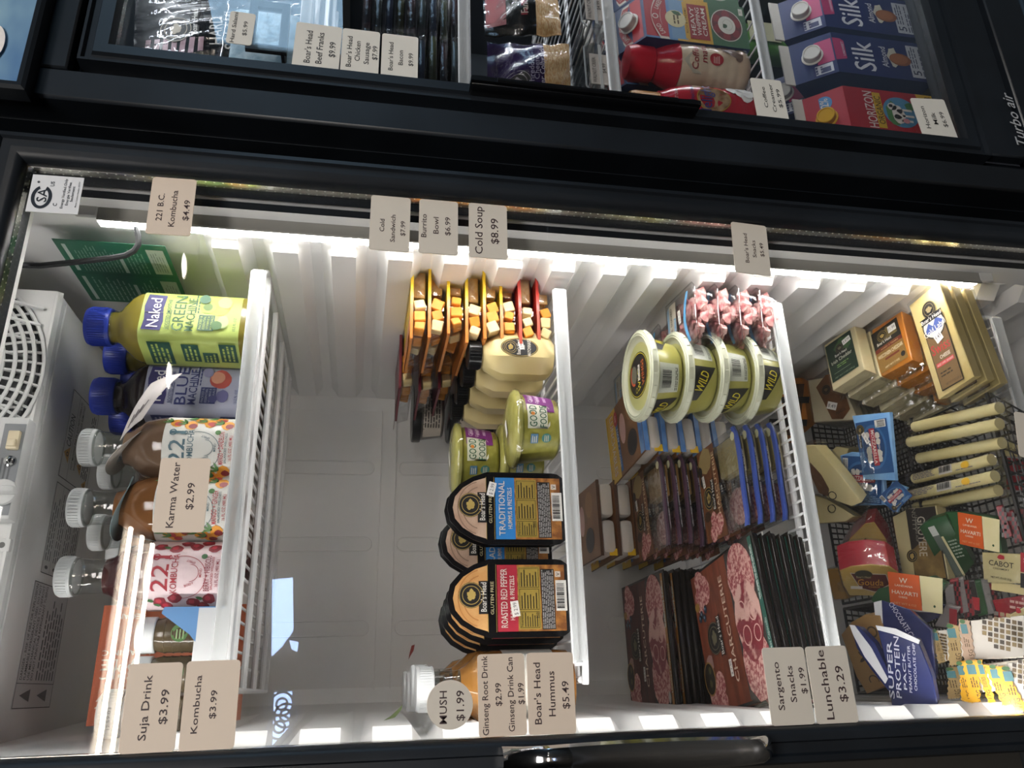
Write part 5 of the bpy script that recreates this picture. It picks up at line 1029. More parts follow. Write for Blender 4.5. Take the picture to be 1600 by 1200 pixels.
def f(b, x, z, w, h):
    y = -.0015; b.rect(x - .43 * w, z - .38 * h, x + .38 * w, z + .42 * h, C('#233428'), y); blob(b, x + .1 * w, z + .25 * h, .26 * w, .14 * h, C('#3d5c36'), y - .0002, 10, .4, 3); emblem(b, x - .02 * w, z + .2 * h, .13 * w, y - .0005, '#6f6a52'); brand(b, x - .01 * w, z + .09 * h, .36 * w, .055 * h, y - .0008)
    b.flat([(x - .38 * w, z - .06 * h), (x + .34 * w, z - .04 * h), (x + .34 * w, z + .03 * h), (x, z + .055 * h), (x - .38 * w, z + .01 * h)], C('#151a16'), y - .0004); b.text('Irish Cheddar', x - .02 * w, z - .005 * h, .075 * h, C('#d8d4c2'), .64 * w, y=y - .0007, rot=.03); b.lines(x - .2 * w, z - .17 * h, x + .16 * w, z - .09 * h, 2, C('#8aa862'), y - .0005, words=3); b.lines(x - .32 * w, z - .25 * h, x + .32 * w, z - .23 * h, 1, C('#9aa38e'), y - .0005, words=14); b.text('NET WT 7 OZ (198 g)', x - .02 * w, z - .33 * h, .03 * h, C('#9aa38e'), .6 * w, y=y - .0005); sticker(b, x + .22 * w, z + .26 * h, .24 * w, .11 * h, '$ 8.99', .15, y - .0012)
lab_part(t, f, bb); stack_under(t, 5, .0245, ['white cheddar block %s from the top of the pile' % s for s in ('second', 'third', 'fourth', 'fifth', 'sixth and last')], (.003, -.005), .06)
t, O, bb = slab('cheese_block', 'cream cheese block with torn brown label, behind the white cheddar', 'cheese', 'cream blocks with brown labels', [(1262, 594), (1310, 588), (1340, 655), (1272, 660)], .28, (.0, -.35, .93), .022, CRM, (-6, -20), film=True)
def f(b, x, z, w, h):
    y = -.0015; b.flat([(x - .2 * w, z + .3 * h), (x + .1 * w, z + .42 * h), (x + .42 * w, z + .36 * h), (x + .42 * w, z - .3 * h), (x + .2 * w, z - .40 * h), (x - .05 * w, z - .32 * h), (x - .12 * w, z)], M('brown_photo_print', '#54351b', .5, col2='#6a4525', scale=30), y); emblem(b, x + .02 * w, z + .18 * h, .11 * w, y - .0003, '#5a4a30'); sticker(b, x + .05 * w, z - .12 * h, .24 * w, .12 * h, '8.49', -.6, y - .001); b.text('ASIAGO', x + .2 * w, z - .26 * h, .05 * h, C('#2c1d10'), .24 * w, y=y - .0004)
lab_part(t, f, bb); stack_under(t, 3, .0235, ['cream block lying under the brown labelled one', 'cream block third down in the brown labelled pile', 'cream block at the bottom of the brown labelled pile'], (-.006, .004), .04)
t, O, bb = slab('cheddar_block', 'orange cheddar block far back under the third shelf', 'cheese', 'orange cheddar blocks', [(1203, 592), (1252, 590), (1262, 655), (1222, 690)], .40, (.0, -.45, .89), .03, CDO, UPL); lab_part(t, lambda b, x, z, w, h: [b.rect(x - .4 * w, z - .35 * h, x + .4 * w, z + .1 * h, M('brown_photo_print', '#54351b'), -.0006), b.rect(x + .1 * w, z - .5 * h, x + .2 * w, z + .4 * h, C('#1d1b18'), -.0008), b.rect(x - .25 * w, z - .5 * h, x - .15 * w, z + .4 * h, C('#1d1b18'), -.0008)], bb)
# mozzarella pouches
MBL = M('pouch_light_blue', '#6d9ccc', .3, col2='#7ba8d5', scale=30); MDB = C('#234f84', .3)
def moz(lab, pts, Y, n, up, flip=False):
    t, O, bb = slab('mozzarella_pouch', lab, 'cheese pouch', 'blue mozzarella pouches', pts, Y, n, .007, MBL, up, sc=1., pn='pouch')
    def f(b, x, z, w, h):
        y = -.0006; k = min(w, h * 1.25); w = min(w, k); b.rect(x - .43 * w, z - .42 * h, x + .43 * w, z + .42 * h, MDB, y); b.barcode(x - .42 * w, z + .1 * h, x - .30 * w, z + .38 * h, y - .0003, n=9); b.ell(x + .0 * w, z, .36 * w, .33 * h, C('#3d6c9e'), y - .0003, 30); b.ell(x, z, .31 * w, .28 * h, C('#1d3f6c'), y - .0004, 30); rs = random.Random(2)
        for q in range(9): blob(b, x + (rs.random() - .5) * .44 * w, z + (.13 if q % 2 else -.14) * h, .06 * w, .07 * h, C('#c9c6bd'), y - .0005, 7, .4, q)
        b.flat([(x - .30 * w, z - .08 * h), (x + .30 * w, z - .04 * h), (x + .30 * w, z + .10 * h), (x, z + .08 * h), (x - .30 * w, z + .07 * h)], C('#a5323f'), y - .0007); b.text('MOZZARELLA', x, z + .02 * h, .085 * h, C('#dedad2'), .54 * w, y=y - .0009); b.text('FRESH', x, z + .15 * h, .04 * h, C('#dedad2'), y=y - .0009); b.text('CHEESE', x, z - .085 * h, .06 * h, C('#dedad2'), y=y - .0009)
        emblem(b, x - .30 * w, z - .3 * h, .09 * w, y - .0008, '#8f7b4a'); brand(b, x - .12 * w, z - .33 * h, .22 * w, .05 * h, y - .0009); b.lines(x + .06 * w, z - .40 * h, x + .4 * w, z - .28 * h, 4, C('#8fb0d0'), y - .0005, words=6); sticker(b, x - .16 * w, z - .18 * h, .2 * w, .1 * h, '5.99', .5, y - .0012)
    lab_part(t, f, bb); return t
moz('blue mozzarella pouch lying upside down on top of the string cheese end', [(1389, 644), (1398, 751), (1348, 749), (1345, 700), (1331, 650)], .185, (-.1, -.12, .98), (30, -4))
moz('blue mozzarella pouch under the upside down one, beside the pale wedge', [(1312, 712), (1330, 706), (1378, 710), (1383, 789), (1330, 790)], .24, (-.1, -.3, .94), UPU)
moz('blue mozzarella pouch standing on its corner by the string cheese', [(1378, 786), (1394, 752), (1418, 762), (1402, 801)], .20, (-.2, -.5, .8), (-10, -10))
# pale wedges
def wl(b, x, z, w, h): b.flat([(x - .22 * w, z - .12 * h), (x - .06 * w, z - .30 * h), (x + .08 * w, z - .12 * h), (x + .02 * w, z + .18 * h), (x - .16 * w, z + .22 * h)], M('brown_photo_print', '#54351b'), -.0006); b.ring(x + .12 * w, z - .30 * h, .03 * w, .05 * h, .0012, C('#3a3a30'), -.0006, 14)
t, O, bb = slab('parmesan_wedge', 'long pale cheese wedge pointing at the blue pouch, on top', 'cheese', 'pale cheese wedges', [(1258, 696), (1274, 697), (1313, 742), (1346, 785), (1330, 791), (1292, 777), (1268, 740)], .22, (-.35, -.50, .79), .034, PAR, UPL, sc=.9, film=True)
b = MB(); x0, z0, x1, z1 = bb; mt, Q = frame([(1266, 722), (1284, 742), (1296, 764), (1294, 776), (1280, 770), (1268, 745)], .22, (-.35, -.50, .79), UPL, t.matrix_world.translation); b.flat(Q, M('brown_photo_print', '#54351b'), -.0008); sh = t.matrix_world.inverted() @ mt; b.v = [sh @ v for v in b.v]; mt, Q = frame([(1301, 774)], .22, (-.35, -.5, .79), UPL, t.matrix_world.translation); c = t.matrix_world.inverted() @ mt.translation; b.ring(c.x, c.z, .0058, .0058, .0013, C('#33332c'), -.001, 16); b.build('printed_label', t)
slab('parmesan_wedge', 'small pale cheese piece with dark label, behind the long wedge', 'cheese', 'pale cheese wedges', [(1285, 718), (1306, 698), (1326, 701), (1318, 726), (1303, 737)], .29, (-.2, -.4, .9), .03, PAR, UPL, film=True)
t, O, bb = slab('parmesan_wedge', 'pale cheese wedge lying below the long one', 'cheese', 'pale cheese wedges', [(1266, 772), (1292, 780), (1335, 806), (1322, 815), (1272, 818)], .255, (-.1, -.55, .83), .03, PAR, UPL, film=True); lab_part(t, lambda b, x, z, w, h: b.ring(x, z, .006, .006, .0014, C('#33332c'), -.0012, 16), bb)
# string cheese
STR = M('string_cheese', '#e2d295', .35, col2='#e8daa4', scale=10); INKP = C('#5b5a78')
def stick(lab, a, c, z, r, printed, grp='string cheese sticks in clear film'):
    A, E = atz(*a, z), atz(*c, z); t = thing('string_cheese', lab, 'string cheese', (A + E) / 2, group=grp); o = (A + E) / 2; d = (E - A).normalized(); s = d.cross(Vector((0, 0, 1))).normalized(); u = s.cross(d)
    b = MB(); L = (E - A).length / 2; b.tube([d * (-L), d * (-L + .001), d * (L - .001), d * L], r, STR, 12); b.build('cheese_stick', t)
    b = MB(); N = 10
    def g(uu, v): q = -L * 1.28 + 2 * L * 1.22 * uu; e = max(0, abs(q) - L) / (L * .28); a2 = 2 * PI * v; return d * q + s * math.cos(a2) * r * (1.22 + .5 * min(e, 1)) + u * math.sin(a2) * r * (1.2 * (1 - min(e, .92)) + .05 * math.sin(q * 900))
    b.grid(g, 18, N, CLEAR); b.build('clear_film', t)
    if printed:
        b = MB(); m = Matrix.Identity(4)
        for i in range(3): m[i][0], m[i][1], m[i][2] = d[i], -u[i], -s[i]
        b.T = m; q = r * 1.24; b.fn = lambda p: (p.x, (p.y - q) * math.cos(p.z / q), (q - p.y) * math.sin(p.z / q)); b.lines(-L * .9, -.004, -L * .25, .0055, 5, INKP, -.0003, words=6); b.barcode(-L * .2, -.005, L * .15, .006, -.0003, '#cfcac2', 12); b.ell(L * .5, .0, .007, .0045, C('#d6a92e'), -.0003); b.lines(L * .25, -.005, L * .8, -.003, 1, INKP, -.0003, words=5); b.text('POLLY-O', -L * 1.08, 0, .004, INKP, .017, y=-.0003, rot=PI / 2); b.unwrap(); b.build('film_print', t)
    return t
for k, (a, c, z, p, l) in enumerate((((1430, 667), (1562, 637), -.735, 0, 'string cheese stick nearest the swiss slabs'), ((1422, 691), (1562, 662), -.737, 0, 'string cheese stick second from the swiss slabs'), ((1437, 716), (1566, 692), -.748, 0, 'string cheese stick in the middle, above the black divider'), ((1430, 748), (1550, 718), -.748, 1, 'printed string cheese stick, upper one of the lower bundle'), ((1423, 774), (1555, 744), -.742, 1, 'printed string cheese stick with barcode, in front'), ((1432, 793), (1560, 766), -.758, 0, 'string cheese stick at the bottom of the lower bundle'))): stick(l, a, c, z, .0072, p)
# gouda
RED = M('red_wax_rind', '#b02335', .2); GOU = M('gouda', '#cda95a', .35, col2='#d8b86c', scale=12)
t, O, bb = slab('gouda_wedge', 'red rinded gouda wedge with dark red label, in front', 'cheese', 'red rinded gouda wedges', [(1328, 931), (1318, 915), (1312, 892), (1330, 885), (1360, 882), (1390, 885), (1404, 895), (1405, 914), (1396, 932)], .20, (-.80, -.48, .36), .045, GOU, UPU, side=RED, sc=1., film=True)
def f(b, x, z, w, h):
    y = -.0015; b.flat([(x - .33 * w, z + .26 * h), (x + .28 * w, z + .24 * h), (x + .35 * w, z - .08 * h), (x + .1 * w, z - .34 * h), (x - .16 * w, z - .22 * h)], C('#c9bfae'), y); b.flat([(x - .31 * w, z + .24 * h), (x + .27 * w, z + .22 * h), (x + .33 * w, z - .07 * h), (x + .1 * w, z - .31 * h), (x - .15 * w, z - .2 * h)], C('#55201e'), y - .0002); b.ell(x - .10 * w, z + .22 * h, .15 * w, .13 * h, C('#2a2c1e'), y - .0003); brand(b, x - .10 * w, z + .15 * h, .24 * w, .07 * h, y - .0005, False, '#a89c7a'); b.text('Gouda', x + .02 * w, z - .01 * h, .2 * h, C('#c48f35'), .44 * w, y=y - .0006); b.text('CHEESE', x + .08 * w, z - .16 * h, .05 * h, C('#c48f35'), y=y - .0006); sticker(b, x - .22 * w, z - .18 * h, .2 * w, .09 * h, ' ', 0, y - .001)
lab_part(t, f, bb)
t, O, bb = slab('gouda_wedge', 'red rinded gouda wedge lying behind the front one', 'cheese', 'red rinded gouda wedges', [(1313, 866), (1328, 842), (1352, 818), (1366, 816), (1384, 842), (1393, 872)], .27, (-.62, -.52, .58), .04, GOU, UPU, side=RED, sc=1., film=True); lab_part(t, lambda b, x, z, w, h: b.flat([(x - .16 * w, z - .25 * h), (x, z + .06 * h), (x + .16 * w, z - .25 * h)], C('#39402a'), -.0015), bb)
slab('cheese_wedge', 'golden cheese wedge left of the gouda', 'cheese', None, [(1290, 890), (1311, 889), (1317, 916), (1323, 936), (1303, 937)], .27, (-.2, -.5, .85), .03, M('golden_cheese', '#a87a2a', .35, col2='#b5883a', scale=15), UPL, film=True)
t, O, bb = slab('gruyere_wedge', 'cream gruyere wedge with black and tan label, right of the gouda', 'cheese', None, [(1394, 808), (1418, 795), (1462, 790), (1482, 905), (1446, 909), (1411, 908)], .215, (0, -.28, .96), .022, PAR, UPR, film=True)
b = MB(); mi = t.matrix_world.inverted()
for pts, m, y in (([(1416, 796), (1462, 791), (1482, 905), (1432, 908), (1424, 850)], C('#26211e'), -.0016), ([(1424, 862), (1446, 842), (1470, 850), (1480, 903), (1434, 906)], M('tan_photo_print', '#8a713f', .45, col2='#6a5530', scale=40), -.0018)):
    mt, Q = frame(pts, .215, (0, -.28, .96), UPR, t.matrix_world.translation); s = mi @ mt; k = len(b.v); b.flat(Q, m, y); b.v[k:] = [s @ v for v in b.v[k:]]
for s, (px, py), hh, ww, cc in (('GRUYERE', (1443, 838), .012, .052, '#b9b2a4'), ('NUTTY', (1430, 812), .006, .03, '#8d887e'), ('LE GRUYERE AOP', (1434, 826), .004, .035, '#8d887e')):
    mt, Q = frame([(px, py)], .215, (0, -.28, .96), UPR, t.matrix_world.translation); c = mi @ mt.translation; b.text(s, c.x, c.z, hh, C(cc), ww, y=-.0021)
mt, Q = frame([(1427, 869)], .215, (0, -.28, .96), UPR, t.matrix_world.translation); c = mi @ mt.translation; emblem(b, c.x, c.z, .0085, -.0021); b.build('printed_label', t)
# havarti
GRN = C('#234d2c', .3); ORG = C('#cf5a22', .3); HAV = M('havarti', '#d9cf9f', .4, col2='#e2d9b0', scale=14)
def havarti(lab, pts, Y, n, up, th=.016):
    t, O, bb = slab('havarti_pack', lab, 'cheese pack', 'havarti packs in green and orange', pts, Y, n, th, GRN, up, pn='pack'); 
    def f(b, x, z, w, h):
        y = -.0006; b.flat([(x - .22 * w, z - .47 * h), (x + .20 * w, z - .47 * h), (x + .16 * w, z + .47 * h), (x - .26 * w, z + .47 * h)], ORG, y); b.flat([(x + .205 * w, z - .47 * h), (x + .46 * w, z - .47 * h), (x + .46 * w, z + .47 * h), (x + .165 * w, z + .47 * h)], HAV, y); b.text('W', x - .05 * w, z + .28 * h, .15 * h, C('#e3dccb'), y=y - .0003); b.text('LANDANA', x - .04 * w, z + .13 * h, .06 * h, C('#e3dccb'), .24 * w, y=y - .0003); b.text('HAVARTI', x - .03 * w, z - .06 * h, .11 * h, C('#e3dccb'), .34 * w, y=y - .0003); b.text('CHEESE', x - .05 * w, z - .18 * h, .05 * h, C('#e3dccb'), y=y - .0003); b.text('NET WT 6 OZ', x - .02 * w, z - .36 * h, .06 * h, C('#d9a27a'), .3 * w, y=y - .0003); leaf(b, x + .36 * w, z - .34 * h, .08 * h, 1.6, GRN, y - .0003, .4)
    lab_part(t, f, bb); return t
havarti('havarti pack with orange label lying face up among the snack cheeses', [(1476, 800), (1500, 800), (1556, 809), (1566, 866), (1512, 854), (1484, 838)], .14, (-.2, -.25, .95), UPU)
t, O, bb = slab('havarti_pack', 'green cheese pack standing on edge beside the havarti', 'cheese pack', 'havarti packs in green and orange', [(1436, 824), (1452, 813), (1478, 805), (1492, 830), (1522, 880), (1504, 902), (1478, 906)], .175, (-.45, -.5, .74), .02, GRN, (-40, -70), pn='pack')
lab_part(t, lambda b, x, z, w, h: [b.rect(x - .18 * w, z - .48 * h, x + .02 * w, z + .34 * h, C('#5d6a64'), -.0006), b.rect(x + .03 * w, z - .48 * h, x + .10 * w, z + .2 * h, HAV, -.0006), b.rect(x - .18 * w, z + .24 * h, x + .02 * w, z + .40 * h, C('#c3c6c2'), -.0008), b.lines(x + .14 * w, z - .2 * h, x + .42 * w, z + .12 * h, 6, C('#9fb09f'), -.0006, words=3)], bb)
havarti('long orange and cream havarti pack lying in front of the gouda', [(1360, 936), (1372, 920), (1455, 900), (1478, 912), (1470, 924), (1386, 944), (1366, 944)], .165, (-.15, -.55, .82), UPU, .022)
# snack cheeses and sticks
CAB = M('cabot_cream', '#d8c890', .35, col2='#dfd19d', scale=10); CRD = C('#a82433', .3); CBK = C('#1c1b1d', .3)
def snack(lab, pts, Y, n, up, th=.012, words=True):
    t, O, bb = slab('snack_cheese', lab, 'snack cheese', 'cream and red snack cheeses', pts, Y, n, th, CAB, up, film=True)
    def f(b, x, z, w, h):
        y = -.0015; b.text('CABOT', x - .22 * w, z + .08 * h, .15 * h, CBK, .34 * w, y=y); b.text('CREAMERY', x - .22 * w, z - .06 * h, .05 * h, CBK, .22 * w, y=y); blob(b, x - .22 * w, z + .26 * h, .05 * w, .07 * h, CRD, y, 9, .4, 3); b.text('NET WT .75 OZ (21g)', x - .22 * w, z - .3 * h, .055 * h, CBK, .28 * w, y=y); b.rect(x + .04 * w, z - .05 * h, x + .48 * w, z + .46 * h, CRD, y); b.text('Seriously', x + .26 * w, z + .27 * h, .11 * h, C('#e3cdc8'), .36 * w, y=y - .0003); b.text('SHARP', x + .24 * w, z + .12 * h, .06 * h, C('#e3cdc8'), y=y - .0003); b.rect(x + .04 * w, z - .46 * h, x + .48 * w, z - .08 * h, CBK, y)
    if words: lab_part(t, f, bb)
    return t
snack('cream snack cheese reading CABOT with red corner, by the havarti', [(1534, 863), (1650, 868), (1652, 914), (1537, 910)], .10, (-.1, -.35, .93), UPU)
snack('cream snack cheese leaning over the white bars at the bottom corner', [(1573, 962), (1640, 930), (1660, 978), (1590, 1008)], .085, (-.1, -.4, .91), (-14, -40))
t, O, bb = slab('snack_cheese', 'red and cream snack cheese between the two reading CABOT', 'snack cheese', 'cream and red snack cheeses', [(1550, 938), (1645, 922), (1650, 950), (1560, 966)], .11, (-.1, -.4, .9), .012, CRD, UPU, film=True); lab_part(t, lambda b, x, z, w, h: [b.rect(x - .5 * w, z + .25 * h, x + .5 * w, z + .5 * h, CAB, -.0015), b.lines(x - .2 * w, z - .2 * h, x + .3 * w, z + .1 * h, 2, C('#dcb0a8'), -.0015, words=4)], bb)
for k, (a, l, cc) in enumerate((((1562, 690), 'cream snack cheese behind the basket wires, under the string cheese ends', None), ((1562, 715), 'dark and red snack cheese behind the basket wires', CRD), ((1560, 742), 'lower dark and red snack cheese behind the basket wires', CRD))):
    x, y = a; t, O, bb = slab('snack_cheese', l, 'snack cheese', 'snack cheeses behind the basket wires', [(x, y), (x + 60, y + 3), (x + 62, y + 27), (x + 2, y + 22)], .115 + .01 * k, (-.1, -.3, .95), .012, CAB if cc is None else cc, UPU); lab_part(t, (lambda b, x, z, w, h: b.text('Cabot', x - .1 * w, z, .3 * h, CBK, .3 * w, y=-.0006)) if cc is None else (lambda b, x, z, w, h: b.rect(x - .5 * w, z - .45 * h, x - .28 * w, z + .45 * h, C('#3a3f3d'), -.0006)), bb)
PLD = M('red_black_plaid', '#8c2430', .35)
def plaid(b, x0, z0, x1, z1, y):
    n = 4; q = 7
    for i in range(n):
        for j in range(q):
            if (i + j) % 2: b.rect(x0 + (x1 - x0) * i / n, z0 + (z1 - z0) * j / q, x0 + (x1 - x0) * (i + 1) / n, z0 + (z1 - z0) * (j + 1) / q, CBK, y)
fl = [(1476, 918, 0), (1484, 908, 1), (1492, 906, 0), (1500, 912, 1), (1509, 909, 2), (1519, 910, 3), (1530, 908, 0), (1540, 914, 1)]
for k, (x, y, s) in enumerate(fl):
    pts = [(x, y), (x + 13, y - 2), (x + 20 + k, y + 50), (x + 5 + k, y + 54)]; m = (M('grey_clear_sleeve', '#8f8a8a', .3), PLD, CBK, GRN)[s]
    t, O, bb = slab('cheese_stick_pack', ('clear sleeved', 'red plaid', 'black topped', 'dark green')[s] + ' cheese stick pack standing on end, number %s from the left of the bunch' % ('one', 'two', 'three', 'four', 'five', 'six', 'seven', 'eight')[k], 'cheese stick pack', 'cheese stick packs standing in a bunch', pts, .15, (-.5, -.55, .67), .009, m, UPU, pn='pack', film=(s == 0))
    if s == 1: lab_part(t, lambda b, x, z, w, h: plaid(b, x - .3 * w, z - .45 * h, x + .3 * w, z + .45 * h, -.0006), bb)
    if s == 2: lab_part(t, lambda b, x, z, w, h: b.rect(x - .4 * w, z - .3 * h, x + .4 * w, z + .05 * h, CRD, -.0006), bb)
for k, (x, y) in enumerate(((1556, 792), (1572, 800), (1590, 796))):
    t, O, bb = slab('cheese_stick_pack', 'red plaid cheese stick pack by the basket rim, %s' % ('left', 'middle', 'right')[k], 'cheese stick pack', 'red plaid stick packs by the basket rim', [(x, y), (x + 10, y - 2), (x + 26, y + 46), (x + 14, y + 50)], .10, (-.4, -.5, .75), .009, PLD, UPU, pn='pack'); lab_part(t, lambda b, x, z, w, h: plaid(b, x - .3 * w, z - .45 * h, x + .3 * w, z + .45 * h, -.0006), bb)
t, O, bb = slab('cheese_stick_pack', 'torn clear and red wrapped stick lying left of the standing bunch', 'cheese stick pack', 'cheese stick packs standing in a bunch', [(1478, 945), (1500, 950), (1480, 982), (1460, 978)], .14, (-.3, -.5, .8), .008, M('grey_clear_sleeve', '#8f8a8a'), UPU, pn='pack', film=True)
lab_part(t, lambda b, x, z, w, h: b.rect(x + .1 * w, z - .3 * h, x + .4 * w, z + .4 * h, PLD, -.0015), bb)
# protein bars with crimped ends
WWR = M('white_wrapper', '#d8d2c8', .35, col2='#e0dbd2', scale=30); TAN = C('#b09768', .4); YLW = C('#e0a81e', .35)
NBAR = [0]
def bar(lab, e, bd, Y, n, m, grp):
    NBAR[0] += 1; q = Vector(n).normalized(); pl = at(1545, 1050, .088) + q * (.0035 * NBAR[0])
    t, O, bb = slab('protein_bar', lab, 'protein bar', grp, bd, Y, n, .010, WWR, UPU, pn='wrapper', sc=.9, pl=pl)
    def f(b, x, z, w, h):
        y = -.0006; r = .3 * h; 
        for cx2 in (x - .12 * w, x + .22 * w):
            for i in range(-3, 4):
                for j in range(-3, 4):
                    if (i * i + j * j) < 11: b.rect(cx2 + i * r * .3 - r * .11, z + .06 * h + j * r * .3 - r * .11, cx2 + i * r * .3 + r * .11, z + .06 * h + j * r * .3 + r * .11, C(('#6d5a3c', '#8f7a52', '#3f342a')[(i + 2 * j) % 3]), y)
        blob(b, x + .30 * w, z - .32 * h, .12 * w, .1 * h, C('#a0783e'), y - .0002, 14, .1, 3); blob(b, x + .40 * w, z - .16 * h, .05 * w, .16 * h, C('#4a3a2c'), y - .0003, 10, .2, 4)
    if len(bd) > 4: lab_part(t, f, bb)
    ex = sum(p[0] for p in e) / 4; ey = sum(p[1] for p in e) / 4; e = [(ex + (p[0] - ex) * (1.35 if m is YLW else 1.1), ey + (p[1] - ey)) for p in e]
    mt, Q = frame(e, Y, n, UPL, t.matrix_world.translation); b = MB(); s = t.matrix_world.inverted() @ mt; k = len(Q); Z = []
    for i in range(k):                                      # zigzag crimped edge
        p, q = Vector(Q[i]), Vector(Q[(i + 1) % k]); d = (q - p); nn = Vector((d.y, -d.x)).normalized() * .0008
        for j in range(12): r = p + d * (j / 12); Z.append(tuple(r + (nn if j % 2 else -nn)))
    b.prism(Z, -.0016, -.0008, m); x0 = min(p[0] for p in Q); x1 = max(p[0] for p in Q); z0 = min(p[1] for p in Q); z1 = max(p[1] for p in Q); cx = (x0 + x1) / 2; cz = (z0 + z1) / 2; w = x1 - x0; h = z1 - z0; K = C('#5c4526')
    b.text('17G' if m is YLW else '15G', x0 + .2 * w, cz - .12 * h, .34 * h, K, .2 * w, y=-.002, rot=0); b.lines(x0 + .36 * w, cz - .2 * h, x0 + .60 * w, cz + .2 * h, 3, K, -.002, words=3); b.rect(x0 + .66 * w, cz - .25 * h, x0 + .88 * w, cz + .2 * h, C('#4f7f86'), -.0019); b.ell(x0 + .94 * w, cz, .05 * w, .2 * h, C('#3f6a3f'), -.0019, 12)
    b.v = [s @ v for v in b.v]; b.build('crimped_end', t); return t
NB = (-.12, -.45, .88); G1 = 'white wrapped bars with tan ends'; G2 = 'white wrapped bars with yellow ends'
bar('white protein bar with tan end, lowest of the tan ones', [(1484, 1042), (1499, 1042), (1501, 1090), (1482, 1092)], [(1486, 1044), (1600, 1030), (1604, 1070), (1490, 1086)], .098, NB, TAN, G1)
bar('white protein bar with narrow tan end, nearest the navy pouches', [(1457, 982), (1466, 986), (1477, 1033), (1467, 1037)], [(1462, 986), (1478, 984), (1486, 1030), (1476, 1034), (1470, 1034)], .125, NB, TAN, G1)
bar('white protein bar with tan end, second from the top', [(1482, 974), (1499, 978), (1503, 1038), (1485, 1040)], [(1478, 984), (1520, 978), (1525, 1020), (1480, 1032)], .115, NB, TAN, G1)
bar('white protein bar with pinkish tan end, topmost by the snack cheeses', [(1499, 967), (1515, 969), (1524, 1033), (1508, 1035)], [(1516, 970), (1560, 965), (1650, 958), (1655, 1024), (1560, 1030), (1522, 1030)], .105, NB, C('#b79a82', .4), G1)
for k, e in enumerate(([(1502, 1034), (1510, 1032), (1516, 1098), (1504, 1094)], [(1509, 1036), (1527, 1030), (1530, 1096), (1518, 1098)], [(1527, 1034), (1536, 1030), (1552, 1096), (1544, 1098)], [(1543, 1038), (1556, 1040), (1577, 1100), (1566, 1102)], [(1562, 1042), (1572, 1040), (1600, 1110), (1586, 1112)])):
    x = e[1][0]; bar('white protein bar with yellow end, %s of the fan' % ('leftmost', 'second from the left', 'middle one', 'second from the right', 'rightmost')[k], e, [(x, 1044), (x + 46, 1038), (x + 50, 1074), (x + 8, 1082)] if k < 4 else [(1572, 1036), (1610, 1030), (1660, 1024), (1680, 1084), (1640, 1092), (1592, 1098)], .088 - .004 * k, NB, YLW, G2)
# navy pouches
NAV = M('navy_pouch', '#1d2450', .22, col2='#252d5c', scale=25, bump=.25); WST = C('#cfd0d4', .4)
def pouch(lab, pts, st, Y, n, texts=(), th=.014):
    t, O, bb = slab('snack_pouch', lab, 'snack pouch', 'navy snack pouches', pts, Y, n, th, NAV, UPL, pn='pouch', sc=.9); mi = t.matrix_world.inverted()
    b = MB(); mt, Q = frame(st, Y, n, UPL, t.matrix_world.translation); s = mi @ mt; b.prism(Q, -.0014, -.0006, WST); b.v = [s @ v for v in b.v]; b.build('torn_white_seam', t)
    if texts:
        b = MB()
        for s, (px, py), hh, ww, up in texts: mt, Q = frame([(px, py)], Y, n, up, t.matrix_world.translation); k = len(b.v); b.text(s, 0, 0, hh, C('#b9bccb'), ww, y=-.0012); b.v[k:] = [mi @ mt @ v for v in b.v[k:]]
        b.build('pouch_print', t)
    return t
pouch('navy pouch lying across the back of the protein pouches', [(1403, 960), (1418, 944), (1452, 934), (1478, 946), (1474, 962), (1440, 976)], [(1408, 952), (1414, 943), (1470, 950), (1468, 957), (1436, 956)], .19, (-.1, -.4, .9))
pouch('navy pouch with slanting white seam, behind the front one', [(1367, 942), (1378, 938), (1420, 952), (1456, 985), (1462, 1060), (1440, 1090), (1400, 1040), (1376, 985)], [(1366, 941), (1378, 938), (1380, 974), (1370, 976)], .145, (-.12, -.4, .9), (('CHOCOLATE CHIP', (1412, 972), .007, .05, (14, -8)),))
pouch('narrow navy pouch with torn white edge, left of the front one', [(1328, 976), (1340, 978), (1366, 1005), (1392, 1058), (1390, 1082), (1362, 1048), (1338, 1012)], [(1328, 976), (1336, 977), (1362, 1012), (1388, 1060), (1384, 1068), (1352, 1026), (1334, 992)], .14, (-.15, -.45, .88))
U2 = (-22, -4)
pouch('front navy pouch reading SUPER PROTEIN, standing in the corner', [(1369, 978), (1400, 984), (1432, 996), (1442, 1020), (1456, 1056), (1465, 1102), (1393, 1103), (1385, 1040)], [(1369, 977), (1400, 982), (1438, 1000), (1436, 1006), (1398, 991), (1372, 984)], .105, (-.12, -.45, .88), (('SUPER', (1392, 1046), .0060, .062, U2), ('PROTEIN', (1403, 1042), .0060, .066, U2), ('PACK', (1414, 1048), .0035, .04, U2), ('PEANUT BUTTER', (1422, 1045), .0030, .05, U2), ('CHOCOLATE CHIP', (1430, 1042), .0030, .05, U2)))
t, O, bb = slab('kraft_cheese', 'tan paper wrapped cheese behind the navy pouches', 'cheese', None, [(1314, 992), (1330, 972), (1352, 960), (1374, 962), (1398, 1050), (1392, 1068), (1354, 1084), (1338, 1058)], .19, (-.15, -.35, .92), .035, M('tan_rind', '#8d6a3c', .55, col2='#9a7747', scale=14), UPU, sc=1.)
def f(b, x, z, w, h):
    for k in range(5): leaf(b, x - .02 * w, z - .05 * h, .16 * w, 1.2 * k + .4, C('#3a2c1c'), -.0006, .2)
    b.ring(x + .1 * w, z + .28 * h, .1 * w, .07 * h, .002, C('#4a3822'), -.0006, 18); b.ring(x + .14 * w, z - .3 * h, .1 * w, .06 * h, .0015, C('#4a3822'), -.0006, 16, 0, 4)
lab_part(t, f, bb)
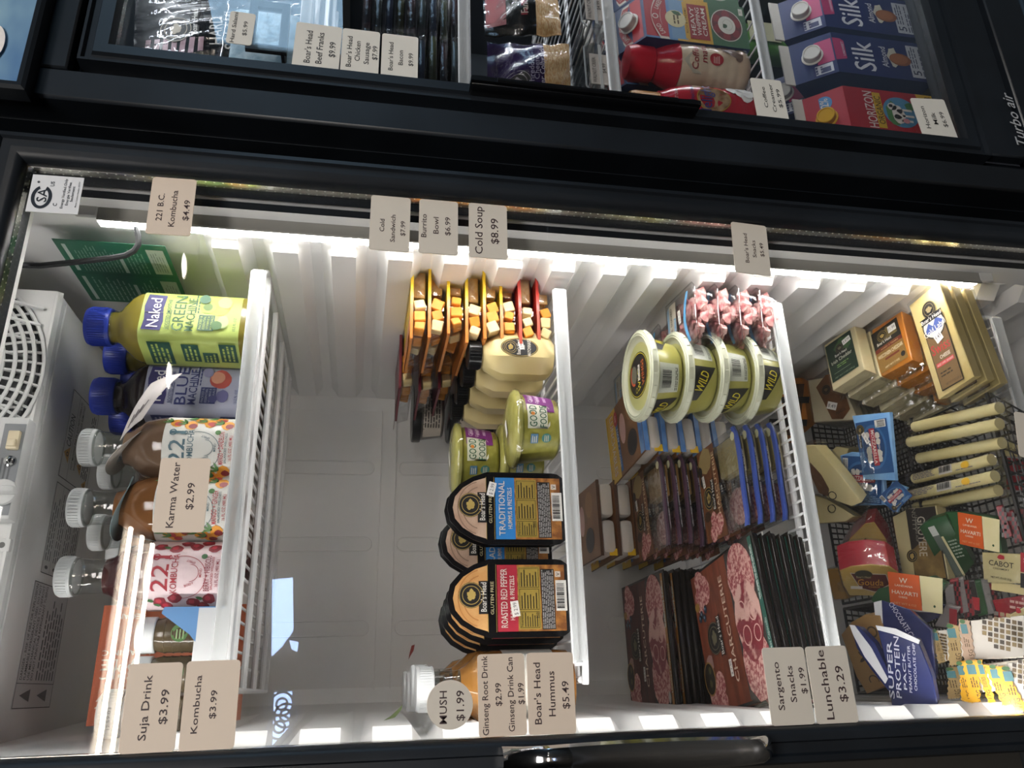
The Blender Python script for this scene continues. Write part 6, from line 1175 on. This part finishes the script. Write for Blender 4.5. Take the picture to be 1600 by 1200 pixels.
# a further price card, cut by the edge of the photo
card(((1585, 648), (1650, 651), (1660, 722), (1594, 718)), (), 'blank edge of a grey price card low on the left door glass', GL, CARDG)
# ================================================================ right fridge: meats, shredded cheese, creamers, milk
RS = [at(x, y, .10).z for x, y in ((470, 20), (716, 60), (946, 70), (1181, 60))] + [-.893]
for k, z in enumerate(RS): wire_shelf(z, .622, 1.315, .10, .56, 'white wire shelf in the right refrigerator ' + ('under the hard salami', 'under the dark bacon packs', 'under the shredded cheese bags', 'under the creamer bottles', 'under the milk cartons')[k], 'white wire shelves in the right refrigerator', 3, .024)
RZ = [z - .0073 for z in RS]
# gable top cartons
def carton(lab, loc, w, h, g, cap, capz, fn, body, grp, rz=0., d=None, side=None):
    t = thing('milk_carton', lab, 'carton', loc, rz, grp); d = d or w; b = MB(); a, e = w / 2, d / 2; f = .012
    V = [(-a, -e, 0), (a, -e, 0), (a, e, 0), (-a, e, 0), (-a, -e, h), (a, -e, h), (a, e, h), (-a, e, h), (-a, -.0015, h + g), (a, -.0015, h + g), (a, .0015, h + g), (-a, .0015, h + g), (-a * .94, 0, h + g * .25), (a * .94, 0, h + g * .25)]
    b.add(V, [(0, 1, 2, 3), (0, 4, 5, 1), (1, 5, 6, 2), (2, 6, 7, 3), (3, 7, 4, 0), (4, 8, 9, 5), (6, 10, 11, 7), (5, 9, 13), (9, 10, 13), (10, 6, 13), (5, 13, 6), (4, 12, 8), (8, 12, 11), (11, 12, 7), (4, 7, 12)], body)
    b.box((0, 0, h + g + .008), (w, .0026, .017), side or C('#cfcac0')); b.build('carton_body', t)
    b = MB(); sl = math.atan2(e, g); b.T = Matrix.Translation((0, -e * .52, h + g * .48)) @ Matrix.Rotation(PI / 2 - sl + PI / 2 - PI / 2, 4, 'X')
    nrm = Vector((0, -g, e)).normalized(); q = Vector((0, 0, 1)).rotation_difference(nrm); b.T = Matrix.Translation((capz, -e * .5, h + g * .5)) @ q.to_matrix().to_4x4()
    b.lathe([(.0155, 0), (.0165, .001), (.0165, .0022), (.0135, .0025), (.0138, .012), (.0128, .0132), (.0112, .0132), (.0108, .0122), (0, .0122)], cap, 30); b.build('screw_cap', t)
    b = MB(); b.T = Matrix.Translation((0, -e, 0)); roof = Matrix.Translation((0, -e, h)) @ Matrix.Rotation(-math.atan2(e, g), 4, 'X'); fn(b, w, h, roof, math.hypot(e, g)); b.build('printed_front', t); return t
def loga(b, x, z, s, y=-.0005):
    R = C('#a3222e'); Wt = C('#d9d2c4'); n = 10
    for q, m, yy in ((1.12, Wt, y), (1.0, R, y - .0002)):
        P = [(x - s * q * .98 + 2 * s * q * .98 * k / n, z + s * .18 + .30 * s * math.sin(PI * k / n)) for k in range(n + 1)]; hh = .34 * s * q
        b.add([(a, yy, c - hh / 2) for a, c in P] + [(a, yy, c + hh / 2) for a, c in P], [(k, k + 1, n + 2 + k, n + 1 + k) for k in range(n)], m)
    b.text('LAND', x - s * .62, z + s * .34, .2 * s, Wt, .5 * s, y=y - .0004, rot=.42); b.ring(x, z + s * .50, .13 * s, .13 * s, .04 * s, Wt, y - .0004, 16); b.text('LAKES', x + s * .62, z + s * .34, .2 * s, Wt, .5 * s, y=y - .0004, rot=-.42)
def lol(b, w, h, roof, L):
    y = -.0004; B = C('#5c86b5'); R = C('#a3222e'); G = C('#2f5b3a'); Yw = C('#c49a3a')
    b.rect(-w / 2, 0, w / 2, .36 * h, G, y); b.rect(-w / 2, .36 * h, w / 2, .70 * h, Yw, y); b.rect(-w / 2, .70 * h, w / 2, h, B, y); b.rect(-w * .46, .78 * h, w * .46, .995 * h, R, y - .0001)
    b.rect(-w * .46, .60 * h, w * .46, .75 * h, C('#6f93b4'), y - .0001); b.ell(0, .70 * h, .2 * w, .1 * h, C('#cdc39a'), y - .0003); leaf(b, .1 * w, .64 * h, .2 * w, 1.2, G, y - .0004); b.lines(-.12 * w, .66 * h, .12 * w, .73 * h, 2, C('#54482c'), y - .0005, words=2); loga(b, 0, .78 * h, .46 * w, y - .0006)
    b.rect(-.44 * w, .575 * h, .44 * w, .62 * h, Yw, y - .0002); b.text('RICH & CREAMY', 0, .598 * h, .022 * h, C('#5a4216'), .6 * w, y=y - .0005)
    b.rect(-.42 * w, .385 * h, .40 * w, .575 * h, C('#8d2028'), y - .0003)
    for s, z in (('HEAVY', .535), ('WHIPPING', .48), ('CREAM', .425)): b.text(s, 0, z * h, .042 * h, C('#d9d2c4'), .66 * w, y=y - .0006)
    b.ell(0, .20 * h, .38 * w, .155 * h, C('#c9c6b8'), y - .0002, 30); b.ell(0, .20 * h, .36 * w, .145 * h, C('#5a1a20'), y - .0003, 30)
    for k in range(6): blob(b, .26 * w * math.cos(k), .20 * h + .11 * h * math.sin(k), .1 * w, .04 * h, C('#7d2028'), y - .0004, 8, .3, k)
    b.ell(0, .20 * h, .21 * w, .085 * h, C('#cfccc0'), y - .0005, 24); b.ring(.01 * w, .19 * h, .13 * w, .05 * h, .01 * w, C('#a9a79c'), y - .0006, 20); leaf(b, -.05 * w, .20 * h, .1 * w, .8, C('#24452a'), y - .0007, .4); leaf(b, 0, .205 * h, .1 * w, 2.4, C('#24452a'), y - .0007, .4)
    b.rect(.28 * w, .02 * h, .44 * w, .06 * h, C('#c9c6b8'), y - .0003); b.text('50', .36 * w, .045 * h, .02 * h, C('#222222'), y=y - .0005)
    b.T = roof; b.rect(-w * .46, .004, w * .46, L * .95, R, y); loga(b, 0, L * .45, .42 * w, y - .0003)
LW = M('carton_white', '#cfcdc6', .4)
lx, ly = at(1168, 77, .13).x, at(1168, 13, .13).x; w = ly - lx; h = at(1007, 30, .13).z - RZ[3]
l0 = carton('heavy whipping cream carton with white cap, beside the red capped creamer', ((lx + ly) / 2, .13 + w / 2, RZ[3]), w, h, .030, LW, 0, lol, C('#2a3f66'), 'heavy whipping cream cartons')
dup(l0, 'heavy whipping cream carton to the right of the front one, cut by the photo edge', (l0.location.x + w * 1.1, .14 + w / 2, RZ[3])); dup(l0, 'heavy whipping cream carton behind the front one', (l0.location.x - .004, .13 + w * 1.62, RZ[3])); dup(l0, 'heavy whipping cream carton behind the red capped creamer', (l0.location.x - w * 1.08, .13 + w * 1.8, RZ[3])); dup(l0, 'heavy whipping cream carton at the back right', (l0.location.x + w * 1.1, .14 + w * 1.65, RZ[3]))
NVY = M('navy_carton', '#232b5c', .35); PNK = C('#b23a6a')
def silk(b, w, h, roof, L):
    y = -.0004; Wt = C('#cfd0d6')
    b.rect(-w / 2, 0, w / 2, h, NVY, y); b.text('Silk', -.02 * w, .755 * h, .20 * h, Wt, .74 * w, y=y - .0003); b.text('Almond', .02 * w, .56 * h, .06 * h, Wt, .52 * w, y=y - .0003)
    blob(b, .06 * w, .47 * h, .24 * w, .05 * h, C('#c2bfae'), y - .0002, 12, .5, 3); b.ell(.0, .41 * h, .16 * w, .10 * h, C('#8a5230'), y - .0003, 20); b.ell(.01 * w, .42 * h, .13 * w, .08 * h, C('#a1663c'), y - .0004, 20)
    b.rect(-.42 * w, .14 * h, .40 * w, .33 * h, C('#b9bcc2'), y - .0002); b.text('5', -.3 * w, .28 * h, .075 * h, C('#20264a'), .12 * w, y=y - .0005); b.lines(-.18 * w, .25 * h, .36 * w, .32 * h, 3, C('#4a4f66'), y - .0005, words=4); b.lines(-.38 * w, .16 * h, .36 * w, .23 * h, 3, C('#4a4f66'), y - .0005, words=5)
    b.flat([(-.14 * w, .90 * h), (.30 * w, .90 * h), (.36 * w, .93 * h), (.36 * w, h), (-.2 * w, h)], PNK, y - .0002); b.text('UNSWEET', .1 * w, .92 * h, .022 * h, Wt, .36 * w, y=y - .0005)
    b.T = roof; b.rect(-w * .48, .002, w * .48, L * .98, NVY, y); b.rect(-.2 * w, .002, .36 * w, L * .98, PNK, y - .0001); b.rect(-.44 * w, .006, -.22 * w, L * .8, C('#c4c6cc'), y - .0002); b.lines(-.42 * w, L * .3, -.24 * w, L * .75, 4, C('#3a3f66'), y - .0004, words=3); b.rect(-.42 * w, .010, -.30 * w, .022, C('#3a3f66'), y - .0004)
sx0, sx1 = at(1313, 112, .13).x, at(1295, 50, .13).x; w = sx1 - sx0; zt = at(1304, 80, .13).z; h = zt - RZ[4]
s0 = carton('navy almond milk carton with white cap, next to the red milk carton', ((sx0 + sx1) / 2, .13 + w / 2, RZ[4]), w, h, .052, LW, .004, silk, NVY, 'navy almond milk cartons')
dx = at(1290, 0, .13).x
dup(s0, 'navy almond milk carton to the right of the front one, by the photo edge', (s0.location.x + w * 1.22, .135 + w / 2, RZ[4])); dup(s0, 'navy almond milk carton behind the front one', (s0.location.x + .004, .13 + w * 1.62, RZ[4])); dup(s0, 'navy almond milk carton behind the red milk carton', (s0.location.x - w * 1.22, .13 + w * 1.75, RZ[4]))
def horizon(b, w, h, roof, L):
    y = -.0004; R = C('#a02330'); Wt = C('#d8d0c8'); Yw = C('#c9a32e')
    b.rect(-w / 2, 0, w / 2, h, R, y); b.text('HORIZON', 0, .80 * h, .085 * h, Wt, .86 * w, y=y - .0003); b.rect(-.42 * w, .685 * h, .42 * w, .755 * h, Yw, y - .0002); b.text('ORGANIC', 0, .72 * h, .055 * h, C('#3a2c10'), .66 * w, y=y - .0005)
    b.ell(.0, .53 * h, .36 * w, .155 * h, C('#4f86a8'), y - .0002, 30); blob(b, -.05 * w, .60 * h, .28 * w, .06 * h, C('#4a7a46'), y - .0003, 12, .3, 2); leaf(b, .12 * w, .40 * h, .22 * w, 1.2, C('#3c6a3a'), y - .0003, .5)
    blob(b, -.06 * w, .555 * h, .22 * w, .055 * h, Wt, y - .0005, 12, .2, 5); blob(b, .12 * w, .60 * h, .09 * w, .04 * h, Wt, y - .0005, 10, .2, 6)
    for x, z in ((-.2, .49), (-.08, .47), (.06, .48)): b.rect((x - .025) * w, (z - .05) * h, (x + .025) * w, (z + .05) * h, Wt, y - .0005)
    for x, z, r in ((-.12, .57, .07), (.02, .54, .05), (.14, .61, .04)): blob(b, x * w, z * h, r * w, r * .5 * h, C('#231f20'), y - .0007, 8, .5, int(r * 100))
    b.ell(-.2 * w, .50 * h, .06 * w, .03 * h, C('#c98a90'), y - .0008, 12)
    b.flat([(-w / 2, .14 * h), (w / 2, .14 * h), (w / 2, .36 * h), (.1 * w, .33 * h), (-w / 2, .28 * h)], Yw, y - .0002); b.text('DHA Omega-3', 0, .255 * h, .065 * h, C('#4a3208'), .90 * w, y=y - .0005); b.text('Supports Brain Health', 0, .185 * h, .026 * h, C('#4a3208'), .7 * w, y=y - .0005); b.rect(-w / 2, .0, w / 2, .14 * h, C('#6f9cc0'), y - .0002)
    b.T = roof; b.rect(-w * .48, .002, w * .48, L * .95, R, y); b.ell(.24 * w, L * .5, .16 * w, L * .2, C('#3f7db0'), y - .0003, 20); b.text('2%', .24 * w, L * .5, L * .2, Wt, .2 * w, y=y - .0006); b.rect(-w * .48, L * .80, w * .48, L, Yw, y - .0002)
hx0, hx1 = at(1330, 200, .13).x, at(1316, 134, .13).x; w = hx1 - hx0; h = at(1323, 165, .13).z - RZ[4]
carton('red organic milk carton with yellow cap, at the left of the bottom shelf', ((hx0 + hx1) / 2, .13 + w / 2, RZ[4]), w, h, .046, M('yellow_cap', '#c79a22', .3), -.010, horizon, M('red_carton', '#a02330', .4), None)
# creamers
CRB = M('creamer_sleeve', '#cbbda6', .2, col2='#b79f86', scale=10); CRR = M('red_sleeve', '#a51f30', .18)
def creamer(lab, px, py, wpx, capm, bodym, kind):
    c = at(px, py, .165); zt = at(px - 84, py, .165).z; h = zt - RZ[3]; t = thing('creamer_bottle', lab, 'creamer bottle', (c.x, .165, RZ[3]), -.1, 'coffee creamer bottles')
    k = h / .215; R = wpx
    b = MB(); P = [(R * .8, 0), (R * .95, .006), (R, .012)]
    for q in range(4): P += [(R, (.020 + .018 * q) * k), (R * .97, (.024 + .018 * q) * k), (R, (.028 + .018 * q) * k)]
    P += [(R, .105 * k), (R * .96, .125 * k), (R * .80, .148 * k), (R * .66, .160 * k), (R * .64, .166 * k)]
    b.lathe(P, bodym, 36); b.build('bottle_body', t)
    b = MB(); b.lathe([(R * .66, .166 * k), (R * .72, .168 * k), (R * .74, .200 * k), (R * .66, .212 * k), (R * .3, .215 * k), (0, .215 * k)] if kind == 0 else [(R * .58, .166 * k), (R * .58, .205 * k), (R * .52, .214 * k), (0, .215 * k)], capm, 32); b.build('flip_cap', t)
    b = MB(); b.wrap(R + .0006, 0.02)
    if kind == 0:
        P = [(-.05 + .1 * q / 14, (.118 + .010 * math.sin(q * 1.1)) * k) for q in range(15)]
        b.unwrap(); b.lathe([(R * .97 + .0006, .127 * k), (R * .81 + .0006, .148 * k), (R * .67 + .0006, .1605 * k), (R * .65, .166 * k)], CRR, 36, bottom=False, top=False); b.wrap(R + .0006, .02)
        b.flat([(-.03, .105 * k), (-.012, .124 * k), (.004, .108 * k), (.03, .112 * k), (.03, .090 * k), (-.03, .090 * k)], C('#c9c3b0'), -.0004); b.text('Coffee', -.004, .104 * k, .0105, C('#8f2430'), .040, y=-.0008, sh=.1); b.text('mate', .004, .089 * k, .0105, C('#8f2430'), .034, y=-.0008, sh=.1); b.ell(-.006, .066 * k, .010, .011, C('#a8323c'), -.0004, 20); b.lines(-.013, .060 * k, .001, .072 * k, 4, C('#d8b8b0'), -.0007)
        for q in range(5): blob(b, .018 - .004 * q, (.048 - .006 * q) * k, .008, .007, M('coffee_bean_print', '#5d4434', .4), -.0004, 8, .5, q)
        b.text('32 FL OZ', .012, .010 * k, .004, C('#d8d0c4'), .02, y=-.0006)
    else:
        b.ell(-.002, .082 * k, .021, .027, C('#b08a30'), -.0003, 28); b.ell(-.002, .082 * k, .0195, .0255, M('coffee_swirl_print', '#7a5638', .4, col2='#b09674', scale=60), -.0005, 28); b.flat([(-.024, .094 * k), (.022, .094 * k), (.022, .115 * k), (-.024, .115 * k)], M('cream_dot_print', '#d2c3a6', .4, col2='#dccfb6', scale=120), -.0004)
        b.text('INTERNATIONAL', 0, .1195 * k, .0055, C('#2f3270'), .04, y=-.0008); b.text('delight', -.002, .096 * k, .018, C('#2f3270'), .050, y=-.0009); b.text('SWEET CREAM', -.002, .146 * k, .005, C('#d8c3c0'), .026, y=.002)
        for q, (x, z) in enumerate(((.016, .034), (.022, .046), (.006, .024), (.026, .028), (.014, .018))): blob(b, x, z * k, .010, .009, C('#c9c8c4'), -.0004 - .0001 * q, 10, .3, q)
    b.unwrap(); b.build('label', t); return t
creamer('coffee creamer bottle with big red cap, beside the cream carton', 1060, 107, .0365, M('red_cap', '#b01f30', .3), CRB, 0)
creamer('red coffee creamer bottle with tan cap, half hidden by the black grip', 1066, 172, .0365, M('tan_cap', '#b88a52', .35), CRR, 1)
# green bottles behind the almond milk
GBT = M('green_jug', '#4c7a3a', .25, col2='#5b8a46', scale=12)
c = at(1222, 25, .30); t = thing('green_jug', 'green bottle with white cap behind the almond milk cartons', 'bottle', (1.27, .46, RZ[4]))
b = MB(); b.lathe([(.032, 0), (.036, .004), (.036, .17), (.028, .20), (.017, .22), (.016, .235)], GBT, 26, sq=.8); b.build('bottle_body', t); b = MB(); b.lathe([(.018, .234), (.0185, .252), (0, .253)], LW, 24); b.build('cap', t); b = MB(); b.box((0, -.0375, .11), (.05, .001, .07), C('#c9c8a8')); b.build('label', t)
# shredded cheese bags
SHR = M('shredded_cheese', '#c99a62', .6, col2='#e0c08e', scale=160, bump=.8, stretch=(1, 1, 3)); PURB = M('purple_bag', '#2c2048', .2, col2='#382a58', scale=20, bump=.3); BLB = M('black_bag', '#16181b', .2, col2='#1e2124', scale=20, bump=.3)
def bag(lab, X, Y, z0, w, h, m, kind, rz, lean=.15):
    t = thing('shredded_cheese_bag', lab, 'cheese bag', (X, Y, z0), 0, 'bags of shredded cheese', (-lean, 0, rz))
    def sf(u, v, s): 
        x = (u - .5) * w; z = v * h; th = .024 * math.sin(PI * min(v * 1.12, 1)) * math.sin(PI * u) ** .6 if 0 < u < 1 else 0; return (x + .002 * math.sin(v * 20), -s * th - s * .0006 + .0015 * math.sin(u * 22 + v * 9), z)
    for nm, v0, v1, mm in (('shreds', .02, .34, SHR), ('bag_print', .34, 1., m)):
        b = MB()
        for s in (1, -1): b.grid(lambda u, v: sf(u, v0 + (v1 - v0) * v, s), 16, 10, mm)
        if nm == 'bag_print':
            b.fn = lambda p: (p.x, p.y - .0245 * math.sin(PI * min(p.z / h * 1.12, 1)) * max(0, math.sin(PI * (p.x / w + .5))) ** .6 - .0012, p.z)
            if kind == 0:
                emblem(b, -.02, h * .66, .022, 0, '#6f6a72'); b.text('Shredded', .0, h * .49, .008, C('#8f88a0'), .05); b.text('Cheese', .004, h * .43, .008, C('#8f88a0'), .04); b.text('Pepper Colby Jack', .0, h * .365, .008, C('#b9b2c4'), .09)
            else:
                b.rect(-.04, h * .45, .04, h * .53, C('#8f2430'), 0, 8); b.text('Fancy Mexican', 0, h * .49, .012, C('#cfc2b8'), .075, y=-.0006); b.text('Shredded', 0, h * .62, .009, C('#a9a9a6'), .05); b.text('Cheese', 0, h * .56, .009, C('#a9a9a6'), .04); b.rect(-.05, h * .72, .05, h * .98, C('#8a2a30'), 0, 8)
            b.fn = None
        b.build(nm, t)
    b = MB(); b.grid(lambda u, v: Vector(sf(u, v, 1)) + Vector((0, -.0022 - .001 * math.sin(u * 31 + v * 17), 0)), 22, 18, CLEAR); b.build('clear_film', t); return t
c = at(890, 95, .15); z0 = RZ[2] + .040; h = at(765, 75, .15).z - z0
bag('purple shredded cheese bag with orange shreds in its window, in front', at(835, 108, .15).x, .165, z0, .125, h * 1.0, PURB, 0, -.1)
bag('black and red fancy shredded cheese bag behind the purple one', at(825, 5, .2).x, .20, z0, .13, h * .98, BLB, 1, .1)
bag('pale pink edged cheese bag at the left behind the grip', at(800, 128, .22).x + .01, .255, z0, .12, h * 1.02, M('pink_white_bag', '#b8a3a6', .3, col2='#c9b9ba', scale=25, bump=.3), 1, .5)
# clear bins with price tags
def bin_(lab, px, py, w):
    c = at(px, py, .105); t = thing('clear_bin', lab, 'clear bin', (c.x, .19, RZ[2]), 0, 'clear bins with paper tags'); h = .038; b = MB(); d = .17
    b.box((0, 0, .001), (w, d, .002), CLEAR); b.prism([(-w / 2, 0), (w / 2, 0), (w / 2, h - .008), (w / 2 - .008, h), (-w / 2 + .008, h), (-w / 2, h - .008)], -d / 2, -d / 2 + .002, CLEAR)
    for s in (-1, 1): b.box((s * w / 2, 0, h / 2), (.002, d, h), CLEAR)
    b.tube([(-w / 2, -d / 2, h - .008), (-w / 2 + .008, -d / 2, h), (w / 2 - .008, -d / 2, h), (w / 2, -d / 2, h - .008)], .0014, M('bin_rim', '#a9b0b4', .2, kind='milky', scale=.6), 6); b.build('bin', t)
    b = MB(); b.box((-.004, -d / 2 - .0012, .0185), (w * .62, .0008, .026), C('#b9b2aa')); b.text('WALNUT CREEK', -.006, .026, .0055, C('#3a3634'), w * .52, y=-d / 2 - .002); b.text('$4.99', -.002, .0115, .0055, C('#3a3634'), w * .20, y=-d / 2 - .002); b.build('paper_tag', t)
    b = MB(); b.box((0, -d / 2 - .003, .0165), (w * .9, .0012, .004), MILKY); b.build('tag_strip', t)
bin_('clear bin with a Walnut Creek $4.99 tag, under the purple bag', 912, 103, .086); bin_('clear bin with a Walnut Creek tag by the photo edge', 908, 5, .086)
# dark bacon packs lying in stacks
BAC = [M('bacon_pack_%d' % i, a, .15, col2=c2, scale=30) for i, (a, c2) in enumerate((('#20262b', '#2f3a3c'), ('#1d1f26', '#3a2228'), ('#262a22', '#3c4428'), ('#1c2230', '#2a3346')))]
zt = at(560, 90, .14).z; n = 9
for q, (px, nm) in enumerate(((95, 'left'), (18, 'right'))):
    for k in range(n):
        z = RZ[1] + (zt - RZ[1]) / n * k; x = at(650, px, .14).x; lab = 'dark clear bacon pack, %s in the %s stack' % (('at the bottom', 'second from the bottom', 'third from the bottom', 'fourth from the bottom', 'in the middle', 'fourth from the top', 'third from the top', 'second from the top', 'on top')[k], nm)
        t = thing('bacon_pack', lab, 'bacon pack', (x + .003 * ((k * 7) % 3 - 1), .22 + .004 * (k % 2), z), .03 * ((k * 5) % 3 - 1), 'dark bacon packs in the ' + nm + ' stack'); b = MB(); b.box((0, 0, .0062), (.098, .16, .0105), BAC[(k + q) % 4], .004); b.build('bacon', t); b = MB(); b.box((0, 0, .0066), (.104, .168, .0122), CLEAR, .003); b.tube([(-.05, -.083, .012), (.05, -.083, .012)], .0007, CLEAR, 5); b.build('clear_pack', t)
# hard salami pouch, tray and black holder
sz0 = at(338, 80, .13).z; q = [at(195, 40, .13), at(325, 88, .13)]
w = .12; h = q[0].z - RZ[0]
t = thing('hard_salami_pack', 'shiny black and pink hard salami pouch at the top left of the right refrigerator', 'salami pouch', (at(262, 62, .13).x + w / 2 - .004, .15, RZ[0]), 0, None, (-.05, -.10, 0))
b = MB(); b.grid(lambda u, v: ((u - .5) * w, -.010 * math.sin(PI * u) * math.sin(PI * v) + .001 * math.sin(u * 30 + 9 * v), v * h), 16, 16, BLB); b.grid(lambda u, v: ((u - .5) * w, .010 * math.sin(PI * u) * math.sin(PI * v), v * h), 16, 16, BLB); b.build('pouch', t)
b = MB(); b.fn = lambda p: (p.x, p.y - .0105 * math.sin(PI * min(max(p.x / w + .5, 0), 1)) * math.sin(PI * min(max(p.z / h, 0), 1)) - .0008, p.z)
for k in range(7): b.add([(-w * .46 + w * .09 * math.sin(k), 0, h * (.62 + .05 * k)), (-w * .12, 0, h * (.60 + .05 * k)), (-w * .12, 0, h * (.63 + .05 * k)), (-w * .46 + w * .09 * math.sin(k), 0, h * (.65 + .05 * k))], [(0, 1, 2, 3)], M('salami_print', '#8f6f74', .3, col2='#b79aa0', scale=40))
emblem(b, .0, h * .76, .021, -.0004, '#a59a88'); brand(b, .012, h * .655, .045, .008, -.0008); b.text('HARD', -.004, h * .535, .018, C('#cfc8c0'), .046, y=-.0006); b.text('SALAMI', -.002, h * .45, .018, C('#cfc8c0'), .064, y=-.0006); b.fn = None; b.build('pouch_print', t)
b = MB(); b.grid(lambda u, v: ((u - .5) * w * 1.04, -.013 * math.sin(PI * u) * math.sin(PI * v) - .002 - .0018 * math.sin(u * 37 + 11 * v), v * h), 24, 24, CLEAR); b.build('clear_film', t)
c = at(368, 60, .115); zb = at(452, 80, .115).z
t = thing('lidded_tray', 'clear lidded tray of pale slices under the salami pouch', 'meat tray', (c.x + .02, .17, RZ[0]), 0); hh = at(338, 60, .115).z - RZ[0]
b = MB(); b.box((0, 0, hh / 2), (.13, .09, hh), CLEAR, .01, 3); b.build('tray', t); b = MB(); b.box((0, .004, hh / 2), (.115, .074, hh * .8), M('frosty_slices', '#7d97a6', .4, col2='#a8bcc6', scale=70, bump=.4), .008); b.build('slices', t)
t = thing('label_holder', 'black shelf label holder with a clear window beside the Beef Franks card', 'label holder', (at(422, 60, .098).x, .080, at(452, 60, .098).z)); z1 = at(394, 60, .098).z - at(452, 60, .098).z
b = MB(); frame_sweep(b, -.03, .03, z1 * .2, z1 * .85, ((0, -.003), (.010, -.003), (.010, .003), (0, .003)), BLACKP); b.box((0, .012, .004), (.08, .03, .004), BLACKP); b.build('frame', t); b = MB(); b.box((0, .001, z1 * .52), (.06, .001, z1 * .66), CLEAR); b.build('window', t)
